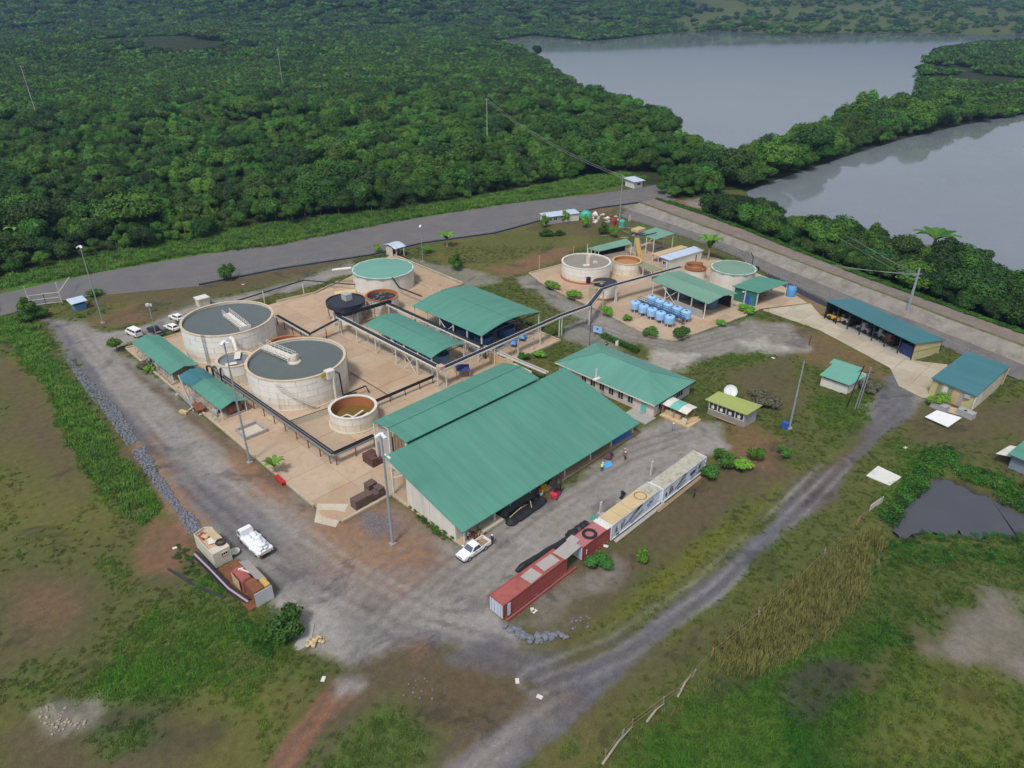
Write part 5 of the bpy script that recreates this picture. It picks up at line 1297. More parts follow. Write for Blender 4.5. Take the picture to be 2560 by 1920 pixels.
window(wb, (168.35, 106.2), (168.5, 107.4), 1.2, 2.3, (-1, 0), 1); part('door', MB().box(168.16, 105.6, .2, 168.26, 106.0, 2.2), PALEB, wb)
tf = thing('platform', 'flat plank-covered tan platform behind the white cabin', 'platform', (177, 110.5, 0))
for k in range(8):
    f0_, f1_ = k / 8, (k + .94) / 8; A0, B0 = Vector((170.4, 113.0 - 2.8 * f0_, 2.5)), Vector((183.4, 111.2 - 2.6 * f0_, 2.5))
    A1, B1 = Vector((170.4, 113.0 - 2.8 * f1_, 2.5)), Vector((183.4, 111.2 - 2.6 * f1_, 2.5)); part('plank', MB().slab([A0, B0, B1, A1], .12), PLY if k % 3 else TANS, tf)
for x, y in ((171, 112.6), (171, 110.6), (177, 111.6), (182.8, 110.6), (182.8, 108.9), (177, 109.8)): part('post', MB().bar((x, y, .1), (x, y, 2.4), .18), STEELW, tf)
# hopper tower with its chute
t = thing('hopper_tower', 'grey feed tower with yellow timber chute running down to the orange tank', 'tower', (174.5, 121, 0))
part('column', MB().box(173.8, 120.2, .1, 175.6, 121.6, 6.8), GREYW, t)
part('cap', MB().box(172.6, 119.7, 6.8, 176.4, 122.2, 7.5), TANS, t)
for k in range(4):
    f = k * .55; part('chute', MB().bar((172.8 - f * .3, 119.4 + f * .5, 5.2), (166.6 - f * .2, 113.0 + f * .6, .9), .34, .12), M('chute_timber', (.40, .27, .08), .8, .15, 1), t)
for k in range(3): part('leg', MB().bar((171.5 - k * 1.8, 118.6 - k * 1.9, .1), (171.5 - k * 1.8, 118.6 - k * 1.9, 4.3 - k * 1.1), .2), RUST, t)
part('hood_pipe', MB().tube([(172.4, 122.0, 4.8), (172.5, 121.8, 6.2), (175.0, 119.2, 5.6), (178.4, 117.0, 6.2)], .16, 8), BLACK, t)
# open garage on the right
GA = Vector((166.1, 59.1, 0)); gd = (Vector((157.4, 35.7, 0)) - GA); gl = gd.length; gd.normalize(); gn = Vector((-gd.y, gd.x, 0))   # along the front; gn points into the building
gn = gn if gn.x > 0 else -gn
GR = thing('garage', 'long open-fronted machine shed with teal-blue roof along the embankment', 'shed', (166, 46, 0))
P_ = lambda a, b, z: GA + gd * a + gn * b + Vector((0, 0, z))
slope(GR, [P_(-.1, -.5, 4.85), P_(gl + .1, -.4, 4.2), P_(gl + .1, 9.3, 3.2), P_(-.1, 9.3, 3.7)], GBLUE_X, .14)
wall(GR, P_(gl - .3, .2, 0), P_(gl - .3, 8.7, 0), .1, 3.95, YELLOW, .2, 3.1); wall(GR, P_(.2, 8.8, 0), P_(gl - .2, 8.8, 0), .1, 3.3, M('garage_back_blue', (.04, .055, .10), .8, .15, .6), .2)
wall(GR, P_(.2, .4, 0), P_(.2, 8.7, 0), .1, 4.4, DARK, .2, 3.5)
for k in range(8): p = P_(.3 + (gl - .6) * k / 7, .2, 0); part('post', MB().bar((p.x, p.y, .05), (p.x, p.y, 4.7 - .6 * k / 7), .22), DARK, GR)
for k in range(3): part('partition', MB().bar(P_(6.5 + k * 6, 1.5, 1.3), P_(6.5 + k * 6, 8.6, 1.3), .12, 2.4), DARK, GR)
part('floor_slab', MB().slab([P_(0, -.3, .12), P_(gl, -.3, .12), P_(gl, 8.8, .12), P_(0, 8.8, .12)], .2), CONC, GR)
part('cladding_line', MB().bar(P_(gl - .18, .3, 1.9), P_(gl - .18, 8.6, 1.7), .04, .05), DARK, GR)
part('drape', MB().bar(P_(gl - 3.8, .9, 1.4), P_(gl - .6, .9, 1.4), .12, 2.6), M('blue_shutter', (.02, .035, .14), .6, .15, 1.2), GR)
# machines and stores inside the garage
for k, (a, b, s, mt, lab) in enumerate(((2.2, 1.2, 1.5, YELM, 'yellow loader parked in the far bay of the long open garage'), (4.2, 2.2, 1.3, OFFW, 'pale tractor in the second bay of the long open garage'),
                                        (10.0, 2.4, 1.5, GREYW, 'grey machine in the middle of the long open garage'), (14.0, 3.2, 1.4, STEELG, 'steel compressor towards the near end of the long open garage'), (17.0, 2.6, 1.3, RUST, 'rusty engine near the yellow end wall of the garage'))):
    p = P_(a, b, .14); t = thing('machine', lab, 'machine', p, rz=math.atan2(gd.y, gd.x))
    part('body', MB().loft([[(-1.2 * s, -.5, .5), (-1.2 * s, .5, .5), (-1.2 * s, .5, 1.0), (-1.2 * s, -.5, 1.0)], [(0, -.6, .45), (0, .6, .45), (0, .55, 1.5), (0, -.55, 1.5)], [(1.1 * s, -.5, .5), (1.1 * s, .5, .5), (1.1 * s, .4, 1.2), (1.1 * s, -.4, 1.2)]]), mt, t, local=True)
    part('cab', MB().loft([[(-.5, -.5, 1.4), (.5, -.5, 1.4), (.5, .5, 1.4), (-.5, .5, 1.4)], [(-.4, -.42, 2.3), (.35, -.42, 2.3), (.35, .42, 2.3), (-.4, .42, 2.3)]]), GLASS if k < 2 else mt, t, local=True)
    for x in (-.8, .8):
        for y in (-.62, .62): part('wheel', MB().tube([(x, y - .15, .5), (x, y + .15, .5)], .5, 14), TYRE, t, local=True)
# yellow house with teal roof at the right
Y_ = thing('yellow_house', 'pale yellow block house with broad teal-blue roof at the right edge', 'building', (151, 23.5, 0))
yL, yF, yR, yB = Vector((144.3, 28.4, 3.7)), Vector((142.9, 20.0, 3.55)), Vector((159.6, 18.7, 4.2)), Vector((160.4, 26.8, 4.4))
slope(Y_, [yL, yF, yR, yB], GBLUE_X, .2)
iL, iF, iR, iB = [v.lerp((yL + yF + yR + yB) / 4, .06) for v in (yL, yF, yR, yB)]
wall(Y_, iL, iF, 0, 3.4, YELLOW, .2, 3.3); wall(Y_, iF, iF.lerp(iR, .24), 0, 3.3, OFFW, .2); wall(Y_, iF.lerp(iR, .25), iR.lerp(iF, .12), 0, 3.3, CREAM, .22, 3.6); wall(Y_, iL, iB, 0, 3.5, YELLOW, .2, 3.8); wall(Y_, iR, iB, 0, 3.7, YELLOW, .2, 3.8)
for k, mt in ((.14, OLIVEG), (.28, OFFW), (.40, OLIVEG), (.52, TANS), (.66, SHEETG)):
    a = iL.lerp(iF, k); b = iL.lerp(iF, k + .1); part('shutter', MB().bar((a.x - .12, a.y, 1.7), (b.x - .12, b.y, 1.7), .06, 2.8), mt, Y_)
part('corner_post', MB().bar((yR.x - .5, yR.y + .2, 0), (yR.x - .4, yR.y + .1, 4.0), .22), TIMBERL, Y_)
part('downpipe', MB().tube([(iF.x - .1, iF.y - .1, 3.3), (iF.x - .1, iF.y - .1, .2)], .12, 8), OFFW, Y_)
part('air_unit', MB().obox(iL.lerp(iF, .84) + Vector((-.35, 0, -.9)), (.5, 1.0, .6), .1), GREYW, Y_)
part('doormat', MB().slab([(139.6, 24.8, .06), (140.2, 21.5, .06), (142.6, 21.8, .06), (142.4, 25.0, .06)], .08), BEIGE, Y_)
for k, (px, py, rz) in enumerate(((650, 1190, .25), (1130, 1320, .25))):
    p = e7(px, py); t = thing('wash_trough', f'grey moulded trough unit with dark drain hole, {("left", "right")[k]} of two before the yellow house', 'trough', (p.x, p.y, 0), rz=R(78))
    part('body', MB().loft([[(-1.5, -.8, 0), (1.5, -.8, 0), (1.5, .8, 0), (-1.5, .8, 0)], [(-1.4, -.75, 1.0), (1.4, -.75, 1.0), (1.4, .75, 1.0), (-1.4, .75, 1.0)]]), M('trough_grey', (.36, .36, .37), .6, .06, 1), t, local=True)
    part('rim', MB().bar((-1.4, -.75, 1.04), (1.4, -.75, 1.04), .12).bar((-1.4, .75, 1.04), (1.4, .75, 1.04), .12).bar((-1.4, -.75, 1.04), (-1.4, .75, 1.04), .12).bar((1.4, -.75, 1.04), (1.4, .75, 1.04), .12), GREYW, t, local=True)
    part('drain', MB().cyl((.2, .1, 1.0), .32, .03, 14), DARK, t, local=True)
def sheet(label, pts, mat=OFFW, z=.25, th=.12, cat='panel', name='panel', support=True):
    c = sum((Vector(p) for p in pts), Vector()) / len(pts)
    t = thing(name, label, cat, (c.x, c.y, 0))
    part('board', MB().slab([(p.x, p.y, z) for p in pts], th), mat, t)
    if support:
        for k in range(4): p = pts[k].lerp(c, .15); part('bearer', MB().box(p.x - .1, p.y - .1, 0, p.x + .1, p.y + .1, z - th + .005), TIMBER, t)
    return t
sheet('white sheet board lying before the troughs of the yellow house', [e7(375, 1385), e7(590, 1265), e7(1050, 1400), e7(800, 1575)], M('white_sheet', (.80, .82, .84), .4, .03, .6, dirt=(.5, .5, .46), damt=.3, dscale=.6), .55)
sheet('stained white slab lying in the grass by the pond', [f4(1378, 148), f4(1440, 97), f4(1562, 155), f4(1502, 199)], M('white_slab', (.66, .65, .62), .6, .05, .8, dirt=(.33, .33, .32), damt=.55, dscale=.5), .2)
# pump house, canteen hut, kiosk
PH = thing('pump_house', 'small white pump house with stepped green roof in the paddock', 'building', (136, 42, 0))
slope(PH, [(132.4, 45.2, 2.5), (132.4, 39.2, 2.45), (138.3, 38.2, 2.8), (138.3, 45.2, 2.85)], M('pump_roof', (.14, .36, .28), .5, .06, .5), .12); slope(PH, [(138.35, 45.9, 2.8), (138.35, 40.2, 2.8), (140.6, 40.0, 2.95), (140.6, 45.9, 2.95)], MATS['pump_roof'], .12)
for a, b in (((133, 44.8), (133, 39.6)), ((133, 39.6), (139.8, 38.9)), ((139.8, 38.9), (139.8, 44.8)), ((133, 44.8), (139.8, 44.8))): wall(PH, a, b, 0, 2.3, OFFW, .18)
part('vent_strip', MB().box(132.84, 39.9, 1.95, 132.9, 44.5, 2.25), DARK, PH)
OH = thing('canteen_hut', 'small grey hut with olive-green roof and a row of dark windows', 'hut', (109.2, 51, 0))
slope(OH, [(106.7, 55.6, 3.1), (107.1, 47.3, 3.1), (111.7, 46.8, 3.4), (110.6, 55.2, 3.45)], OLIVE, .12)
a, b = Vector((107.2, 55.0, 0)), Vector((107.55, 47.9, 0))
wall(OH, a, b, 0, 1.25, M('hut_timber', (.27, .25, .22), .85, .15, 1.5)); wall(OH, b, (111.1, 47.4), 0, 3.0, GREYW, .16, 3.2); wall(OH, (111.1, 47.4), (110.4, 54.7), 0, 3.2, GREYW); wall(OH, a, (110.4, 54.7), 0, 3.0, GREYW, .16, 3.2)
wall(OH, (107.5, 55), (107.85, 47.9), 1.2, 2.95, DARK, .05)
for k in range(4):
    p, q = a.lerp(b, .02 + k * .245), a.lerp(b, .02 + k * .245 + .225); window(OH, p, q, 1.3, 2.75, (-1, -.05), 1 if k % 2 else 1, OFFW if k != 2 else GREYW, GLASS, .05)
    n_ = p.lerp(q, .5); part('notice', MB().box(n_.x - .2, n_.y - .25, 1.6, n_.x - .14, n_.y + .3, 2.2), OFFW, OH)
part('bench', MB().bar((106.6, 53.5, .5), (106.8, 49.0, .5), .4, .08).bar((106.6, 53, 0), (106.6, 53, .46), .1).bar((106.8, 49.4, 0), (106.8, 49.4, .46), .1), TIMBER, OH)
t = thing('satellite_dish', 'white satellite dish standing behind the olive-roofed hut', 'satellite dish', (112.2, 53.6, 0))
part('pole', MB().bar((0, 0, 0), (0, 0, 3.2), .14), POLEG, t, local=True)
dm = MB().lathe([(.0001, 0), (.5, .05), (.95, .2), (1.25, .4), (1.22, .44), (.9, .24), (.0001, .05)], n=28); d_ = part('dish', dm, M('dish_white', (.66, .69, .73), .5, .04, 1), t, local=True); d_.location = (-.15, -.05, 3.5); d_.rotation_euler = (R(58), 0, R(-58))
part('feed_arm', MB().tube([(0, -.9, .2), (0, -.3, 1.2), (0, 0, 1.3)], .04, 5), POLEG, d_, local=True)
KI = thing('kiosk', 'open timber kiosk with a white and green striped roof by the office', 'kiosk', (102.3, 58.5, 0))
for k, mt in enumerate((OFFW, MATS['turquoise_door'], OFFW)):
    y1_, y0_ = 61.3 - k * 1.9, 61.3 - (k + 1) * 1.9 + .03
    part('roof_sheet', MB().slab([(100.6, y0_, 2.4), (102.4, y0_, 2.75), (102.4, y1_, 2.75), (100.6, y1_, 2.4)], .06).slab([(102.4, y0_, 2.75), (104.1, y0_, 2.5), (104.1, y1_, 2.5), (102.4, y1_, 2.75)], .06), mt, KI)
posts(KI, [(100.9, 61), (100.9, 58.4), (100.9, 55.9), (103.8, 61), (103.8, 55.9)], 2.42, .14, TIMBER, 0)
wall(KI, (100.9, 60.9), (103.7, 60.9), .1, 2.3, TIMBER, .06); wall(KI, (103.7, 56.0), (103.7, 60.9), .1, 2.2, M('kiosk_ply', (.33, .2, .08), .8, .2, 1.5), .06)
part('floor', MB().box(100.2, 54.6, 0, 104.2, 61.0, .3), PLY, KI)
part('counter', MB().box(101.0, 57.2, .3, 101.5, 60.4, 1.2), TIMBERL, KI); part('rail', MB().bar((100.4, 55.4, 1.1), (103.6, 54.8, 1.1), .1).bar((100.4, 55.4, .3), (100.4, 55.4, 1.1), .1).bar((103.6, 54.8, .3), (103.6, 54.8, 1.1), .1), TIMBERL, KI)
part('board', MB().obox((100.6, 55.9, .95), (.06, .9, 1.1), .1), OFFW, KI); part('prop', MB().bar((100.3, 58.8, .3), (102.2, 60.0, 2.2), .12), TIMBERL, KI)
# guard huts by the road, white house, far hut, edge hut
h = thing('guard_hut', 'cream guard hut with arched pale blue roof beside the asphalt road', 'hut', (120.6, 171.3, 0))
wall(h, (119.6, 170.0), (119.6, 173.2), .1, 3.0, CREAM); wall(h, (119.6, 173.2), (122.6, 173.6), .1, 3.0, CREAM); wall(h, (122.6, 170.2), (122.6, 173.6), .1, 3.0, CREAM); wall(h, (120.9, 170.05), (121.4, 170.05), .1, 2.8, DARK, .06)
posts(h, [(119.8, 168.4), (122.4, 168.2)], 2.9, .2, OFFW)
mb = MB(); q_ = [(168.0, 3.0), (169.4, 3.5), (171, 3.7), (172.6, 3.5), (173.9, 3.05)]
for (ya, za), (yb, zb) in zip(q_[:-1], q_[1:]): mb.slab([(119.0, ya, za), (123.2, ya, za), (123.2, yb, zb), (119.0, yb, zb)], .08)
part('roof', mb, SKYROOF, h)
b = thing('gate_booth', 'blue and white watchman booth beside the entrance gate', 'booth', (40.2, 193.6, 0))
part('wall', MB().box(38.9, 192.4, 0, 41.5, 194.9, 1.5), M('booth_blue', (.10, .25, .52), .55, .08, 1), b); part('window', MB().box(38.94, 192.44, 1.5, 41.46, 194.86, 2.1), GLASS, b)
for p in ((39, 192.5), (41.4, 192.5), (41.4, 194.8), (39, 194.8)): part('post', MB().bar((*p, 1.5), (*p, 2.2), .12), PALEB, b)
slope(b, [(38.2, 191.6, 2.25), (42.0, 191.8, 2.25), (42.0, 195.6, 2.5), (38.2, 195.6, 2.5)], SKYROOF, .1)
wh = thing('white_house', 'long white hut with pale blue roof at the back corner of the plant', 'building', (181, 159, 0))
wall(wh, (176, 160.2), (181.5, 158.2), .1, 2.7, GREYW); wall(wh, (183.4, 157.4), (188.3, 155.6), .1, 2.7, OFFW); wall(wh, (181.5, 158.2), (183.4, 157.4), .1, 2.7, GREYW); wall(wh, (176, 160.2), (177.3, 163.4), .1, 2.7, OFFW); wall(wh, (188.3, 155.6), (189.6, 158.8), .1, 2.7, OFFW); wall(wh, (177.3, 163.4), (189.6, 158.8), .1, 2.7, OFFW)
slope(wh, [(175.6, 159.9, 2.75), (188.4, 155.1, 2.75), (190.0, 159.2, 3.1), (177.2, 164.0, 3.1)], SKYROOF)
for a, b_ in ((.08, .2), (.24, .36), (.7, .82)): window(wh, Vector((176, 160.2, 0)).lerp(Vector((188.3, 155.6, 0)), a), Vector((176, 160.2, 0)).lerp(Vector((188.3, 155.6, 0)), b_), 1.2, 2.2, (-.35, -.93), 1, OFFW, GLASS, .1)
fh = thing('roadside_hut', 'tiny white hut with pale blue roof at the road junction', 'hut', (241.5, 171.5, 0))
for a, b_ in (((238.6, 169.4), (243.0, 168.4)), ((243.0, 168.4), (244.4, 173.6)), ((238.6, 169.4), (240, 174.6)), ((240, 174.6), (244.4, 173.6))): wall(fh, a, b_, 0, 2.7, OFFW)
slope(fh, [(237.8, 168.6, 2.8), (243.6, 167.4, 2.8), (245.2, 174.3, 3.2), (239.4, 175.5, 3.2)], SKYROOF); window(fh, (240.2, 169.0), (241.8, 168.65), 1.1, 2.0, (-.2, -1), 0, OFFW, GLASS, .12)
eh = thing('grey_hut', 'grey hut with green roof cut by the right edge of the view', 'hut', (121.5, -.5, 0))
ex_, ey_ = 15.3, 5.2
wall(eh, (112.4 + ex_, 4.9 + ey_), (118.5 + ex_, 3.6 + ey_), 0, 2.8, GREYW); wall(eh, (112.4 + ex_, 4.9 + ey_), (110.8 + ex_, -2.5 + ey_), 0, 2.8, M('hut_blue_grey', (.22, .26, .36), .7, .08, .6)); wall(eh, (118.5 + ex_, 3.6 + ey_), (117 + ex_, -3.5 + ey_), 0, 2.8, GREYW); wall(eh, (110.8 + ex_, -2.5 + ey_), (117 + ex_, -3.5 + ey_), 0, 2.8, GREYW)
slope(eh, [(111.6 + ex_, 5.6 + ey_, 2.9), (109.9 + ex_, -3.2 + ey_, 2.9), (117.6 + ex_, -4.4 + ey_, 3.3), (119.3 + ex_, 4.4 + ey_, 3.3)], GTEAL_X)
slope(eh, [(112.0 + ex_, 7.2 + ey_, 1.9), (112.0 + ex_, 5.1 + ey_, 2.3), (116.5 + ex_, 4.2 + ey_, 2.3), (116.5 + ex_, 6.2 + ey_, 1.9)], OFFW, .06, 'awning')
t = thing('concrete_tub', 'pale square concrete tub at the back bund wall', 'tub', (63.0, 173.8, 0))
part('body', MB().box(61.7, 172.7, 0, 64.4, 175.0, 2.0), CREAM, t); part('lid', MB().box(61.5, 172.5, 2.0, 64.6, 175.2, 2.25), OFFW, t)

# ------------------------------------------------------------------ pipe racks and the long conveyor
def rack(label, path, w=1.0, step=4.0, deck=NAVY, edge=STEELW, rail=False, pipes=2, post=STEELW, pw=.2, name='pipe_rack', skip=(), cat='pipe rack', pipe_mat=BLACK):
    P = [Vector(p) for p in path]
    t = thing(name, label, cat, (P[0].x, P[0].y, 0))
    for a, b in zip(P[:-1], P[1:]):
        d = (b - a); L = d.length; d.normalize(); s = Vector((-d.y, d.x, 0)).normalized()
        part('deck', MB().bar(a - d * w * .3, b + d * w * .3, w, .12), deck, t)
        for k in (-1, 1):
            part('edge_beam', MB().bar(a + s * k * w * .52 + Vector((0, 0, -.1)), b + s * k * w * .52 + Vector((0, 0, -.1)), .12, .34), edge, t)
        for j in range(pipes):
            o = s * w * (-.3 + .6 * j / max(1, pipes - 1)) + Vector((0, 0, .2))
            part('pipe', MB().tube([a + o, b + o], .13, 7), pipe_mat, t)
        n = max(1, round(L / step))
        for k in range(n + 1):
            p = a.lerp(b, min(.98, max(.02, k / n)))
            if any((p - Vector((q[0], q[1], p.z))).length < q[2] for q in skip): continue
            for e in (-1,):
                q = p + s * e * w * .45
                part('post', MB().bar((q.x, q.y, .1), (q.x, q.y, q.z - .1), pw), post, t)
        if rail:
            for e in (-1, 1):
                m = MB()
                for h in (.55, 1.05): m.bar(a + s * e * w * .5 + Vector((0, 0, h)), b + s * e * w * .5 + Vector((0, 0, h)), .06)
                for k in range(n * 2 + 1): p = a.lerp(b, k / (n * 2)) + s * e * w * .5; m.bar(p, p + Vector((0, 0, 1.05)), .06)
                part('railing', m, deck, t)
    return t
CV = rack('long black conveyor line on white posts running past the bowed sheds to the far plant', [(78.4, 134.4, 4.2), (78.4, 98.2, 4.25), (113.5, 98.0, 4.9), (122.8, 97.1, 5.0), (133.2, 101.6, 4.9), (138, 101.3, 4.8), (160.4, 96.8, 5.0)], 1.15, 7.0, name='conveyor', cat='conveyor', pipes=1, skip=((139.4, 105.5, 3.6), (150, 99, 9), (158, 97.4, 6), (128, 99.4, 2.5)))
m = MB()
for y in (104.5, 108.5, 112.5, 116.5): pass
part('brace', MB().bar((78.0, 110, .3), (78.0, 106.2, 4.0), .12), STEELW, CV); part('brace', MB().bar((78.0, 110, 4.0), (78.0, 106.2, .3), .12), STEELW, CV)
part('drive', MB().box(77.6, 97.6, 4.3, 78.9, 98.9, 5.0), M('pinkish_motor', (.55, .38, .30), .7, .15, 2), CV)
t = thing('transfer_hopper', 'timber and steel transfer hopper where the conveyor meets the black-lidded tank', 'hopper', (136.5, 105.8, 0))
part('frame', MB().box(135.3, 105.2, .1, 136.5, 107.4, 3.4), M('weathered_cladding', (.42, .36, .25), .85, .15, 1), t)
for k in range(4): part('board', MB().bar((135.6, 107.9 - k * .55, 4.3 + .1 * k), (138.2, 105.9 - k * .5, 4.5 + .1 * k), .3, .08), TIMBER, t)
part('motor', MB().tube([(135.2, 107.6, 4.4), (135.2, 107.6, 5.9)], .6, 12), BLACK, t)
R1 = rack('low grey pipe tray with black pipe along the kerb side of the settling tanks', [(47.6, 132.0, 2.25), (48.3, 90.4, 2.25), (56.2, 90.2, 2.3)], .8, 3.9, deck=STEELG, edge=STEELG, post=RUST, pw=.14, pipes=2)
part('bend', MB().tube([(47.3, 133.4, .4), (47.3, 133.4, 3.1), (47.5, 132.4, 3.5), (47.7, 131.4, 3.1), (47.7, 131.2, 2.4)], .22, 8), BLACK, R1)
part('bend', MB().tube([(46.6, 134.2, .4), (46.6, 134.2, 3.2), (46.8, 133.3, 3.6), (47.2, 132.3, 3.2), (47.3, 131.2, 2.4)], .2, 8), BLACK, R1)
rack('black pipe line on posts between the settling tanks and the pale yard', [(70.4, 149.2, 2.4), (70.4, 134.4, 2.4), (78.2, 134.6, 3.6)], .7, 3.6, post=BLACK, pw=.14, rail=False, pipes=2)
rack('black footbridge with handrails between the cone tank and the sheds', [(78.6, 135.4, 4.1), (92.4, 134.3, 4.1)], 1.2, 4.2, rail=True, pipes=1, post=STEELG, edge=BLACK)
rack('black pipe tray along the front of the biggest bowed shed', [(91.4, 133.6, 3.9), (91.4, 100.5, 3.9)], .9, 4.6, pipes=3, post=STEELW)
rack('white cable tray crossing from the sheds to the largest roof', [(93.3, 101.5, 2.9), (94.0, 84.0, 2.9)], .7, 4.2, deck=GREYW, edge=STEELW, post=BLACK, pipes=1, pipe_mat=STEELG)
rack('thin black pipe on posts in front of the open orange-lined tank', [(63.8, 101.0, 1.6), (78.2, 100.7, 1.7)], .35, 3.8, post=BLACK, pw=.12, pipes=1, edge=BLACK)
def bund(label, pts, h=.9, mat=BEIGE2):
    t = thing('bund_wall', label, 'wall', (pts[0][0], pts[0][1], 0))
    for a, b in zip(pts[:-1], pts[1:]):
        part('wall', MB().bar((*a, .1 + h / 2), (*b, .1 + h / 2), .22, h), mat, t)
        part('rail', MB().bar((*a, .1 + h + .06), (*b, .1 + h + .06), .12, .08), BLACK, t)
    return t
bund('low concrete bund wall with dark rail between the nearer settling tank and the orange-lined tank', [(48.6, 106.3), (57.0, 105.2), (62.9, 105.0)], 1.3)
bund('low wall with dark rail along the back of the pale yard', [(70.6, 150), (70.6, 163)], 1.0)
bund('brown wall edge running from the nearer settling tank toward the big roof', [(68.5, 116.0), (68.3, 101.4)], .35, KERB)
t = thing('panel_fence', 'row of tan panels between the bowed sheds and the largest roof', 'fence', (92.8, 93, 0))
for k in range(5): part('panel', MB().box(92.7, 87.2 + k * 2.5, .15, 92.85, 89.6 + k * 2.5, 2.4), TANS if k > 1 else OFFW, t)
t = thing('black_pipeline', 'black pipeline frame on thin posts behind the pale yard', 'pipeline', (80, 160, 0))
m = MB().tube([(66.8, 166.5, 1.2), (69.2, 167.0, 1.5), (88.2, 167.2, 1.8), (97.5, 153.2, 1.6)], .17, 7); part('pipe', m, BLACK, t)
for p in ((74.5, 163.5, 3.4), (84.6, 161.5, 3.2)): part('post', MB().bar((p[0], p[1], .1), p, .18), OFFW, t)
# roadside mesh fence with its black foot pipe
def fence(label, pts, h=2.4, step=5.0, wire=True, foot=None, post_mat=POLEG, rails=2, r=.05, mesh=True):
    P = [Vector((p[0], p[1], 0)) for p in pts]
    t = thing('mesh_fence', label, 'fence', P[0])
    pm = MB().bar((0, 0, 0), (0, 0, h + .1), r * 2).mesh('post', post_mat)
    for a, b in zip(P[:-1], P[1:]):
        n = max(1, round((b - a).length / step))
        for k in range(n):
            p, q = a.lerp(b, k / n), a.lerp(b, (k + 1) / n)
            link('post', pm, t, p - P[0])
            if mesh: part('mesh_panel', MB().add([(p.x, p.y, .05), (q.x, q.y, .05), (q.x, q.y, h), (p.x, p.y, h)], [(0, 1, 2, 3)]), MESHW, t)
        for k in range(rails): part('rail', MB().bar(a + Vector((0, 0, h * (k + 1) / rails)), b + Vector((0, 0, h * (k + 1) / rails)), .035), post_mat, t)
    if foot: part('foot_pipe', MB().tube([(p.x, p.y, .22) for p in P], foot, 7), NAVY, t)
    return t
rb = [G(p) for p in ROAD_B[1:]]
fence('long chain-link fence with black pipe at its foot along the asphalt road', [(p.x, p.y + .6) for p in rb[2:-1]], 2.4, 6.0, foot=.3)
fence('chain-link fence along the foot of the embankment', [tuple(p) for p in (EMB_B[:9] - (EMB_T[:9] - EMB_B[:9]) * .12)], 2.2, 5.0)
t = thing('drain_liner', 'black plastic-lined drain at the foot of the embankment behind the garage', 'drain', (180, 72, 0))
part('liner', MB().slab([(185.4, 82.5, .1), (176.4, 62.0, .1), (170.0, 40.0, .1), (168.2, 33.5, .1), (165.8, 34.0, .06), (174.0, 62.6, .06), (183.2, 84.0, .06)], .05), NAVY, t)
gt = thing('entrance_gate', 'white tubular entrance gate standing half open at the left road', 'gate', (35, 202, 0))
for p, h in (((31.8, 203.4), 5.6), ((38.2, 200.6), 5.6)): part('post', MB().bar((*p, 0), (*p, h), .16), OFFW, gt)
for a, b in (((31.9, 203.3), (35.0, 202.2)), ((35.0, 202.2), (38.1, 200.7))):
    m = MB()
    for z in (.4, 1.7, 3.0): m.bar((*a, z), (*b, z), .11)
    m.bar((*a, .4), (*a, 3.0), .11).bar((*b, .4), (*b, 3.0), .11); part('leaf', m, OFFW, gt)
part('rail', MB().bar((38.2, 200.6, 3.0), (43.6, 210.6, 3.0), .12), OFFW, gt)

# ------------------------------------------------------------------ containers
def container(label, x0, y0, x1, y1, h, side, roof, endm=PALEB, rust=False, group=None, z=.12, ribs=True, doors='x0', roof_boards=0, name='shipping_container'):
    t = thing(name, label, 'container', ((x0 + x1) / 2, (y0 + y1) / 2, 0), group)
    part('body', MB().box(x0 + .05, y0 + .05, z, x1 - .05, y1 - .05, h - .04), side, t)
    n = int((x1 - x0) / .28); m = MB()
    for k in range(n):
        x = x0 + .15 + k * (x1 - x0 - .3) / n
        for y in (y0, y1): m.add([(x, y + .06 * (1 if y == y0 else -1), z + .15), (x + .06, y, z + .15), (x + .16, y, z + .15), (x + .22, y + .06 * (1 if y == y0 else -1), z + .15),
                                  (x, y + .06 * (1 if y == y0 else -1), h - .15), (x + .06, y, h - .15), (x + .16, y, h - .15), (x + .22, y + .06 * (1 if y == y0 else -1), h - .15)],
                                 [(0, 1, 5, 4), (1, 2, 6, 5), (2, 3, 7, 6)] if y == y0 else [(1, 0, 4, 5), (2, 1, 5, 6), (3, 2, 6, 7)])
    if ribs: part('corrugation', m, side, t)
    part('roof', MB().box(x0, y0, h - .05, x1, y1, h), roof, t)
    m = MB()
    for x in (x0, x1):
        for y in (y0, y1): m.box(x - .07, y - .07, z, x + .07, y + .07, h + .02)
    for y in (y0, y1): m.bar((x0, y, h - .03), (x1, y, h - .03), .12).bar((x0, y, z + .05), (x1, y, z + .05), .12)
    for x in (x0, x1): m.bar((x, y0, h - .03), (x, y1, h - .03), .12)
    part('frame', m, side, t)
    for a, b in ((y0 + .08, (y0 + y1) / 2 - .02), ((y0 + y1) / 2 + .02, y1 - .08)):
        d = part('door', MB().box(x0 - .06, a, z + .1, x0 + .02, b, h - .12), endm, t)
        for f in (.25, .7): part('lock_bar', MB().bar((x0 - .1, a + (b - a) * f, z + .15), (x0 - .1, a + (b - a) * f, h - .16), .05), STEELG, d)
    for x in (x0 + .4, (x0 + x1) / 2, x1 - .4): part('sleeper', MB().box(x - .15, y0 - .1, 0, x + .15, y1 + .1, z + .004), TIMBER, t)
    return t
CR1 = container('long red shipping container with rusty roof and pale blue doors, nearest of the row', 44.8, 46.35, 56.9, 48.85, 2.55, REDC, REDROOF)
part('end_panel', MB().box(45.5, 46.22, .3, 46.0, 46.3, 2.3), PALEB, CR1)
part('base_board', MB().box(44.9, 45.7, 0, 58.4, 45.95, .35), REDC, CR1)
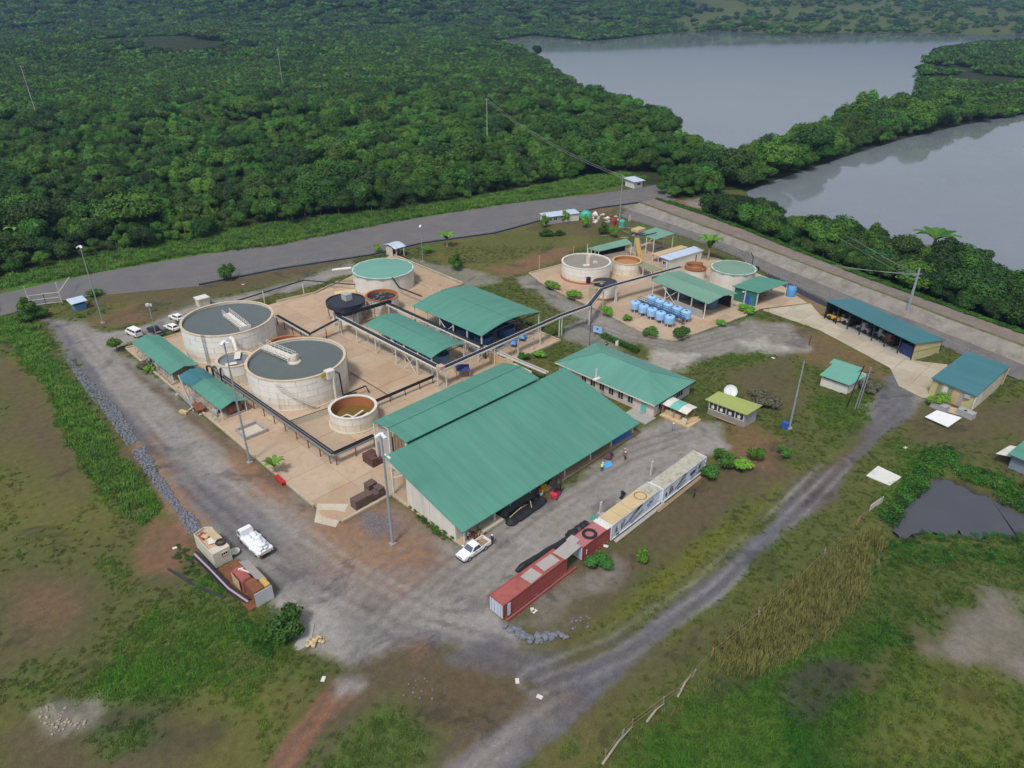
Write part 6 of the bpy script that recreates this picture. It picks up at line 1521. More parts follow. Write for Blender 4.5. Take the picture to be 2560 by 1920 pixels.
CR2 = container('short red shipping container with a black tyre on its roof', 60.0, 46.1, 66.0, 48.55, 2.55, REDC, M('pink_red_roof', (.42, .15, .17), .6, .07, .6))
part('vent', MB().box(60.7, 45.98, .9, 60.85, 46.06, 1.7), OFFW, CR2)
part('end_flashing', MB().box(65.3, 46.0, 2.55, 66.1, 48.7, 2.62), OFFW, CR2)
ty = thing('tyre', 'large black tyre lying flat on the short red container', 'tyre', (62.7, 47.2, 2.56))
part('ring', MB().lathe([(.72, 0), (1.05, .03), (1.1, .18), (1.02, .3), (.74, .3), (.66, .17), (.72, 0)], n=30), TYRE, ty, local=True)
GRP_S = 'loose roofing sheets on the red containers'
for k, (x, y, z, lx, ly, rz, rx, lab) in enumerate(((51.0, 47.4, 2.62, 2.2, 1.9, .05, .0, 'grey roofing sheet lying flat on the middle of the long red container'), (54.3, 47.5, 2.66, 3.0, 1.7, -.03, .03, 'creased grey roofing sheet lying near the gap end of the long red container'),
                                          (58.0, 47.3, 2.74, 3.6, 2.2, .06, -.02, 'grey sheet bridging the gap between the two red containers'))):
    s = tag(part('roofing_sheet', MB().obox((x, y, z), (lx, ly, .05), rz, rx), SHEETG), lab, 'sheet', GRP_S)
s = tag(part('roofing_sheet', MB().obox((60.1, 48.0, 2.72), (1.4, 1.5, .05), .1, .06), SHEETG), 'small bent grey sheet at the doors of the short red container', 'sheet', GRP_S)
CW1 = container('white spray-painted container with plywood boards on top, beside the red one', 66.2, 45.9, 78.4, 48.4, 2.85, CONTW, PLY, CONTW, ribs=False)
CW2 = container('white spray-painted container with lichen-stained boards on top, farthest of the row', 78.6, 45.6, 90.8, 48.1, 2.85, CONTW, LICHEN, CONTW, ribs=False)
for t_, x0, n, y0, mts in ((CW1, 66.3, 5, 45.95, [PLY]), (CW2, 78.7, 5, 45.65, [LICHEN])):
    for k in range(n):
        a = x0 + k * 12.0 / n; part('board', MB().obox((a + 1.16, y0 + 1.2, 2.9 + .012 * (k % 3)), (2.34, 2.5, .06), .012 * ((k * 7) % 5 - 2), .01 * ((k * 3) % 3 - 1)), mts[0] if not (t_ is CW1 and k == 4) else LICHEN, t_)
part('ring_mark', MB().lathe([(.85, 0), (.92, .05), (1.0, 0)], (74.6, 47.1, 2.95), 26), M('ring_brown', (.16, .12, .07), .8, .1, 2), CW1)
# the sprayed lettering on the long white side: strokes of paint on the wall at y
def strokes(t, x0, y, z0, S, lines_, mat=PAINT, r=.05):
    for ln in lines_:
        m = MB(); P = [(x0 + a * S, y, z0 + b * S) for a, b in ln]
        for p, q in zip(P[:-1], P[1:]): m.bar(p, q, .035, r * 2)
        part('lettering', m, mat, t)
GL = {'2': [[(0, .1), (.35, .25), (.4, .55), (.15, .6), (.05, .4)], [(.05, .15), (.45, .12)], [(.15, .75), (.35, .85)]], 'tick': [[(.2, 0), (.25, .9)]], 'slash': [[(0, 0), (.55, 1.25)]],
      'star': [[(.2, 0), (.2, .7)], [(0, .2), (.45, .45)], [(0, .5), (.4, .15)]]}
yw = 45.86
strokes(CW1, 67.0, yw, 1.05, 1.25, GL['2']); strokes(CW1, 67.3, yw, .3, .6, [[(0, .1), (.5, .6), (.6, .1)], [(.8, .5), (1.1, .55)], [(.95, 0), (.95, .55)]])
strokes(CW1, 68.3, yw, 1.2, 1.0, GL['tick']); strokes(CW1, 68.6, yw, .9, 1.15, GL['slash'], r=.06)
strokes(CW1, 69.2, yw, .75, 1.0, [[(0, .3), (1.4, .85), (3.1, 1.75), (3.9, 2.0), (4.05, 1.75), (3.6, 1.5), (2.5, 1.05), (1.2, .35)]], r=.045)
strokes(CW1, 72.4, yw, 2.2, 1.0, [[(0, .0), (.6, .35), (1.05, .5), (1.0, .2)]], r=.10)
strokes(CW1, 70.9, yw, .6, 1.0, [[(0, .0), (1.5, .45), (3.0, .9)]], r=.055)
strokes(CW1, 74.9, yw, 1.35, 1.0, [[(0, .5), (.35, 0), (.7, .75), (1.0, .25), (1.4, 1.0)]], PAINTB, .16)
yw2 = 45.56
strokes(CW2, 79.3, yw2, .9, 1.2, GL['star']); strokes(CW2, 80.3, yw2, .9, 1.3, [[(.1, 0), (.25, 1.05)], [(0, .1), (.9, .35)], [(.2, 1.0), (.75, .8), (.7, .55), (.25, .5)], [(.7, .5), (.85, .2)]], r=.055)
strokes(CW2, 82.0, yw2, 1.0, 1.0, [[(0, .0), (.7, .35), (1.9, 1.2), (2.6, 1.6), (2.9, 1.45), (2.6, 1.1), (1.6, .6), (.5, .25)]], r=.055)
strokes(CW2, 82.6, yw2, .65, 1.0, [[(0, .0), (1.2, .3), (2.4, .75)]], r=.05)
strokes(CW2, 86.2, yw2, 1.2, 1.0, [[(0, .9), (.4, .1), (.8, .9), (1.2, .15), (1.7, 1.1)], [(.1, .4), (1.5, .7)]], PAINTB, .2); strokes(CW2, 88.5, yw2, 1.4, 1.0, [[(0, .2), (.5, .9)], [(.4, .1), (.9, 1.0)]], PAINT, .06)
strokes(CW2, 86.5, yw2, .5, 1.0, [[(0, 0), (1.3, .25)], [(1.6, .3), (3.0, .6)]], r=.05)
for k, (x, y, rz, lab) in enumerate(((72.5, 45.25, 0, 'long weathered plank leaning along the foot of the near white container'), (82.5, 44.9, .01, 'long weathered plank leaning along the foot of the far white container'))):
    tag(part('plank', MB().obox((x, y, .25), (12.4, .5, .1), rz, R(28)), TIMBER if k else SHEETG), lab, 'plank', 'planks along the white containers')
t = thing('canopy_post', 'thin rusty prop at the far corner of the white container row', 'prop', (90.6, 43.6, 0)); part('bar', MB().bar((90.6, 43.4, 0), (89.6, 45.2, 2.6), .12), RUST, t)
for k, (x, y) in enumerate(((69.2, 50.3), (83.3, 51.0))):
    t = thing('marker_board', f'upright narrow white board behind the {("plywood-topped", "lichen-stained")[k]} white container', 'board', (x, y, 0), 'white marker boards'); part('board', MB().box(x - .22, y - .06, .1 if k else .9, x + .22, y + .06, 3.0), OFFW, t)
    if not k: part('crate', MB().box(x - .4, y - .4, 0, x + .5, y + .4, .9), GREYW, t)
tag(part('green_mat', MB().prism([(67.8, 50.2), (69.3, 49.9), (69.6, 50.7), (68.7, 51.5), (67.7, 51.2)], .0, .05), M('mat_teal', (.07, .28, .22), .8, .1, 2)), 'small teal mat on the gravel behind the plywood-topped container', 'mat')
# rolls of black liner
def liner(label, pts, w, h, seed, name='liner_roll'):
    r = random.Random(seed); P = [Vector((p[0], p[1], 0)) for p in pts]
    rings = []
    n = 14
    for k in range(n + 1):
        f = k / n * (len(P) - 1); i = min(int(f), len(P) - 2); p = P[i].lerp(P[i + 1], f - i); d = (P[i + 1] - P[i]).normalized(); s = Vector((-d.y, d.x, 0))
        e = .45 if k in (0, n) else 1; ww, hh = w * e * r.uniform(.88, 1.1), h * e * r.uniform(.85, 1.12)
        rings.append([p + s * ww * a + Vector((0, 0, hh * b)) for a, b in ((-.5, 0.02), (-.52, .45), (-.3, .9), (0, 1.0), (.3, .85), (.52, .4), (.5, .02))])
    return tag(part(name, MB().loft(rings), BLACK), label, 'liner roll')
liner('long black liner roll lying beside the red containers', [(52.0, 51.2), (57.5, 50.7), (62.5, 50.2), (66.5, 50.3)], 1.3, .75, 3)
liner('folded black liner on top of the long roll, towards the white container', [(62.0, 50.5), (66.6, 50.4)], 1.8, 1.0, 4)
liner('long black liner roll lying in the yard before the dark bay', [(58.0, 59.0), (62, 59.0), (66.5, 59.2)], 1.7, .9, 5)
liner('big heap of black liner under the eave of the largest shed', [(58.2, 61.2), (62.5, 61.6), (66.8, 61.4)], 2.6, 1.9, 6, 'liner_heap')
for k, (x, y, z, rz) in enumerate(((60.6, 60.6, 1.95, .4), (63.2, 59.1, 1.0, .9), (60.2, 59.4, .98, .15))):
    tag(part('batten', MB().obox((x, y, z), (1.6 if k < 2 else 3.0, .1, .08), rz), PLY), ('pale batten lying on the big black heap under the eave', 'pale batten across the black roll in the yard', 'long pale batten along the edge of the black roll in the yard')[k], 'batten', 'battens on the black liner')

# ------------------------------------------------------------------ vehicles
def ring(x, w, z0, z1, tw=None):
    tw = tw or w * .93
    return [(x, -w * .93, z0), (x, -w, z0 + (z1 - z0) * .25), (x, -w, z1 - (z1 - z0) * .22), (x, -tw, z1), (x, tw, z1), (x, w, z1 - (z1 - z0) * .22), (x, w, z0 + (z1 - z0) * .25), (x, w * .93, z0)]
def wheels(t, xs, w, r=.37, tw=.24):
    for x in xs:
        for s in (-1, 1):
            y = s * (w - tw * .42); k = part('wheel', MB().tube([(x, y - tw / 2, r), (x, y + tw / 2, r)], r, 20), TYRE, t, local=True)
            part('rim', MB().tube([(x, y + s * (tw / 2 + .0), r), (x, y + s * (tw / 2 + .02), r)], r * .62, 14), RIM, k, local=True)
def quadp(nm, pts, mat, t, th=.02):
    c = [Vector(p) for p in pts]; n = (c[1] - c[0]).cross(c[2] - c[0]).normalized() * th
    return part(nm, MB().add([p for p in c] + [p + n for p in c], [(0, 3, 2, 1), (4, 5, 6, 7)] + [(i, (i + 1) % 4, (i + 1) % 4 + 4, i + 4) for i in range(4)]), mat, t, local=True)
def cabin(t, xf0, xf1, xr1, xr0, z0, z1, w0, w1, mat, split=(.52,), rear=True):
    """glasshouse: windscreen foot/top, rear top/foot along x"""
    part('cab', MB().loft([[(xf0, -w0, z0), (xf0, w0, z0), (xr0, w0, z0), (xr0, -w0, z0)], [(xf1 + .05, -w1 * 1.0, z1 - .06), (xf1 + .05, w1, z1 - .06), (xr1, w1, z1 - .06), (xr1, -w1, z1 - .06)],
                          [(xf1 - .05, -w1 * .94, z1), (xf1 - .05, w1 * .94, z1), (xr1 + .06, w1 * .94, z1), (xr1 + .06, -w1 * .94, z1)]]), mat, t, local=True)
    L = lambda a, b, f: a + (b - a) * f
    zz = (L(z0, z1, .1), L(z0, z1, .82))
    quadp('windscreen', [(L(xf0, xf1, .1) + .012, w0 * .88, zz[0]), (L(xf0, xf1, .1) + .012, -w0 * .88, zz[0]), (L(xf0, xf1, .85) + .03, -w1 * .9, zz[1]), (L(xf0, xf1, .85) + .03, w1 * .9, zz[1])][::-1], SHIELD, t)
    if rear: quadp('rear_window', [(L(xr0, xr1, .2) - .02, -w0 * .8, L(z0, z1, .25)), (L(xr0, xr1, .2) - .02, w0 * .8, L(z0, z1, .25)), (L(xr0, xr1, .85) - .03, w1 * .82, zz[1]), (L(xr0, xr1, .85) - .03, -w1 * .82, zz[1])][::-1], GLASS, t)
    cuts = [0] + list(split) + [1]
    for s in (-1, 1):
        for a, b in zip(cuts[:-1], cuts[1:]):
            fx = lambda f, top: L(L(xf0, xf1, .9 if top else .2) - .1, L(xr0, xr1, .9 if top else .2) + .1, f)
            y0, y1 = s * (L(w0, w1, .12) + .012), s * (L(w0, w1, .85) + .012)
            q = [(fx(a + .02, 0), y0, L(z0, z1, .12)), (fx(b - .02, 0), y0, L(z0, z1, .12)), (fx(b - .03, 1), y1, zz[1]), (fx(a + .03, 1), y1, zz[1])]
            quadp('side_window', q if s > 0 else q[::-1], GLASS, t, .015)
def lights(t, xf, xr, w, z, zr=None):
    for s in (-1, 1):
        part('headlight', MB().obox((xf, s * w * .78, z), (.14, .36, .18), s * -.25), LAMP, t, local=True)
        part('tail_light', MB().box(xr - .03, s * w * .9 - .09, (zr or z) - .18, xr + .05, s * w * .9 + .09, (zr or z) + .16), REDL, t, local=True)
    part('number_plate', MB().box(xf + .02, -.24, z - .3, xf + .09, .24, z - .18), OFFW, t, local=True)
    part('grille', MB().box(xf + .0, -.45, z - .12, xf + .08, .45, z + .05), BLACK, t, local=True)
def pickup(label, loc, rz, paint, load=None):
    t = thing('pickup_truck', label, 'pickup', loc, None, rz)
    part('body', MB().loft([ring(2.62, .72, .48, .82), ring(2.52, .86, .42, .94), ring(2.0, .92, .38, 1.04), ring(1.1, .92, .36, 1.1), ring(-.85, .92, .36, 1.1)]), paint, t, local=True)
    cabin(t, 1.25, .45, -.55, -.82, 1.08, 1.76, .86, .70, paint, (.5,))
    for s in (-1, 1): part('bed_side', MB().loft([ring(-.86, .05, .5, 1.12), ring(-2.62, .05, .5, 1.1)]), paint, t, local=True).location = (0, s * .87, 0)
    part('tailgate', MB().box(-2.66, -.9, .5, -2.58, .9, 1.08), paint, t, local=True)
    part('bed', MB().box(-2.6, -.85, .45, -.86, .85, .62), TIMBER, t, local=True)
    part('bumper', MB().box(2.5, -.8, .36, 2.7, .8, .52), BLACK, t, local=True); part('bumper', MB().box(-2.78, -.8, .42, -2.66, .8, .55), STEELG, t, local=True)
    for s in (-1, 1): part('mirror', MB().box(.95, s * .95 - .04, 1.12, 1.1, s * .95 + .22 * s + .04, 1.3) if s > 0 else MB().box(.95, -1.2, 1.12, 1.1, -.92, 1.3), paint, t, local=True)
    wheels(t, (1.65, -1.5), .94); lights(t, 2.54, -2.62, .92, .8, .9)
    for s in (-1, 1):
        for x in (.25, -.5): part('handle', MB().box(x, s * .93 - .02, .98, x + .18, s * .93 + .02, 1.02), BLACK, t, local=True)
    return t
p0_, p1_ = e1(330, 1000), e1(790, 720)
pickup('white pickup truck standing at the corner of the largest shed', ((48.0 + 53.0) / 2 + .0, 58.2, 0), R(181), CARW)
pickup('dark blue pickup truck parked behind the long low kerb shed', (47.9, 165.3, 0), R(95), CARD)
def car(label, loc, rz, paint):
    t = thing('parked_car', label, 'car', loc, 'white cars behind the farther settling tank', rz)
    part('body', MB().loft([ring(2.15, .68, .4, .7), ring(2.0, .82, .32, .82), ring(1.0, .87, .3, .95), ring(-1.5, .87, .3, 1.0), ring(-2.0, .8, .36, .98), ring(-2.12, .7, .42, .85)]), paint, t, local=True)
    cabin(t, 1.0, .2, -1.45, -1.95, .94, 1.5, .80, .62, paint, (.38, .72)); wheels(t, (1.3, -1.3), .89, .32, .2); lights(t, 2.05, -2.1, .86, .66, .8)
    return t
car('white hatchback car parked behind the farther settling tank, by the pipe gantry', (51.4, 164.6, 0), R(100), CARW); car('white car mostly hidden behind the farther settling tank', (54.6, 169.6, 0), R(100), CARW)
t = thing('van', 'white minivan parked by the far end of the low kerb shed', 'van', (44.0, 167.6, 0), None, R(100))
part('body', MB().loft([ring(2.35, .74, .4, .95), ring(2.2, .86, .34, 1.1), ring(1.5, .88, .32, 1.15), ring(-2.2, .88, .32, 1.2), ring(-2.3, .84, .4, 1.15)]), CARW, t, local=True)
cabin(t, 1.9, .95, -2.1, -2.28, 1.13, 1.95, .85, .76, CARW, (.3, .64)); wheels(t, (1.45, -1.5), .9, .34, .22); lights(t, 2.25, -2.3, .87, .8, 1.1)
# flatbed loaded with white sacks
FT = thing('flatbed_truck', 'white flatbed truck heaped with white sacks on the left yard', 'truck', (29.1, 81.4, 0), None, R(91))
part('cab', MB().loft([ring(3.25, .85, .5, 1.2), ring(3.15, .95, .45, 1.5), ring(2.6, .98, .45, 2.1, .86), ring(1.75, .98, .45, 2.15, .86)]), CARW, FT, local=True)
quadp('windscreen', [(3.16, .8, 1.45), (3.16, -.8, 1.45), (2.75, -.78, 2.02), (2.75, .78, 2.02)][::-1], SHIELD, FT)
for s in (-1, 1): quadp('side_window', ([(2.9, s * .985, 1.4), (1.95, s * .985, 1.4), (1.95, s * .94, 1.95), (2.6, s * .94, 1.95)] if s > 0 else [(2.9, s * .985, 1.4), (1.95, s * .985, 1.4), (1.95, s * .94, 1.95), (2.6, s * .94, 1.95)][::-1]), GLASS, FT)
part('chassis', MB().box(-3.2, -.45, .45, 2.2, .45, .75), BLACK, FT, local=True); part('tray', MB().box(-3.4, -1.15, .78, 1.6, 1.15, .92), CARW, FT, local=True)
for s in (-1, 1): part('side_board', MB().box(-3.4, s * 1.15 - .03, .9, 1.6, s * 1.15 + .03, 1.3), CARW, FT, local=True)
part('tailboard', MB().box(-3.44, -1.15, .85, -3.38, 1.15, 1.3), OFFW, FT, local=True)
wheels(FT, (2.4, -2.0), 1.0, .42, .28); lights(FT, 3.2, -3.44, .95, .85, .8)
part('spare_wheel', MB().lathe([(.2, 0), (.36, .02), (.38, .12), (.2, .12)], (-3.0, -.2, .35), 16), TYRE, FT, local=True)
def sack_mesh(seed):
    b = bmesh.new(); bmesh.ops.create_icosphere(b, subdivisions=2, radius=1); r = random.Random(seed)
    for v in b.verts:
        k = 1 + r.uniform(-.08, .08); v.co = Vector((math.copysign(abs(v.co.x) ** .7, v.co.x) * .62 * k, math.copysign(abs(v.co.y) ** .7, v.co.y) * .42 * k, math.copysign(abs(v.co.z) ** .8, v.co.z) * .24 * k))
    me = bpy.data.meshes.new('sack'); b.to_mesh(me); b.free(); me.materials.append(BAG)
    me.polygons.foreach_set('use_smooth', [True] * len(me.polygons)); return me
SACK = [sack_mesh(k) for k in range(3)]
for k in range(30):
    lay = 0 if k < 18 else (1 if k < 28 else 2)
    i = k if lay == 0 else (k - 18 if lay == 1 else k - 28)
    n = (3, 2, 1)[lay]; row, col_ = divmod(i, n)
    lx = -2.9 + row * .82 + (.3 if lay else 0) + random.uniform(-.1, .1); ly = (col_ - (n - 1) / 2) * .72 + random.uniform(-.06, .06)
    o = bpy.data.objects.new('sack', SACK[k % 3]); COL.objects.link(o)
    o.location = FT.matrix_basis @ Vector((lx, ly, 1.12 + lay * .38)); o.rotation_euler = (random.uniform(-.1, .1), random.uniform(-.1, .1), R(91) + random.uniform(-.4, .4) + (PI / 2 if k % 4 == 0 else 0))
    tag(o, 'white sack in the heap on the flatbed truck', 'sack', 'sacks heaped on the flatbed truck')
# cream cabin and rusty skip on the left
CC = thing('site_cabin', 'cream metal cabin with a small window and junk heaped in its open top', 'cabin', (24.4, 84.0, 0))
for a, b in (((23.15, 80.95), (25.55, 80.95)), ((25.55, 80.95), (25.55, 86.6)), ((23.15, 80.95), (23.15, 86.9)), ((23.15, 86.9), (24.8, 87.3)), ((24.8, 87.3), (25.55, 86.6))): wall(CC, a, b, .1, 2.6, M('cream_metal', (.62, .60, .51), .55, .05, .6, dirt=(.4, .36, .27), damt=.4), .1)
part('top', MB().prism([(23.2, 81.0), (25.5, 81.0), (25.5, 86.5), (24.8, 87.2), (23.2, 86.8)], 2.1, 2.2), TANS, CC); part('deck', MB().box(23.2, 81.0, 2.45, 25.5, 82.4, 2.55), CREAM, CC)
window(CC, (24.2, 80.9), (25.1, 80.9), 1.65, 2.15, (0, -1), 2, CREAM)
part('base', MB().box(23.0, 80.9, 0, 25.6, 87, .12), BLACK, CC)
JK = [('cardboard_sheet', (25.0, 84.6, 2.72), (1.0, 2.2, .06), .1, .3, TIMBERL, 'tan cardboard sheet leaning on the edge of the cream cabin'), ('cardboard_sheet', (24.4, 85.6, 2.5), (1.4, .9, .06), .5, .2, PLY, 'crumpled pale sheet on the far end of the cream cabin'),
      ('scrap_sheet', (23.7, 85.6, 2.48), (.45, 1.1, .1), .2, .3, M('dull_red', (.25, .05, .05), .6, .15, 2), 'dull red panel on the cream cabin, nearer the grass'), ('scrap_sheet', (24.2, 86.2, 2.5), (.4, .9, .1), .3, -.2, MATS['dull_red'], 'dull red panel at the far corner of the cream cabin'),
      ('white_board', (24.4, 83.9, 2.45), (1.1, 1.2, .06), -.3, .1, OFFW, 'white board lying inside the cream cabin top')]
for nm, c, s, rz, rx, mt, lab in JK: tag(part(nm, MB().obox(c, s, rz, rx), mt), lab, 'scrap', 'scrap on the cream cabin')
ty2 = thing('tyre', 'dark tyre leaning on the corner of the cream cabin top', 'tyre', (25.0, 82.4, 2.6)); part('ring', MB().lathe([(.4, 0), (.7, .02), (.74, .16), (.68, .28), (.42, .28), (.4, 0)], n=24), M('brown_tyre', (.05, .035, .03), .8, .2, 2), ty2, local=True)
t = thing('washbasin', 'pale oval basin lying between the cream cabin and the flatbed truck', 'basin', (26.4, 82.0, 0)); part('bowl', MB().lathe([(.3, .1), (.5, .15), (.75, .45), (.7, .5), (.45, .3), (.0001, .25)], n=20), M('basin_cream', (.65, .66, .52), .4, .05, 2), t, local=True)
SK = thing('scrap_skip', 'rusty scrap skip with a white end panel and grey sheet leaning in it', 'skip', (24.8, 74, 0))
part('end_panel', MB().slab([(23.7, 70.4, 2.3), (26.1, 70.3, 2.35), (26.1, 70.22, 2.35), (23.7, 70.32, 2.3)], 2.25), M('white_panel', (.55, .57, .60), .5, .04, .8, dirt=(.4, .35, .3), damt=.3), SK)
for x0_, y0_, x1_, y1_, h in ((23.7, 73.6, 25.0, 76.6, 2.4), (23.8, 70.6, 25.3, 73.4, 2.3)):
    part('rust_box', MB().loft([[(x0_, y0_, .2), (x1_, y0_, .2), (x1_, y1_, .2), (x0_, y1_, .2)], [(x0_ + .05, y0_, h - .3), (x1_, y0_, h - .3), (x1_, y1_, h - .3), (x0_ + .05, y1_, h - .3)], [(x0_ + .2, y0_ + .1, h), (x1_ - .1, y0_ + .1, h), (x1_ - .1, y1_ - .1, h), (x0_ + .2, y1_ - .1, h)]]), REDROOF if y0_ > 73 else RUST, SK)
part('side_plate', MB().slab([(23.45, 74.2, 2.0), (23.5, 76.5, 2.1), (23.55, 76.5, 2.1), (23.5, 74.2, 2.0)], 1.9), TIMBERL, SK)
part('leaning_sheet', MB().slab([(25.0, 77.0, 2.7), (26.2, 76.8, 2.3), (26.25, 71.8, 2.3), (25.1, 72.4, 2.65)], .06), SHEETG, SK)
part('yellow_box', MB().box(25.35, 70.5, 1.6, 26.05, 72.2, 2.5), M('faded_yellow', (.55, .36, .10), .6, .1, 1), SK)
part('bracket', MB().bar((24.6, 75.6, 2.5), (25.3, 73.9, 2.5), .16).bar((24.3, 75.9, 2.5), (24.9, 75.6, 2.5), .2), OFFW, SK)
part('floor', MB().box(22.6, 70.4, 0, 26.2, 80.5, .2), RUST, SK)
for k, (x, mt) in enumerate(((22.5, BLACK), (22.25, M('pinkish_pipe', (.42, .32, .42), .5, .1, 1)), (22.0, BLACK))):
    tag(part('pipe_length', MB().tube([(x - .3, 84.6, 1.4 - k * .3), (x, 80.6, 1.1 - k * .3), (x + .2, 75.6, .9 - k * .3), (x + 1.0, 71.8, .6 - k * .25)], .14, 8), mt), ('black pipe length along the grass side of the scrap skip, topmost', 'pinkish pipe length along the grass side of the scrap skip', 'black pipe length along the grass side of the scrap skip, lowest')[k], 'pipe', 'pipes beside the skip')
for k, pts in enumerate((((18.4, 85.5), (19.7, 79.6), (21.5, 74.9)), ((21.2, 89.1), (21.3, 84.1)))):
    tag(part('hose', MB().tube([(a, b, .12) for a, b in pts], .16, 8), NAVY), ('long black hose lying in the grass by the skip', 'short black hose lying in the grass by the cream cabin')[k], 'hose')
# small machines
FK = thing('forklift', 'red forklift with black mast in front of the largest shed', 'forklift', (68.4, 58.6, 0), None, R(20))
part('body', MB().loft([[(-1.2, -.55, .3), (-1.2, .55, .3), (-1.2, .5, 1.0), (-1.2, -.5, 1.0)], [(-.7, -.6, .25), (-.7, .6, .25), (-.7, .55, 1.15), (-.7, -.55, 1.15)], [(.7, -.55, .25), (.7, .55, .25), (.7, .5, .8), (.7, -.5, .8)]]), REDM, FK, local=True)
for y in (-.4, .4): part('mast', MB().bar((1.0, y, .1), (1.0, y, 3.0), .14), BLACK, FK, local=True); part('fork', MB().box(1.05, y - .06, .1, 2.1, y + .06, .17), BLACK, FK, local=True)
for z in (.6, 1.6, 2.9): part('crossbar', MB().bar((1.0, -.4, z), (1.0, .4, z), .12), BLACK, FK, local=True)
g = MB()
for a in ((-.6, -.5), (-.6, .5), (.4, -.5), (.4, .5)): g.bar((*a, 1.0), (a[0], a[1], 2.1), .07)
g.box(-.7, -.55, 2.1, .5, .55, 2.16); part('guard', g, BLACK, FK, local=True); part('seat', MB().box(-.5, -.25, 1.1, -.1, .25, 1.3).box(-.55, -.25, 1.3, -.45, .25, 1.7), BLACK, FK, local=True); wheels(FK, (.7, -.75), .6, .3, .2)
t = thing('compactor', 'yellow compactor machine beside the black heap under the eave', 'machine', (67.6, 60.6, 0), None, R(15))
part('body', MB().box(-1.0, -.4, .35, .9, .4, .95).box(-.3, -.35, .95, .5, .35, 1.5), YELM, t, local=True); part('roller', MB().tube([(1.0, -.5, .45), (1.0, .5, .45)], .45, 16).tube([(-1.0, -.5, .4), (-1.0, .5, .4)], .4, 16), STEELG, t, local=True); part('handle', MB().bar((-.9, -.3, .9), (-1.8, -.3, 1.3), .07).bar((-.9, .3, .9), (-1.8, .3, 1.3), .07).bar((-1.8, -.3, 1.3), (-1.8, .3, 1.3), .07), BLACK, t, local=True)
t = thing('loader', 'black loader cab half under the eave of the largest shed', 'machine', (68.9, 61.8, 0), None, R(10))
part('body', MB().loft([[(-1.4, -.7, .5), (-1.4, .7, .5), (-1.4, .7, 1.3), (-1.4, -.7, 1.3)], [(1.3, -.7, .5), (1.3, .7, .5), (1.3, .6, 1.1), (1.3, -.6, 1.1)]]), BLACK, t, local=True); part('cab', MB().loft([[(-.9, -.65, 1.2), (.5, -.65, 1.2), (.5, .65, 1.2), (-.9, .65, 1.2)], [(-.8, -.55, 2.3), (.25, -.55, 2.3), (.25, .55, 2.3), (-.8, .55, 2.3)]]), GLASS, t, local=True); wheels(t, (.8, -.9), .8, .5, .3)
part('hatch', MB().box(-.7, -.4, 2.3, .1, .4, 2.36), GREYW, t, local=True)
tag(part('tarpaulin', MB().slab([(79.3, 57.6, .12), (81.2, 57.3, .1), (82.0, 58.3, .12), (80.2, 58.9, .12)], .06), BLUEB), 'light blue tarpaulin spread on the yard before the largest shed', 'tarpaulin')
tag(part('tarpaulin', MB().slab([(86.0, 60.6, .6), (90.6, 60.3, .6), (90.8, 61.7, .75), (86.2, 61.8, .75)], .08), BLUET), 'dark blue tarpaulin along the far end of the loading dock', 'tarpaulin')
t = thing('barrow_load', 'maroon covered cart by the loading dock', 'cart', (82.6, 59.2, 0), None, .3); part('cover', MB().loft([[(-.9, -.6, .4), (.9, -.6, .4), (.9, .6, .4), (-.9, .6, .4)], [(-.4, -.3, 1.2), (.5, -.3, 1.0), (.5, .3, 1.0), (-.4, .3, 1.2)]]), M('maroon', (.10, .035, .05), .7, .15, 2), t, local=True); part('frame', MB().bar((-1, 0, .35), (1.5, 0, .35), .1), RUST, t, local=True); wheels(t, (0,), .6, .3, .12)
# brown pallet and brick stacks, red kerb crate
def stack(label, x0, y0, x1, y1, h, mat=BROWNB, rows=None):
    t = thing('block_stack', label, 'stack', ((x0 + x1) / 2, (y0 + y1) / 2, .14)); nz = max(2, int(h / .5)); nx = max(1, round((x1 - x0) / 1.1)); ny = max(1, round((y1 - y0) / 1.1))
    me = MB().box(-.5, -.5, 0, .5, .5, 1).mesh('block', mat)
    for k in range(nz):
        for i in range(nx):
            for j in range(ny):
                if k == nz - 1 and random.random() < .12: continue
                o = link('block', me, t, (-(x1 - x0) / 2 + (i + .5) * (x1 - x0) / nx + random.uniform(-.04, .04), -(y1 - y0) / 2 + (j + .5) * (y1 - y0) / ny + random.uniform(-.04, .04), k * h / nz), random.uniform(-.04, .04))
                o.scale = ((x1 - x0) / nx * .95, (y1 - y0) / ny * .95, h / nz * .93)
    return t
stack('low wall-like stack of brown blocks by the doorway lamp post', 43.9, 77.6, 49.4, 79.2, 1.6); stack('small extra pile of brown blocks behind the wall-like stack', 47.6, 79.5, 49.3, 80.9, 1.7)
stack('brown block stack under the raised end of the largest shed', 52.2, 85.0, 54.4, 88.0, 1.6, M('red_brown_block', (.11, .05, .045), .9, .2, 1.2))
t = thing('red_trough', 'small red metal trough leaning on the kerb', 'trough', (39.4, 92.6, 0), None, R(88)); part('tray', MB().loft([[(-1.2, -.25, 0), (1.2, -.25, 0), (1.2, .25, 0), (-1.2, .25, 0)], [(-1.4, -.4, .7), (1.4, -.4, .7), (1.4, .4, .7), (-1.4, .4, .7)]]), M('bright_red', (.45, .02, .03), .5, .1, 2), t, local=True)
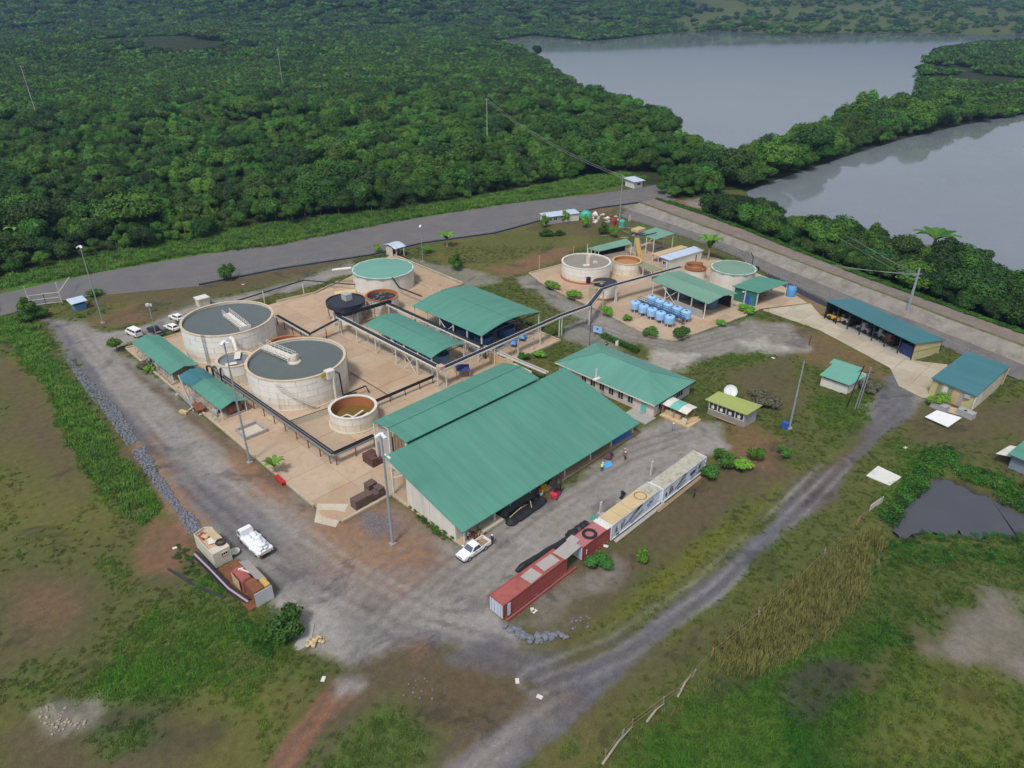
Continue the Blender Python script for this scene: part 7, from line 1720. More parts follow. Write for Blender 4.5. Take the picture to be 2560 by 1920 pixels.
# kerbside junk under the low sheds
JS = random.Random(4)
for k in range(22):
    y = JS.uniform(117, 150); x = JS.uniform(39.2, 41.0); s = JS.uniform(.28, .6)
    if k == 0: pass
    tag(part('boulder', MB().rock((x, y, s * .35), (s, s * .8, s * .7), k + 50), ROCKG if k % 3 else RUST), 'boulder dumped in front of the low kerb sheds', 'boulder', 'boulders along the low kerb sheds')
t = thing('rusty_bin', 'open rusty steel bin between the two low kerb sheds', 'bin', (39.9, 123.6, 0), None, R(85)); part('body', MB().loft([[(-1.2, -.7, 0), (1.2, -.7, 0), (1.2, .7, 0), (-1.2, .7, 0)], [(-1.5, -.9, 1.1), (1.5, -.9, 1.1), (1.5, .9, 1.1), (-1.5, .9, 1.1)]]), RUST, t, local=True)
t = thing('steel_tripod', 'leaning grey steel pole frame at the kerb by the low sheds', 'frame', (39.4, 126.0, 0)); part('leg', MB().tube([(39.0, 124.4, 0), (39.8, 130.5, 5.2)], .16, 7), STEELG, t); part('leg', MB().tube([(39.6, 134, .6), (39.3, 125.0, .5)], .2, 7), STEELG, t); part('leg', MB().tube([(38.4, 125.2, .2), (39.1, 124.6, .9), (39.8, 124.0, .2)], .14, 7), BEIGE2, t)
tag(part('concrete_block', MB().obox((37.4, 125.0, .3), (.7, 1.8, .5), R(20)), M('tan_block', (.55, .42, .2), .8, .1, 1)), 'tan concrete block lying at the foot of the leaning pole frame', 'block')
tag(part('white_drum', MB().lathe([(.0001, 1.1), (.75, 1.05), (.8, .1), (.0001, 0)], (42.4, 155.4, .1), 16), OFFW), 'white drum under the far end of the low kerb shed', 'drum')
for k, (px, py, s) in enumerate(((1450, 1600, .9), (1330, 1560, .7), (1520, 1500, .6))): p = d1(px, py); tag(part('boulder', MB().rock((p.x, p.y, s * .5), (s, s * .8, s * .8), 90 + k), ROCKG), ('pale boulder at the near end of the low kerb sheds, largest', 'tan boulder at the near end of the low kerb sheds', 'small boulder at the near end of the low kerb sheds')[k], 'boulder')
# scrap and timber at the far end of the plant
for k in range(26):
    a = JS.uniform(0, 1); x, y = 186 + JS.uniform(-7, 8), 127 + JS.uniform(-16, 14)
    L = JS.uniform(1.5, 4.5); tag(part('timber_length', MB().obox((x, y, .2 + JS.uniform(0, .7)), (L, .2, .14), JS.uniform(0, 3.1), JS.uniform(-.1, .1), JS.uniform(-.12, .12)), (TIMBER, RUST, STEELG, TIMBERL)[k % 4]), 'length of scrap in the heaps at the far end of the plant', 'scrap', 'scrap heaps at the far end of the plant')
for k in range(12):
    x, y = 168 + JS.uniform(-3, 3), 76 + JS.uniform(-1.5, 1.5); tag(part('timber_length', MB().obox((x, y, .3 + JS.uniform(0, .6)), (JS.uniform(1.2, 3), .22, .15), JS.uniform(0, 3.1), 0, JS.uniform(-.15, .15)), (TIMBER, TIMBERL)[k % 2]), 'timber in the heap under the green-walled shed', 'timber', 'timber under the green-walled shed')
t = thing('green_tank', 'bright green plastic tank with white base among the scrap at the back corner', 'water tank', (197, 143.5, 0)); p = d7(1480, 560); t.location = (p.x, p.y, 0); part('body', MB().lathe([(.0001, .5), (1.0, .5), (1.05, 1.0), (1.05, 2.2), (.8, 2.6), (.0001, 2.7)], n=20), TEALP, t, local=True); part('base', MB().cyl((0, 0, 0), 1.0, .5, 16), OFFW, t, local=True)
p = d7(910, 390); t = thing('covered_heap', 'green tarpaulin-covered heap beside the long white hut', 'covered heap', (p.x, p.y, 0)); part('cover', MB().lathe([(2.3, 0), (2.0, 1.2), (1.2, 2.0), (.0001, 2.3)], n=14), TEALP, t, local=True)
p = d7(1060, 370); t = thing('covered_heap', 'small white peaked cover beside the green tarpaulin heap', 'covered heap', (p.x, p.y, 0)); part('cover', MB().lathe([(1.2, 0), (.9, .8), (.0001, 1.6)], n=10), OFFW, t, local=True)
p = d7(1370, 520); t = thing('scrap_stand', 'rusty red frame beside the bright green tank', 'frame', (p.x, p.y, 0)); part('frame', MB().box(-.9, -.4, 0, -.6, .4, 3.0).box(.5, -.4, 0, .8, .4, 2.6).box(-.9, -.3, 1.0, .8, .3, 1.3), M('red_frame', (.35, .07, .04), .7, .15, 1), t, local=True)
p = d7(1600, 530); t = thing('warning_sign', 'white upright sign board at the foot of the embankment', 'sign', (p.x, p.y, 0)); part('board', MB().box(-.55, -.05, 1.6, .55, .05, 3.6), OFFW, t, local=True); part('post', MB().bar((0, .08, 0), (0, .08, 3), .12), POLEG, t, local=True)
for k in range(34):
    x, y = d7(1240 + JS.uniform(-220, 170), 430 + JS.uniform(-60, 60))[:2]; s = JS.uniform(.3, .9)
    tag(part('junk_lump', MB().rock((x, y, s * .4), (s, s, s * .8), k + 300), (TANS, GREYW, RUST, OFFW, LICHEN)[k % 5]), 'lump in the scrap heap between the white hut and the green tank', 'scrap', 'scrap heap at the back corner')
# boulders by the road end, riprap as one mass
for k in range(30):
    f = k / 29; q = [Vector(f3(*p)) for p in ((1590, 680), (1650, 730), (1720, 770), (1800, 770), (1870, 740), (1940, 760))]; i = min(4, int(f * 5)); p = q[i].lerp(q[i + 1], f * 5 - i); s = JS.uniform(.25, .55) * (1.5 if k in (24, 25, 27) else 1)
    tag(part('boulder', MB().rock((p.x + JS.uniform(-.5, .5), p.y + JS.uniform(-.5, .5), s * .4), (s * 1.2, s, s * .8), k + 130), ROCKB), 'blue-grey boulder in the row at the end of the red containers', 'boulder', 'boulders at the end of the red containers')
for k in range(14): p = f3(JS.uniform(2000, 2140), JS.uniform(600, 720)); s = JS.uniform(.12, .26); tag(part('boulder', MB().rock((p.x, p.y, s * .4), (s, s, s * .7), k + 700), ROCKB), 'grey stone in the grass right of the boulder row', 'stone', 'stones right of the boulder row')
for k in range(12): p = f3(JS.uniform(850, 1060), JS.uniform(1040, 1190)); s = JS.uniform(.1, .2); tag(part('boulder', MB().rock((p.x, p.y, s * .4), (s, s, s * .7), k + 800), ROCKB), 'grey stone on the bare earth at the track junction', 'stone', 'stones at the track junction')
m = MB()
RIP1 = np.array([xy(c7(x, y)) for x, y in [(700, 850), (800, 880), (930, 1040), (1120, 1240), (1310, 1430), (1480, 1659), (1285, 1659), (1170, 1490), (990, 1290), (820, 1030)]])
RIP3 = np.array([xy(f1(x, y)) for x, y in [(800, 205), (900, 205), (970, 275), (885, 318)]])
RIP2 = np.array([xy(f1(x, y)) for x, y in [(905, 355), (1000, 330), (1060, 420), (1080, 500), (1170, 600), (1250, 740), (1330, 790), (1410, 890), (1310, 930), (1240, 810), (1150, 690), (1050, 560), (960, 440)]])
for P, st in ((RIP1, .34), (RIP3, .34), (RIP2, .30)):
    X, Y = scatter(P, st, 9, .5)
    for x, y in zip(X, Y): s = JS.uniform(.14, .32); m.rock((x, y, s * .3), (s, s * .8, s * .7), int(JS.random() * 1e6))
structure('riprap_rocks', m, ROCKB, kind='stuff')
m = MB(); X, Y = scatter(np.array([xy(f2(x, y)) for x, y in [(210, 1270), (390, 1165), (430, 1220), (500, 1240), (680, 1220), (600, 1300), (620, 1360), (480, 1440), (380, 1450), (300, 1360)]]), .42, 3, .5); kk_ = fbm(X, Y, 2.2, 44) > .5; X, Y = X[kk_], Y[kk_]
for x, y in zip(X, Y): s = JS.uniform(.08, .26); m.rock((x, y, s * .3), (s, s * .8, s * .7), int(JS.random() * 1e6))
structure('rubble_stones', m, M('pale_rubble', (.36, .31, .24), .9, .2, 2), kind='stuff')
m = MB(); X, Y = scatter(np.array([xy(e3(x, y)) for x, y in [(720, 990), (900, 980), (1080, 1080), (1160, 1150), (1000, 1220), (900, 1320), (780, 1290), (720, 1180)]]), .38, 3, .5)
for x, y in zip(X, Y): s = JS.uniform(.05, .13); m.rock((x, y, s * .2), (s, s * .8, s * .7), int(JS.random() * 1e6))
structure('blue_gravel', m, M('blue_gravel', (.20, .24, .32), .9, .3, 3), kind='stuff')
p = f3(245, 790); m = MB()
for k in range(24): a, q = JS.uniform(0, 6.28), JS.uniform(0, 1.1); s = JS.uniform(.12, .35); m.rock((p.x + q * math.cos(a), p.y + q * math.sin(a), .15 + (1.1 - q) * .4), (s, s, s * .7), k + 900)
t = thing('sand_heap', 'small tan rubble heap beside the round bush at the junction', 'heap', (p.x, p.y, 0)); part('stones', m, PLY, t)
tag(part('grey_slab', MB().prism([xy(f3(190, 690)), xy(f3(240, 660)), xy(f3(215, 800)), xy(f3(130, 850)), xy(f3(80, 840))], 0, .1), CONC), 'broken grey slab curving round the foot of the round bush', 'slab')

# ------------------------------------------------------------------ poles, lamps, wires
def lamp(label, base, h, heads=3, r=.16, mat=POLEG, group=None, lean=(0, 0)):
    t = thing('lamp_post', label, 'lamp post', (base[0], base[1], 0), group)
    part('pole', MB().tube([(0, 0, 0), (lean[0] * .5, lean[1] * .5, h * .5), (lean[0], lean[1], h)], [r * 1.0, r * .78, r * .5], 10), mat, t, local=True)
    part('base', MB().box(-.4, -.4, 0, .4, .4, .3), CONC, t, local=True)
    for k in range(heads):
        a = k * 2 * PI / heads + .6; c = (lean[0] + .45 * math.cos(a), lean[1] + .45 * math.sin(a), h)
        part('lamp_head', MB().obox(c, (.75, .45, .2), a, 0, .5), LAMP, t, local=True)
    if heads: part('bracket', MB().lathe([(.5, -.05), (.5, .05)], (lean[0], lean[1], h), 12), mat, t, local=True)
    return t
lamp('tall lamp post near the gate booth, left of the settling tanks', G((258, 808)), 19.0); lamp('tall lamp post at the kerb before the nearer settling tank', G((625, 1157)), 22.6, 4, .2); lamp('tall lamp post at the doorway corner of the largest shed', G((982, 1361)), 18.8, 3, .22)
lamp('thin lamp post behind the covered tank', G((1057, 655)), 10.8, 2, .1); lamp('tall lamp post with blue box in the paddock by the pump house', G((1973, 1072)), 13.8, 0, .2)
p = G((1966, 1068)); tag(part('pole_box', MB().box(p.x - .9, p.y - .5, 0, p.x - .1, p.y + .6, 1.3), M('cobalt_box', (.03, .10, .40), .5, .1, 1)), 'cobalt blue box at the foot of the paddock lamp post', 'box')
p5 = G((2262, 800)); PW = thing('power_pole', 'thick grey power pole rising behind the long open garage', 'power pole', (p5.x, p5.y, 0)); part('pole', MB().tube([(0, 0, 0), (0, 0, 13.2)], [.42, .2], 12), POLEG, PW, local=True); part('crossarm', MB().bar((-1.2, .5, 11.6), (1.2, -.5, 11.6), .14).bar((-.9, .4, 10.6), (.9, -.4, 10.6), .14), POLEG, PW, local=True)
def wires(label, a, bs, sag=1.0, r=.035):
    t = thing('power_line', label, 'power line', a)
    for b0, b in bs:
        b0, b = Vector(b0), Vector(b); part('wire', MB().tube([b0.lerp(b, k / 10) - Vector((0, 0, sag * 4 * (k / 10) * (1 - k / 10))) for k in range(11)], r, 4), M('wire_grey', (.33, .34, .34), .5, .05, 1), t)
    return t
q5 = Vector((p5.x, p5.y, 0))
wires('three wires running right from the thick power pole to the track edge', q5, [(q5 + Vector((o, -o * .4, 11.6 - abs(o))), D(1560 + 60 * k, 385 + 12 * k, 3.4) if False else D(1690 + 18 * k, 432, 3.6)) for k, o in enumerate((-1.1, 0, 1.1))], .8)
wires('wires running back from the thick power pole along the embankment', q5, [(q5 + Vector((o, -o * .4, 11.6)), D(1655, 545 + 6 * k, 6.0)) for k, o in enumerate((-1.1, 0, 1.1))], .6)
pf = G((1549, 545)); FP = thing('power_pole', 'slim grey power pole at the back corner by the long white hut', 'power pole', (pf.x, pf.y, 0)); part('pole', MB().tube([(0, 0, 0), (0, 0, 15)], [.22, .12], 8), POLEG, FP, local=True); part('crossarm', MB().bar((-.9, .4, 14.2), (.9, -.4, 14.2), .12), POLEG, FP, local=True)
FPOLES = []
for (u, v0, v1, lab) in ((1218, 345, 274, 'white power pole in the forest left of the lake'), (706, 207, 150, 'white power pole far back in the middle of the forest'), (88, 275, 207, 'leaning white power pole in the forest at the left edge')):
    b = G((u, v0), 5.0); lo = 8; hi_ = 40
    h = 8 + (v0 - v1) * (b - Vector((0, 0, CAM_H))).length / FPX * 1.05
    t = thing('power_pole', lab, 'power pole', (b.x, b.y, 0)); part('pole', MB().tube([(0, 0, 0), (-.6 if u < 200 else 0, 0, h)], [.2, .13], 8), M('pole_white', (.5, .5, .46), .6, .08, 1), t, local=True); part('crossarm', MB().bar((-1.0, .5, h - .8), (1.0, -.5, h - .8), .14), MATS['pole_white'], t, local=True); FPOLES.append(Vector((b.x, b.y, h - .8)))
wires('power line crossing the forest to the back corner of the plant', FPOLES[0], [(FPOLES[0] + Vector((o, 0, 0)), Vector((pf.x + o, pf.y, 14.2))) for o in (-.8, .8)], 3, .05)
for k, (B, T_, lab) in enumerate(((e5(320, 1370), 9.3, 'black wooden pole before the pump house, left of the pair'), (e5(440, 1375), 9.0, 'grey pole with crossarm before the pump house'), (e5(408, 1385), 7.4, 'thin grey prop pole between the two poles at the pump house'))):
    t = thing('wooden_pole', lab, 'pole', (B.x, B.y, 0)); part('pole', MB().tube([(0, 0, 0), (.3, -.3, T_)] if k else [(0, 0, 0), (.5, -.4, T_ * .6), (.8, -.9, T_)], .1, 6), BLACK if k == 0 else POLEG, t, local=True)
    if k == 1: part('crossarm', MB().bar((-.5, .5, T_ - 1.0), (1.0, -.9, T_ - 1.0), .1), BLACK, t, local=True)
for k, (p, h, lab) in enumerate(((c4(390, 1150), 9.5, 'thin dark pole behind the hip-roofed office'), (d7(720, 975), 2.4, 'thin pale post beyond the white slurry tank'), (d7(175, 1250), 4.6, 'thin pale post left of the white slurry tank'), (d1(540, 480), 8.5, 'thin aerial mast at the far end of the low kerb shed'), (c5(410, 720), 2.6, 'thin dark post on the dirt before the garage'), (d4(1795, 1110), 4.0, 'green-footed post on the pad beside the conveyor'))):
    t = thing('thin_pole', lab, 'pole', (p.x, p.y, 0)); part('pole', MB().tube([(0, 0, 0), (0, 0, h)], .07, 6), (BLACK, CREAM, CREAM, POLEG, BLACK, POLEG)[k], t, local=True)
p = D(325, 675); t = thing('lamp_post', 'short floodlight post at the road before the settling tanks', 'lamp post', (p.x, p.y, 0)); part('pole', MB().bar((0, 0, 0), (0, 0, 1.8), .12), CREAM, t, local=True); part('lamp_head', MB().box(-.6, -.3, 1.8, .1, .3, 2.4).box(.15, -.3, 1.6, .7, .3, 2.1), LAMP, t, local=True)
p = e8(1400, 330); t = thing('notice_sign', 'light blue sign board on posts beside the hedge', 'sign', (p.x, p.y, 0)); part('board', MB().obox((0, 0, 1.6), (.12, 2.2, 1.5), R(10)), BLUE, t, local=True); part('post', MB().bar((0, .7, 0), (0, .7, .9), .1).bar((0, -.7, 0), (0, -.7, .9), .1), TIMBER, t, local=True); part('mark', MB().obox((-.08, 0, 1.8), (.03, .5, .4), R(10)), BLUED, t, local=True)
p = e8(1530, 460); t = thing('motorbike', 'blue and white motorbike parked by the hedge behind the office', 'motorbike', (p.x, p.y, 0), None, .4)
part('wheel', MB().tube([(.65, -.07, .32), (.65, .07, .32)], .32, 14).tube([(-.65, -.07, .32), (-.65, .07, .32)], .32, 14), TYRE, t, local=True); part('body', MB().loft([[(.5, -.1, .5), (.5, .1, .5), (.5, .1, .8), (.5, -.1, .8)], [(0, -.18, .45), (0, .18, .45), (0, .18, .95), (0, -.18, .95)], [(-.8, -.1, .7), (-.8, .1, .7), (-.8, .1, .85), (-.8, -.1, .85)]]), PALEB, t, local=True); part('handlebar', MB().bar((.45, -.35, 1.05), (.45, .35, 1.05), .05).bar((.65, 0, .32), (.42, 0, 1.05), .07), BLACK, t, local=True); part('seat', MB().box(-.7, -.14, .88, 0, .14, .98), BLACK, t, local=True)
tag(part('litter_bin', MB().obox((p.x + 1.8, p.y - 1.6, .5), (.7, .7, 1.0), .2), OFFW), 'white bin beside the parked motorbike', 'bin')

# ------------------------------------------------------------------ people
def person(label, loc, rz, shirt, trousers, hat=None, pose='stand'):
    J = {'pelvis': (0, 0, .92), 'spine': (.02, 0, 1.15), 'chest': (.03, 0, 1.36), 'neck': (.03, 0, 1.5), 'head': (.05, 0, 1.62), 'crown': (.05, 0, 1.74),
         'shL': (.02, .19, 1.42), 'elL': (.0, .25, 1.14), 'wrL': (.1, .24, .9), 'haL': (.13, .24, .82), 'shR': (.02, -.19, 1.42), 'elR': (0, -.25, 1.14), 'wrR': (.12, -.24, .92), 'haR': (.15, -.24, .84),
         'hipL': (0, .1, .88), 'knL': (.05, .11, .48), 'anL': (0, .11, .09), 'toL': (.17, .12, .04), 'hipR': (0, -.1, .88), 'knR': (.02, -.11, .48), 'anR': (-.05, -.11, .09), 'toR': (.12, -.13, .04)}
    if pose == 'walk': J.update(knL=(.16, .11, .5), anL=(.22, .11, .1), toL=(.38, .12, .06), knR=(-.05, -.11, .48), anR=(-.28, -.11, .14), toR=(-.14, -.12, .05), wrL=(-.12, .26, .92), haL=(-.14, .26, .84), wrR=(.26, -.24, .98), haR=(.31, -.23, .92))
    if pose == 'bend': J.update(spine=(.12, 0, 1.1), chest=(.28, 0, 1.22), neck=(.38, 0, 1.32), head=(.46, 0, 1.38), crown=(.53, 0, 1.47), shL=(.28, .18, 1.27), shR=(.28, -.18, 1.27), elL=(.36, .22, 1.0), elR=(.36, -.22, 1.0), wrL=(.52, .16, .85), haL=(.58, .15, .8), wrR=(.52, -.16, .85), haR=(.58, -.15, .8))
    ed = [('pelvis', 'spine'), ('spine', 'chest'), ('chest', 'neck'), ('neck', 'head'), ('head', 'crown'), ('chest', 'shL'), ('shL', 'elL'), ('elL', 'wrL'), ('wrL', 'haL'), ('chest', 'shR'), ('shR', 'elR'), ('elR', 'wrR'), ('wrR', 'haR'),
          ('pelvis', 'hipL'), ('hipL', 'knL'), ('knL', 'anL'), ('anL', 'toL'), ('pelvis', 'hipR'), ('hipR', 'knR'), ('knR', 'anR'), ('anR', 'toR')]
    rad = dict(pelvis=.15, spine=.14, chest=.16, neck=.055, head=.095, crown=.07, shL=.075, shR=.075, elL=.048, elR=.048, wrL=.033, wrR=.033, haL=.036, haR=.036, hipL=.1, hipR=.1, knL=.065, knR=.065, anL=.045, anR=.045, toL=.035, toR=.035)
    ks = list(J); me = bpy.data.meshes.new('body'); me.from_pydata([J[k] for k in ks], [(ks.index(a), ks.index(b)) for a, b in ed], [])
    o = bpy.data.objects.new('tmp', me); COL.objects.link(o); md = o.modifiers.new('skin', 'SKIN')
    for i, k in enumerate(ks): me.skin_vertices[0].data[i].radius = (rad[k], rad[k]); me.skin_vertices[0].data[i].use_root = k == 'pelvis'
    o.modifiers.new('sub', 'SUBSURF').levels = 1
    dg = bpy.context.evaluated_depsgraph_get(); bm_ = bpy.data.meshes.new_from_object(o.evaluated_get(dg)); bpy.data.objects.remove(o)
    b = bmesh.new(); b.from_mesh(bm_)
    F = MB()
    for s in ('L', 'R'):                              # fingers rooted in the palm, thumb from its side
        h = Vector(J['ha' + s]); d = (h - Vector(J['wr' + s])).normalized(); y = Vector((0, 1 if s == 'L' else -1, 0)); x = d.cross(y).normalized()
        for k, ln in enumerate((.068, .078, .073, .058)): r_ = h + x * (-.024 + .016 * k); F.tube([r_, r_ + d * ln * .55 , r_ + d * ln - y * .022], [.009, .008, .006], 5)
        F.tube([h - d * .03 + x * -.03, h - d * .0 + x * -.055, h + d * .025 + x * -.06], [.010, .009, .007], 5)
    hd = Vector(J['head']); F.add([hd + Vector(q) for q in ((.09, -.014, .0), (.09, .014, 0), (.115, 0, -.008), (.088, 0, .035))], [(0, 1, 2), (1, 3, 2), (3, 0, 2)])
    for s in (-1, 1): F.add([hd + Vector(q) for q in ((-.01, s * .09, -.02), (.015, s * .093, -.02), (.012, s * .105, .025), (-.015, s * .1, .025))], [(0, 1, 2, 3)])
    f2_ = F.mesh('fm', None); b.from_mesh(f2_); b.to_mesh(bm_)
    for mt in (SKIN, shirt, trousers, BLACK): bm_.materials.append(mt)
    chest, pel = Vector(J['chest']), Vector(J['pelvis'])
    for pl in bm_.polygons:
        c = pl.center; i = 0
        dh = min((c - Vector(J[k])).length for k in ('haL', 'haR')); dhead = (c - hd).length
        if dh < .11 or dhead < .16: i = 0
        elif c.z < .1: i = 3
        elif c.z < .95: i = 2
        else: i = 1
        if dh >= .11 and dhead >= .16 and .1 < c.z < .95 and abs(c.y) > .19: i = 1
        pl.material_index = i; pl.use_smooth = True
    b.free()
    t = thing('person', label, 'person', loc, None, rz)
    bo = bpy.data.objects.new('body', bm_); COL.objects.link(bo); bo.parent = t
    cr = Vector(J['crown'])
    part('hair', MB().lathe([(.0001, .085), (.06, .07), (.1, .01), (.102, -.05), (.085, -.06)], (cr.x - .012, cr.y, cr.z - .02), 12), HAIR, t, local=True)
    for s in (-1, 1): part('eye', MB().rock((hd.x + .088, s * .032, hd.z + .018), (.008, .012, .008), 1), BLACK, t, local=True)
    part('mouth', MB().box(hd.x + .082, -.02, hd.z - .048, hd.x + .096, .02, hd.z - .04), M('lip', (.15, .05, .045), .6, .05, 3), t, local=True)
    if hat: part('hard_hat', MB().lathe([(.0001, .12), (.07, .105), (.11, .05), (.118, -.01), (.16, -.025), (.115, -.02)], (cr.x, cr.y, cr.z - .01), 16), hat, t, local=True)
    return t
P = person
q = e1(790, 700); P('person in dark clothes with a white hat at the tailgate of the white pickup', (53.6, 57.6, 0), R(190), CLOTHD, CLOTHD, HAT)
q = e1(450, 620); P('person in a white shirt bending over the pile by the shed corner', (51.6, 60.7, 0), R(10), OFFW, CLOTHD, None, 'bend')
P('worker in a lime hi-vis vest at the edge of the light blue tarpaulin', (78.6, 57.6, 0), R(20), HIVIS, CLOTHD, HAT, 'bend')
q = e2(1480, 330); P('person in khaki with a white hard hat in front of the dock end', (84.0, 56.8, 0), R(170), CLOTHB, CLOTHD, HAT); P('second khaki worker with a cream hard hat beside the first', (84.7, 57.5, 0), R(200), CLOTHB, CLOTHB, CREAM, 'walk')
q = d8(730, 920); P('person in grey and white walking past the timber kiosk', (97.4, 56.2, 0), R(220), CLOTHG, CLOTHG, HAT, 'walk')
P('person in dark clothes standing below the white containers', (83.2, 42.8, 0), R(100), CLOTHD, CLOTHD, None)
t = thing('junk_pile', 'pile of pipes and rags by the corner of the largest shed', 'pile', (53.2, 60.6, 0)); m = MB()
for k in range(16): a = JS.uniform(0, 6.28); m.obox((53.0 + JS.uniform(-1, 1.1), 60.4 + JS.uniform(-.5, .5), .2 + JS.uniform(0, .7)), (JS.uniform(.4, 1.3), .15, .12), a, JS.uniform(-.4, .4), JS.uniform(-.5, .5))
part('pieces', m, RUST, t); m = MB()
for k in range(8): s = JS.uniform(.2, .4); m.rock((53.2 + JS.uniform(-.8, .9), 60.3 + JS.uniform(-.5, .5), s * .6), (s, s, s * .7), k)
part('rags', m, TIMBERL, t)
tag(part('scrap_bar', MB().obox((75.7, 51.0, .2), (1.6, .5, .3), .3).obox((76.2, 51.4, .3), (.5, .5, .4), .9), BLACK), 'black scrap lying on the gravel behind the plywood-topped container', 'scrap')
for k, p in enumerate((f3(1760, 580), f3(1745, 570), f4(30, 512), c8(170, 535), f3(1640, 1062), f3(1795, 1172), c5(1215, 1577), f3(300, 1048), c5(110, 825), c1(1130, 480))):
    tag(part('litter', MB().obox((p.x, p.y, .12), (.7, .45, .1), k), OFFW), ('white scrap of litter by the long red container', 'second white scrap of litter by the long red container', 'white scrap at the foot of the short red container', 'white scrap by the short black hose', 'white scrap on the junction track', 'white scrap beside the gravel road', 'white board scrap in the grass by the right road', 'white scrap in the grass left of the red track', 'white scrap in the paddock grass', 'white scrap on the verge before the asphalt road')[k], 'litter', 'scraps of litter')

# ------------------------------------------------------------------ garden plants, shrubs, palms
def bush_mesh(mat, r, h, leaf, n, seed, base=.2): return crown_mesh('crown', mat, r, h, 9, n, leaf, seed, base, .7, True)
BM = {'round': bush_mesh(DLEAF, 1.0, 1.5, .2, 1500, 61), 'lime': bush_mesh(YLEAF, 1.0, 1.3, .2, 1200, 62), 'small': bush_mesh(YLEAF, .8, 1.6, .22, 700, 63), 'dry': bush_mesh(M('dry_twigs', (.13, .125, .08), .9, .25, 2), 1.0, .8, .2, 900, 64), 'dark': bush_mesh(LEAF[0], 1.0, 1.2, .22, 1200, 65)}
STEM = MB().tube([(0, 0, -.1), (.03, .02, .5), (0, 0, .9)], [.06, .045, .03], 6).tube([(0, 0, .4), (.25, .1, .9)], [.04, .02], 5).tube([(0, 0, .45), (-.2, .2, .95)], [.04, .02], 5).mesh('stem', BARK)
def bush(label, p, kind, s, h=None, name='shrub', group=None, cat='shrub'):
    t = thing(name, label, cat, (p[0], p[1], 0), group, JS.uniform(0, 6.28)); t.scale = (s, s, h or s)
    link('stem', STEM, t); link('crown', BM[kind], t); return t
bush('big round dark green bush at the yard junction', c8(1400, 1480), 'round', 2.3, 2.0, 'bush', cat='bush')
bush('dark green bush at the end of the white containers, larger of two', d8(1440, 1420), 'round', 1.9, 1.6, 'bush', cat='bush'); bush('dark green bush touching the end of the white containers', d8(1260, 1600), 'round', 1.5, 1.4, 'bush', cat='bush')
bush('bright green bush with yellow flecks right of the container bushes', d8(1730, 1500), 'lime', 1.7, 1.4, 'bush', cat='bush'); bush('tall bright green bush behind the yellow-flecked one', d8(1910, 1340), 'lime', 1.4, 1.7, 'bush', cat='bush'); bush('small round bush alone by the dirt road', f4(950, 45), 'round', 1.2, 1.2, 'bush', cat='bush')
bush('spreading bush below the gap in the red containers', c6(1100, 1165), 'round', 1.7, 1.1, 'bush', cat='bush'); bush('slim young tree on the bare strip below the red containers', c6(1435, 1130), 'small', 1.0, 1.5, 'young_tree', cat='young tree')
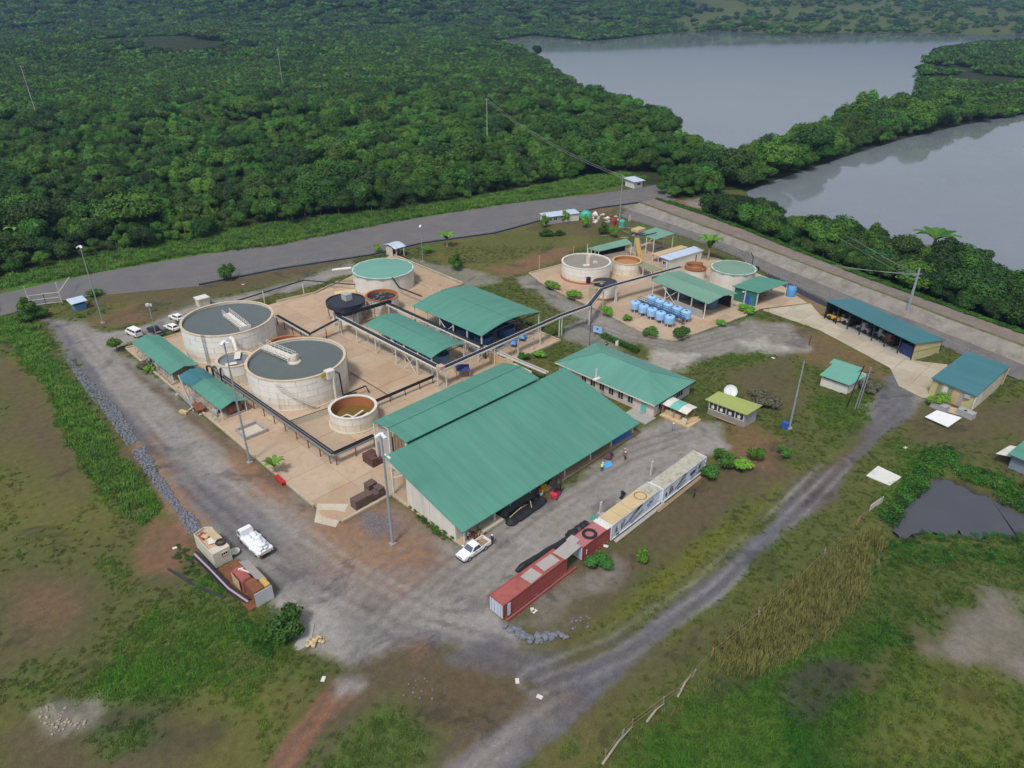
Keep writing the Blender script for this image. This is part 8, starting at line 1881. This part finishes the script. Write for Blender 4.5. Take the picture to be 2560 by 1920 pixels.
for k, (p, kd, s, h, lab) in enumerate(((c4(105, 715), 'lime', 1.7, 1.5, 'lime green shrub left of the white slurry tank'), (c4(270, 790), 'lime', 2.0, 1.7, 'lime green shrub before the white slurry tank'), (c4(525, 925), 'lime', 1.4, 1.9, 'young green shrub left of the blue tanks'), (c4(690, 955), 'small', 1.3, .9, 'flat-topped young plant before the blue tanks'),
    (c4(880, 1075), 'round', 1.9, 1.3, 'leafy green shrub at the pad corner before the blue tanks'), (c4(1115, 1100), 'round', 1.9, 1.8, 'round green shrub right of the pad corner'), (c4(1425, 1000), 'lime', 1.2, 1.1, 'low green shrub at the pad edge below the weathered roof'), (c4(1620, 890), 'lime', 2.2, 1.2, 'spreading yellow-green shrub before the green-walled shed'),
    (e6(845, 870), 'lime', 1.6, 2.2, 'bright green plant at the kerb corner by the low shed'), (c7(370, 430), 'dark', 3.0, 2.2, 'broad bush at the left end of the entrance gate'), (c7(300, 330), 'dark', 1.8, 2.2, 'taller bush behind the gate post'), (c2(65, 440), 'round', 2.0, 2.6, 'small round-headed tree before the asphalt road'), (c2(1240, 220), 'lime', 1.5, 1.6, 'light green shrub left of the cream guard hut'),
    (c2(1650, 230), 'lime', 1.8, 1.5, 'light green shrub right of the cream guard hut'), (c2(1865, 360), 'dark', 1.9, 3.0, 'dark young palm-like shrub in the back field'), (d7(900, 560), 'small', 1.9, 2.3, 'leafy young tree before the green tarpaulin heap'), (d7(1200, 660), 'dark', 1.8, 2.4, 'bare-stemmed young tree beside the scrap heap'), (d7(1340, 720), 'lime', 1.6, 2.3, 'pale green young tree beside the narrow far roof'),
    (d7(590, 480), 'small', 1.7, 2.3, 'slender young tree before the long white hut'), (d7(270, 560), 'small', 1.9, 2.4, 'leafy young tree at the left end of the long white hut'), (d7(300, 690), 'dark', 2.3, 1.3, 'low bush in the back field, left'), (d7(500, 680), 'dark', 1.7, 1.0, 'low bush in the back field, right'), (e5(1280, 1330), 'lime', 1.9, 1.7, 'bright green leafy plant before the yellow house'),
    (d8(2080, 560), 'dry', 2.6, 1.9, 'dry grey-brown bush behind the olive-roofed hut'), (d8(1950, 400), 'dry', 1.8, 1.1, 'smaller dry twiggy bush behind the olive-roofed hut'), (e5(560, 1180), 'dry', 1.9, 2.2, 'dry bush leaning on the pump house'), (d4(1640, 1250), 'round', 1.2, .9, 'clipped green ball shrub near the conveyor pad'), (d4(1890, 1230), 'lime', 1.4, 1.0, 'yellow-green shrub near the conveyor pad'),
    (d4(2060, 130), 'lime', 1.6, 1.4, 'yellow-green shrub on the strip behind the biggest bowed shed'), (d1(340, 860), 'dry', 1.8, 1.2, 'scrubby plant before the far low kerb shed'), (d1(420, 960), 'lime', 1.2, 1.1, 'green scrub at the kerb before the far low shed'), (e5(640, 290), 'lime', 2.2, .9, 'green creeper behind the long garage roof'), (c7(1060, 180), 'lime', 2.0, 1.2, 'low green shrub beside the gate booth'))):
    bush(lab, p, kd, s, h)
def banana(label, p, s, n=7, mat=YLEAF, name='banana_plant', cat='banana plant', th=1.0, up=.9):
    t = thing(name, label, cat, (p[0], p[1], 0)); t.scale = (s,) * 3
    part('stem', MB().tube([(0, 0, 0), (0, 0, th)], [.12, .08], 7), BARKP, t, local=True)
    for k in range(n):
        a = k * 2.4; L = 1.7; m = MB(); pts = []
        for i in range(7):
            f = i / 6; pts.append((L * f * math.cos(a) * .75, L * f * math.sin(a) * .75, th + up * math.sin(f * 2.2) * .95, .02 + .26 * math.sin(PI * min(1, f * .95 + .05))))
        vs = []
        for x, y, z, w in pts: vs += [(x - math.sin(a) * w, y + math.cos(a) * w, z - .06), (x, y, z), (x + math.sin(a) * w, y - math.cos(a) * w, z - .06)]
        m.add(vs, [f_ for i in range(6) for f_ in ((i * 3, i * 3 + 1, i * 3 + 4, i * 3 + 3), (i * 3 + 1, i * 3 + 2, i * 3 + 5, i * 3 + 4))]); part('leaf', m, mat, t, local=True)
    return t
banana('bright banana plant growing at the kerb above the red trough', d2(650, 1430), 1.5, 7)
banana('small palm-like plant in the back field near the guard hut', c2(1795, 180), 2.4, 8); banana('tall palm between the white cabin and the green-roofed covered tank', c4(1325, 480), 3.0, 12, YLEAF, 'palm', 'palm', 1.3, 1.2)
banana('broad-leaved plant silhouetted against the near lake', (0, 0), 5.2, 9, LEAF[0], 'broadleaf_tree', 'tree', .9, .45).location = D(2012, 548, 0)
banana('banana plant at the left forest edge', G((60, 610)), 3.4, 8)
# clipped hedge by the office
hg = thing('hedge', 'clipped dark hedge in a row behind the office', 'hedge', (119.3, 85, 0)); m = MB(); r = np.random.default_rng(3); vs, fs = [], []
for k in range(2600):
    f = r.random(); x, y = 119.8 - f * 1.0 + r.uniform(-.7, .7), 90.4 - f * 11 ; z = r.uniform(.1, 1.15); n_ = r.normal(size=3); n_ /= np.linalg.norm(n_); a = np.cross(n_, [0, 0, 1.01]); a /= np.linalg.norm(a); b = np.cross(n_, a); c = np.array([x, y, z]); s = .12
    o = len(vs); vs += [c - a * s, c - b * s, c + a * s, c + b * s]; fs.append((o, o + 1, o + 2, o + 3))
m.add([tuple(v) for v in vs], fs); m.box(119.0, 79.6, 0, 119.6, 90.2, .9); part('foliage', m, LEAF[2], hg)
# special tall trees whose crowns stand out against the water
for (u, v, z, s, kd, lab) in ((1405, 235, 7, 1.5, 2, 'tall flat-topped tree standing out against the lake from the left shore'), (1955, 222, 8, 1.35, 2, 'tall spreading tree standing out on the dam'), (1800, 275, 6, 1.2, 1, 'tree rising above its neighbours on the dam, nearer the spoil heap'), (1725, 462, 6, .9, 1, 'tree standing out against the near lake, leftmost'), (1895, 498, 6, 1.15, 5, 'tall leafy light green tree at the near lake edge'), (2125, 540, 5, .85, 2, 'dark slim tree at the near lake edge, towards the right'), (1160, 108, 8, 1.8, 2, 'dark tree rising at the inlet of the far lake'), (1035, 300, 5, 1.05, 5, 'bright pale green tree under the power pole'), (870, 270, 5, 1.3, 2, 'very dark tall tree in the middle forest')):
    b = D(u, v, z); t, c = tree((b.x, b.y, 0), kd, s, u, '', None); t['label'] = lab
    if 'group' in t: del t['group']
# spoil heap between the lakes
p = D(1640, 330, 1); t = thing('spoil_heap', 'grey spoil heap between the two lakes', 'heap', (p.x, p.y, 0)); m = MB().rock((p.x, p.y, .5), (9, 6, 5.0), 5); m.rock((p.x + 7, p.y - 7, .5), (7, 4, 3.6), 6); part('mound', m, M('spoil_grey', (.27, .26, .25), .95, .2, .4, dirt=(.4, .37, .33), damt=.5, dscale=.1), t)
# fallen fence with dead wood along the wet field at the right
FR = [f4(x, y) for x, y in ((30, 1620), (110, 1510), (170, 1450), (330, 1330), (400, 1280), (480, 1190), (575, 1090), (820, 890), (1000, 730), (1160, 570), (1330, 400), (1450, 290))]
t = thing('wire_fence', 'overgrown wire fence with leaning posts along the wet field', 'fence', FR[0])
for k, p in enumerate(FR): part('post', MB().bar((p.x, p.y, 0), (p.x + JS.uniform(-.3, .3), p.y + JS.uniform(-.3, .3), 1.6), .12), (TIMBER, POLEG)[k % 2], t)
for h in (.6, 1.3): part('wire', MB().tube([(p.x, p.y, h + .1 * math.sin(k)) for k, p in enumerate(FR)], .02, 4), TIMBER, t)
for k, (a, b) in enumerate(((f4(10, 1650), f4(165, 1460)), (f4(400, 1300), f4(470, 1190)), (f4(240, 1430), f4(330, 1340)))):
    tag(part('dead_branch', MB().tube([(a.x, a.y, .3), (a.lerp(b, .5).x, a.lerp(b, .5).y, .9), (b.x, b.y, .5)], [.14, .11, .06], 6), BARKP), ('dead pale trunk along the wire fence at the bottom edge', 'dead pale branch on the wire fence where the field turns', 'short dead branch on the wire fence')[k], 'branch')
part_ = [f4(1395, 330), f4(1460, 285)]; tag(part('torn_sheet', MB().bar((part_[0].x, part_[0].y, .7), (part_[1].x, part_[1].y, .7), .06, 1.2), OFFW), 'torn white panel on the wire fence by the pond', 'panel')

# ------------------------------------------------------------------ grass, weeds and reeds
def tuft_mesh(name, n, h, w, spread, mat, seed, bend=.5):
    r = np.random.default_rng(seed); vs, fs = [], []
    for k in range(n):
        a = r.random() * 6.28; q = spread * math.sqrt(r.random()); x, y = q * math.cos(r.random() * 6.28), q * math.sin(r.random() * 6.28); hh = h * r.uniform(.5, 1.1); b = bend * hh * r.uniform(.3, 1)
        dx, dy = math.cos(a), math.sin(a); o = len(vs)
        vs += [(x - dy * w, y + dx * w, 0), (x + dy * w, y - dx * w, 0), (x + dx * b * .5 + dy * w * .7, y + dy * b * .5 - dx * w * .7, hh * .65), (x + dx * b * .5 - dy * w * .7, y + dy * b * .5 + dx * w * .7, hh * .65), (x + dx * b, y + dy * b, hh)]
        fs += [(o, o + 1, o + 2, o + 3), (o + 3, o + 2, o + 4)]
    m = MB(); m.add(vs, fs); return m.mesh(name, mat)
def tintmat(name, mul):
    m, nt, b = nodes_of(name); a = N(nt, 'ShaderNodeAttribute', attribute_type='INSTANCER', attribute_name='tint'); oi = N(nt, 'ShaderNodeObjectInfo')
    sel = mix(nt, 1, a.outputs[0], mul, 'MULTIPLY')
    ln = N(nt, 'ShaderNodeVectorMath', operation='LENGTH'); nt.links.new(a.outputs[1], ln.inputs[0]); gt_ = N(nt, 'ShaderNodeMath', operation='GREATER_THAN'); nt.links.new(ln.outputs['Value'], gt_.inputs[0]); gt_.inputs[1].default_value = .001
    c = mix(nt, gt_.outputs[0], (.06, .12, .02), sel); h = N(nt, 'ShaderNodeHueSaturation'); mr = N(nt, 'ShaderNodeMapRange'); mr.inputs['To Min'].default_value = .7; mr.inputs['To Max'].default_value = 1.4
    nt.links.new(oi.outputs['Random'], mr.inputs[0]); nt.links.new(mr.outputs[0], h.inputs['Value']); nt.links.new(c, h.inputs['Color']); nt.links.new(h.outputs[0], b.inputs['Base Color']); b.inputs['Roughness'].default_value = .8; b.inputs['Specular IOR Level'].default_value = .15
    return m
TG = tintmat('grass_blades', (1.0, 1.12, .82)); REEDM = M('reed_blades', (.19, .19, .055), .85, .25, .5, dirt=(.085, .125, .022), damt=.6, dscale=.3)
lcol = bpy.data.collections.new('long_grass_tufts')
LGM = leafmat('foliage_grass', (.05, .12, .018), (.098, .20, .034))
WEED = leafmat('foliage_weed', (.022, .075, .012), (.05, .14, .022))
gcol_c = bpy.data.collections.new('grass_tufts'); rcol = bpy.data.collections.new('reed_tufts'); wcol = bpy.data.collections.new('weed_tufts')
protos = []
for k, (nm, me, p, lab, cat, cl) in enumerate((('grass_tuft', tuft_mesh('grass_tuft', 34, .30, .035, .5, TG, 1, 1.7), f2(900, 700), 'tuft of short grass in the left field', 'grass tuft', gcol_c), ('grass_tuft', tuft_mesh('grass_tuft', 30, .24, .04, .55, TG, 2, 1.9), f2(1200, 900), 'second tuft of short grass in the left field', 'grass tuft', gcol_c),
        ('reed_clump', tuft_mesh('reed_clump', 44, 1.5, .045, .7, REEDM, 3, .5), f4(1000, 980), 'tall dry reed clump by the wire fence', 'reeds', rcol), ('reed_clump', tuft_mesh('reed_clump', 40, 1.1, .045, .75, REEDM, 4, .6), f4(1300, 520), 'shorter dry reed clump by the pond', 'reeds', rcol),
        ('weed_clump', crown_mesh('weed_clump', WEED, .7, .45, 7, 330, .13, 71, 0, .8, False), f4(1700, 900), 'leafy weed clump in the wet field', 'weeds', wcol), ('weed_clump', crown_mesh('weed_clump', WEED, .9, .6, 7, 380, .15, 72, 0, .8, False), f4(1600, 1000), 'second leafy weed clump in the wet field', 'weeds', wcol),
        ('long_grass_clump', tuft_mesh('long_grass_clump', 60, .7, .04, .8, LGM, 5, 1.1), c7(600, 900), 'clump of long green grass left of the yard road', 'grass', lcol), ('long_grass_clump', tuft_mesh('long_grass_clump', 50, .5, .045, .85, LGM, 6, 1.3), c7(500, 800), 'second clump of long green grass left of the yard road', 'grass', lcol))):
    o = link(nm, me, None, (p.x, p.y, .05)); tag(o, lab, cat); cl.objects.link(o)
# short grass wherever the soil is green
sel = np.nonzero((ggrass > .04) & (np.hypot(gx, gy) < 215) & (gx * _q + gy * _q > 36) & inframe(gx, gy, 10))[0]
ex = np.zeros(len(sel), bool)
for P_e in (FOREST_L, POND, LAKE1, LAKE2, np.array(PAD_L), np.array(PAD_U), np.array(APRON), np.array(ROADP), poly(f4, [(1370, 148), (1440, 88), (1570, 155), (1502, 208)]), np.vstack([EMB_B, EMB_OUT[::-1]])): ex |= inside(P_e, gx[sel], gy[sel])
sel = sel[~ex]; sel = sel[rng.random(len(sel)) < np.clip(ggrass[sel] * 1.5 + .1, 0, .9)]
jit = rng.uniform(-.28, .28, (len(sel), 2))
scatter_object('grass', np.stack([gx[sel] + jit[:, 0], gy[sel] + jit[:, 1], gz[sel]], 1), rng.uniform(.55, 1.25, len(sel)) * (.7 + .5 * ggrass[sel]), rng.uniform(0, 6.28, len(sel)), gcol_c, gcol[sel])
def patch(name, P, step, seed, coll, s0, s1, keep=1.0, nz=None):
    X, Y = scatter(P, step, seed, .5); k = rng.random(len(X)) < keep
    if nz: k &= fbm(X, Y, nz, seed + 60) > .42
    X, Y = X[k], Y[k]
    return np.stack([X, Y, np.zeros(len(X))], 1), rng.uniform(s0, s1, len(X)), rng.uniform(0, 6.28, len(X))
def multi(name, L, coll):
    A = [patch(name, *l) for l in L]; scatter_object(name, np.vstack([a[0] for a in A]), np.concatenate([a[1] for a in A]), np.concatenate([a[2] for a in A]), coll)
RD = np.array([xy(g6(x, y)) for x, y in [(905, 325), (925, 345), (900, 400), (870, 470), (850, 520), (760, 600), (690, 650), (600, 690), (520, 680), (480, 650), (560, 560), (640, 500), (720, 430), (800, 380)]])
RD2 = np.array([xy(g6(x, y)) for x, y in [(480, 650), (560, 680), (520, 720), (400, 790), (300, 880), (260, 870), (380, 740)]])
multi('reeds', [(RD, .8, 2, rcol, .5, 1.15, .95), (RD, 1.6, 22, rcol, .8, 1.3, .5, 4), (RD2, 1.5, 12, rcol, .4, .8, .5)], rcol)
LS = np.array([xy(D(x, y)) for x, y in [(0, 690), (70, 684), (96, 730), (117, 771), (141, 798), (166, 837), (200, 880), (231, 923), (259, 983), (306, 1039), (341, 1101), (312, 1139), (275, 1120), (250, 1083), (212, 1039), (175, 998), (144, 942), (125, 883), (102, 835), (74, 810), (39, 748), (0, 745)]])
VG = np.array([xy(D(x, y)) for x, y in [(0, 600), (200, 550), (400, 508), (700, 470), (900, 444), (1120, 412), (1250, 384), (1340, 370), (1400, 385), (1340, 400), (1250, 420), (1100, 440), (900, 470), (720, 505), (600, 530), (400, 552), (200, 590), (0, 625)]])
WF = np.array([xy(f4(x, y)) for x, y in [(700, 1250), (1000, 1080), (1250, 850), (1420, 720), (1620, 640), (1900, 520), (2198, 560), (2400, 700), (2250, 800), (2000, 690), (1900, 1000), (1600, 1100), (1900, 1300), (2300, 1700), (1100, 1800), (300, 1800), (60, 1640), (400, 1320)]])
PH_ = np.array([xy(f4(x, y)) for x, y in [(1480, 330), (1560, 240), (1620, 130), (1700, 30), (1800, -10), (1830, 60), (1750, 130), (1640, 220), (1560, 320), (1490, 400)]])
LS2 = np.array([xy(f2(x, y)) for x, y in [(700, 900), (1000, 640), (1250, 560), (1500, 620), (1650, 760), (1500, 1000), (1100, 1130), (700, 1180), (450, 1100)]])
PB = np.array([xy(g6(x, y)) for x, y in [(880, 400), (920, 350), (1000, 340), (1100, 335), (1280, 330), (1400, 330), (1400, 420), (1150, 400), (960, 410), (890, 440)]])
PR = np.array([xy(f4(x, y)) for x, y in [(1800, 60), (1880, 80), (2198, 200), (2400, 300), (2400, 400), (2130, 320), (2030, 230), (1850, 150)]])
multi('long_grass', [(LS, .62, 1, lcol, .45, 1.3, .85, 3.5), (VG, .9, 2, lcol, .7, 1.7, .9), (LS2, 1.6, 3, lcol, .4, .9, .5, 5)], lcol)
multi('weeds', [(VG, 3.2, 2, wcol, .8, 2.2, .6, 20), (WF, 3, 3, wcol, .25, .6, .15, 7), (PH_, .9, 4, wcol, 1.0, 2.1), (PR, 1.0, 5, wcol, .9, 1.8), (PB, .75, 15, wcol, .35, .9, .8),
                (np.array([xy(e3(x, y)) for x, y in [(1320, 955), (1400, 960), (1640, 1130), (1900, 1330), (1880, 1380), (1700, 1340), (1500, 1150)]]), .6, 6, wcol, .4, .7), (poly(c8, [(170, 480), (300, 560), (430, 700), (560, 900), (720, 1080), (950, 1060), (960, 1180), (820, 1120), (560, 1050), (400, 940), (200, 760)]), .8, 7, wcol, .4, .9, .6, 4),
                (poly(f2, [(1590, 640), (1700, 650), (1860, 780), (1900, 930), (1780, 880), (1640, 760)]), .7, 8, wcol, .5, 1.0)], wcol)

# low creepers and bushes on the back of the embankment
r = np.random.default_rng(8); n = 5200; i = r.integers(0, len(EO) - 1, n); f = r.random(n)[:, None]; w = r.random(n)[:, None] ** .8
A0 = EO[i] + (EO[i + 1] - EO[i]) * f; B0 = EU[i] + (EU[i + 1] - EU[i]) * f; Q = A0 + (B0 - A0) * (w * 1.0 + .02)
scatter_object('creepers', np.column_stack([Q, (EH * (1 - w) - .4 * w)[:, 0]]), r.uniform(.9, 2.3, n) * (.6 + .6 * w[:, 0]), r.uniform(0, 6.28, n), wcol)
# ------------------------------------------------------------------ pale buildings far back and the haze
for k, (u, v, w, h) in enumerate(((262, 3, 9, 3), (345, 9, 10, 3), (420, 12, 16, 2.5), (455, 13, 14, 2.5), (2205, 30, 14, 5))):
    b = D(u, v + 3); t = thing('far_building', ('tiny pale building far off at the top left edge', 'tiny white building beside the far clearing, top left', 'low white roof in the far town, left of two', 'low white roof in the far town, right of two', 'tiny pale house beyond the far shore at the right edge')[k], 'building', (b.x, b.y, 0), None, R(-45))
    s = (b - Vector((0, 0, CAM_H))).length / FPX * 1.157
    part('wall', MB().box(-w * s, -w * s * .5, 0, w * s, w * s * .5, 9), OFFW, t, local=True); part('roof', MB().box(-w * s * 1.05, -w * s * .55, 9, w * s * 1.05, w * s * .55, 10), OFFW, t, local=True)

HZ = bpy.data.materials.new('haze_air'); HZ.use_nodes = True; HZ.node_tree.nodes.clear()
pv = HZ.node_tree.nodes.new('ShaderNodeVolumePrincipled'); pv.inputs['Color'].default_value = (.26, .42, .70, 1); pv.inputs['Density'].default_value = .00017; pv.inputs['Anisotropy'].default_value = .1
ho = HZ.node_tree.nodes.new('ShaderNodeOutputMaterial'); HZ.node_tree.links.new(pv.outputs[0], ho.inputs['Volume'])
structure('haze', MB().box(-9500, -9500, -8, 13500, 13500, 330), HZ, kind='stuff')
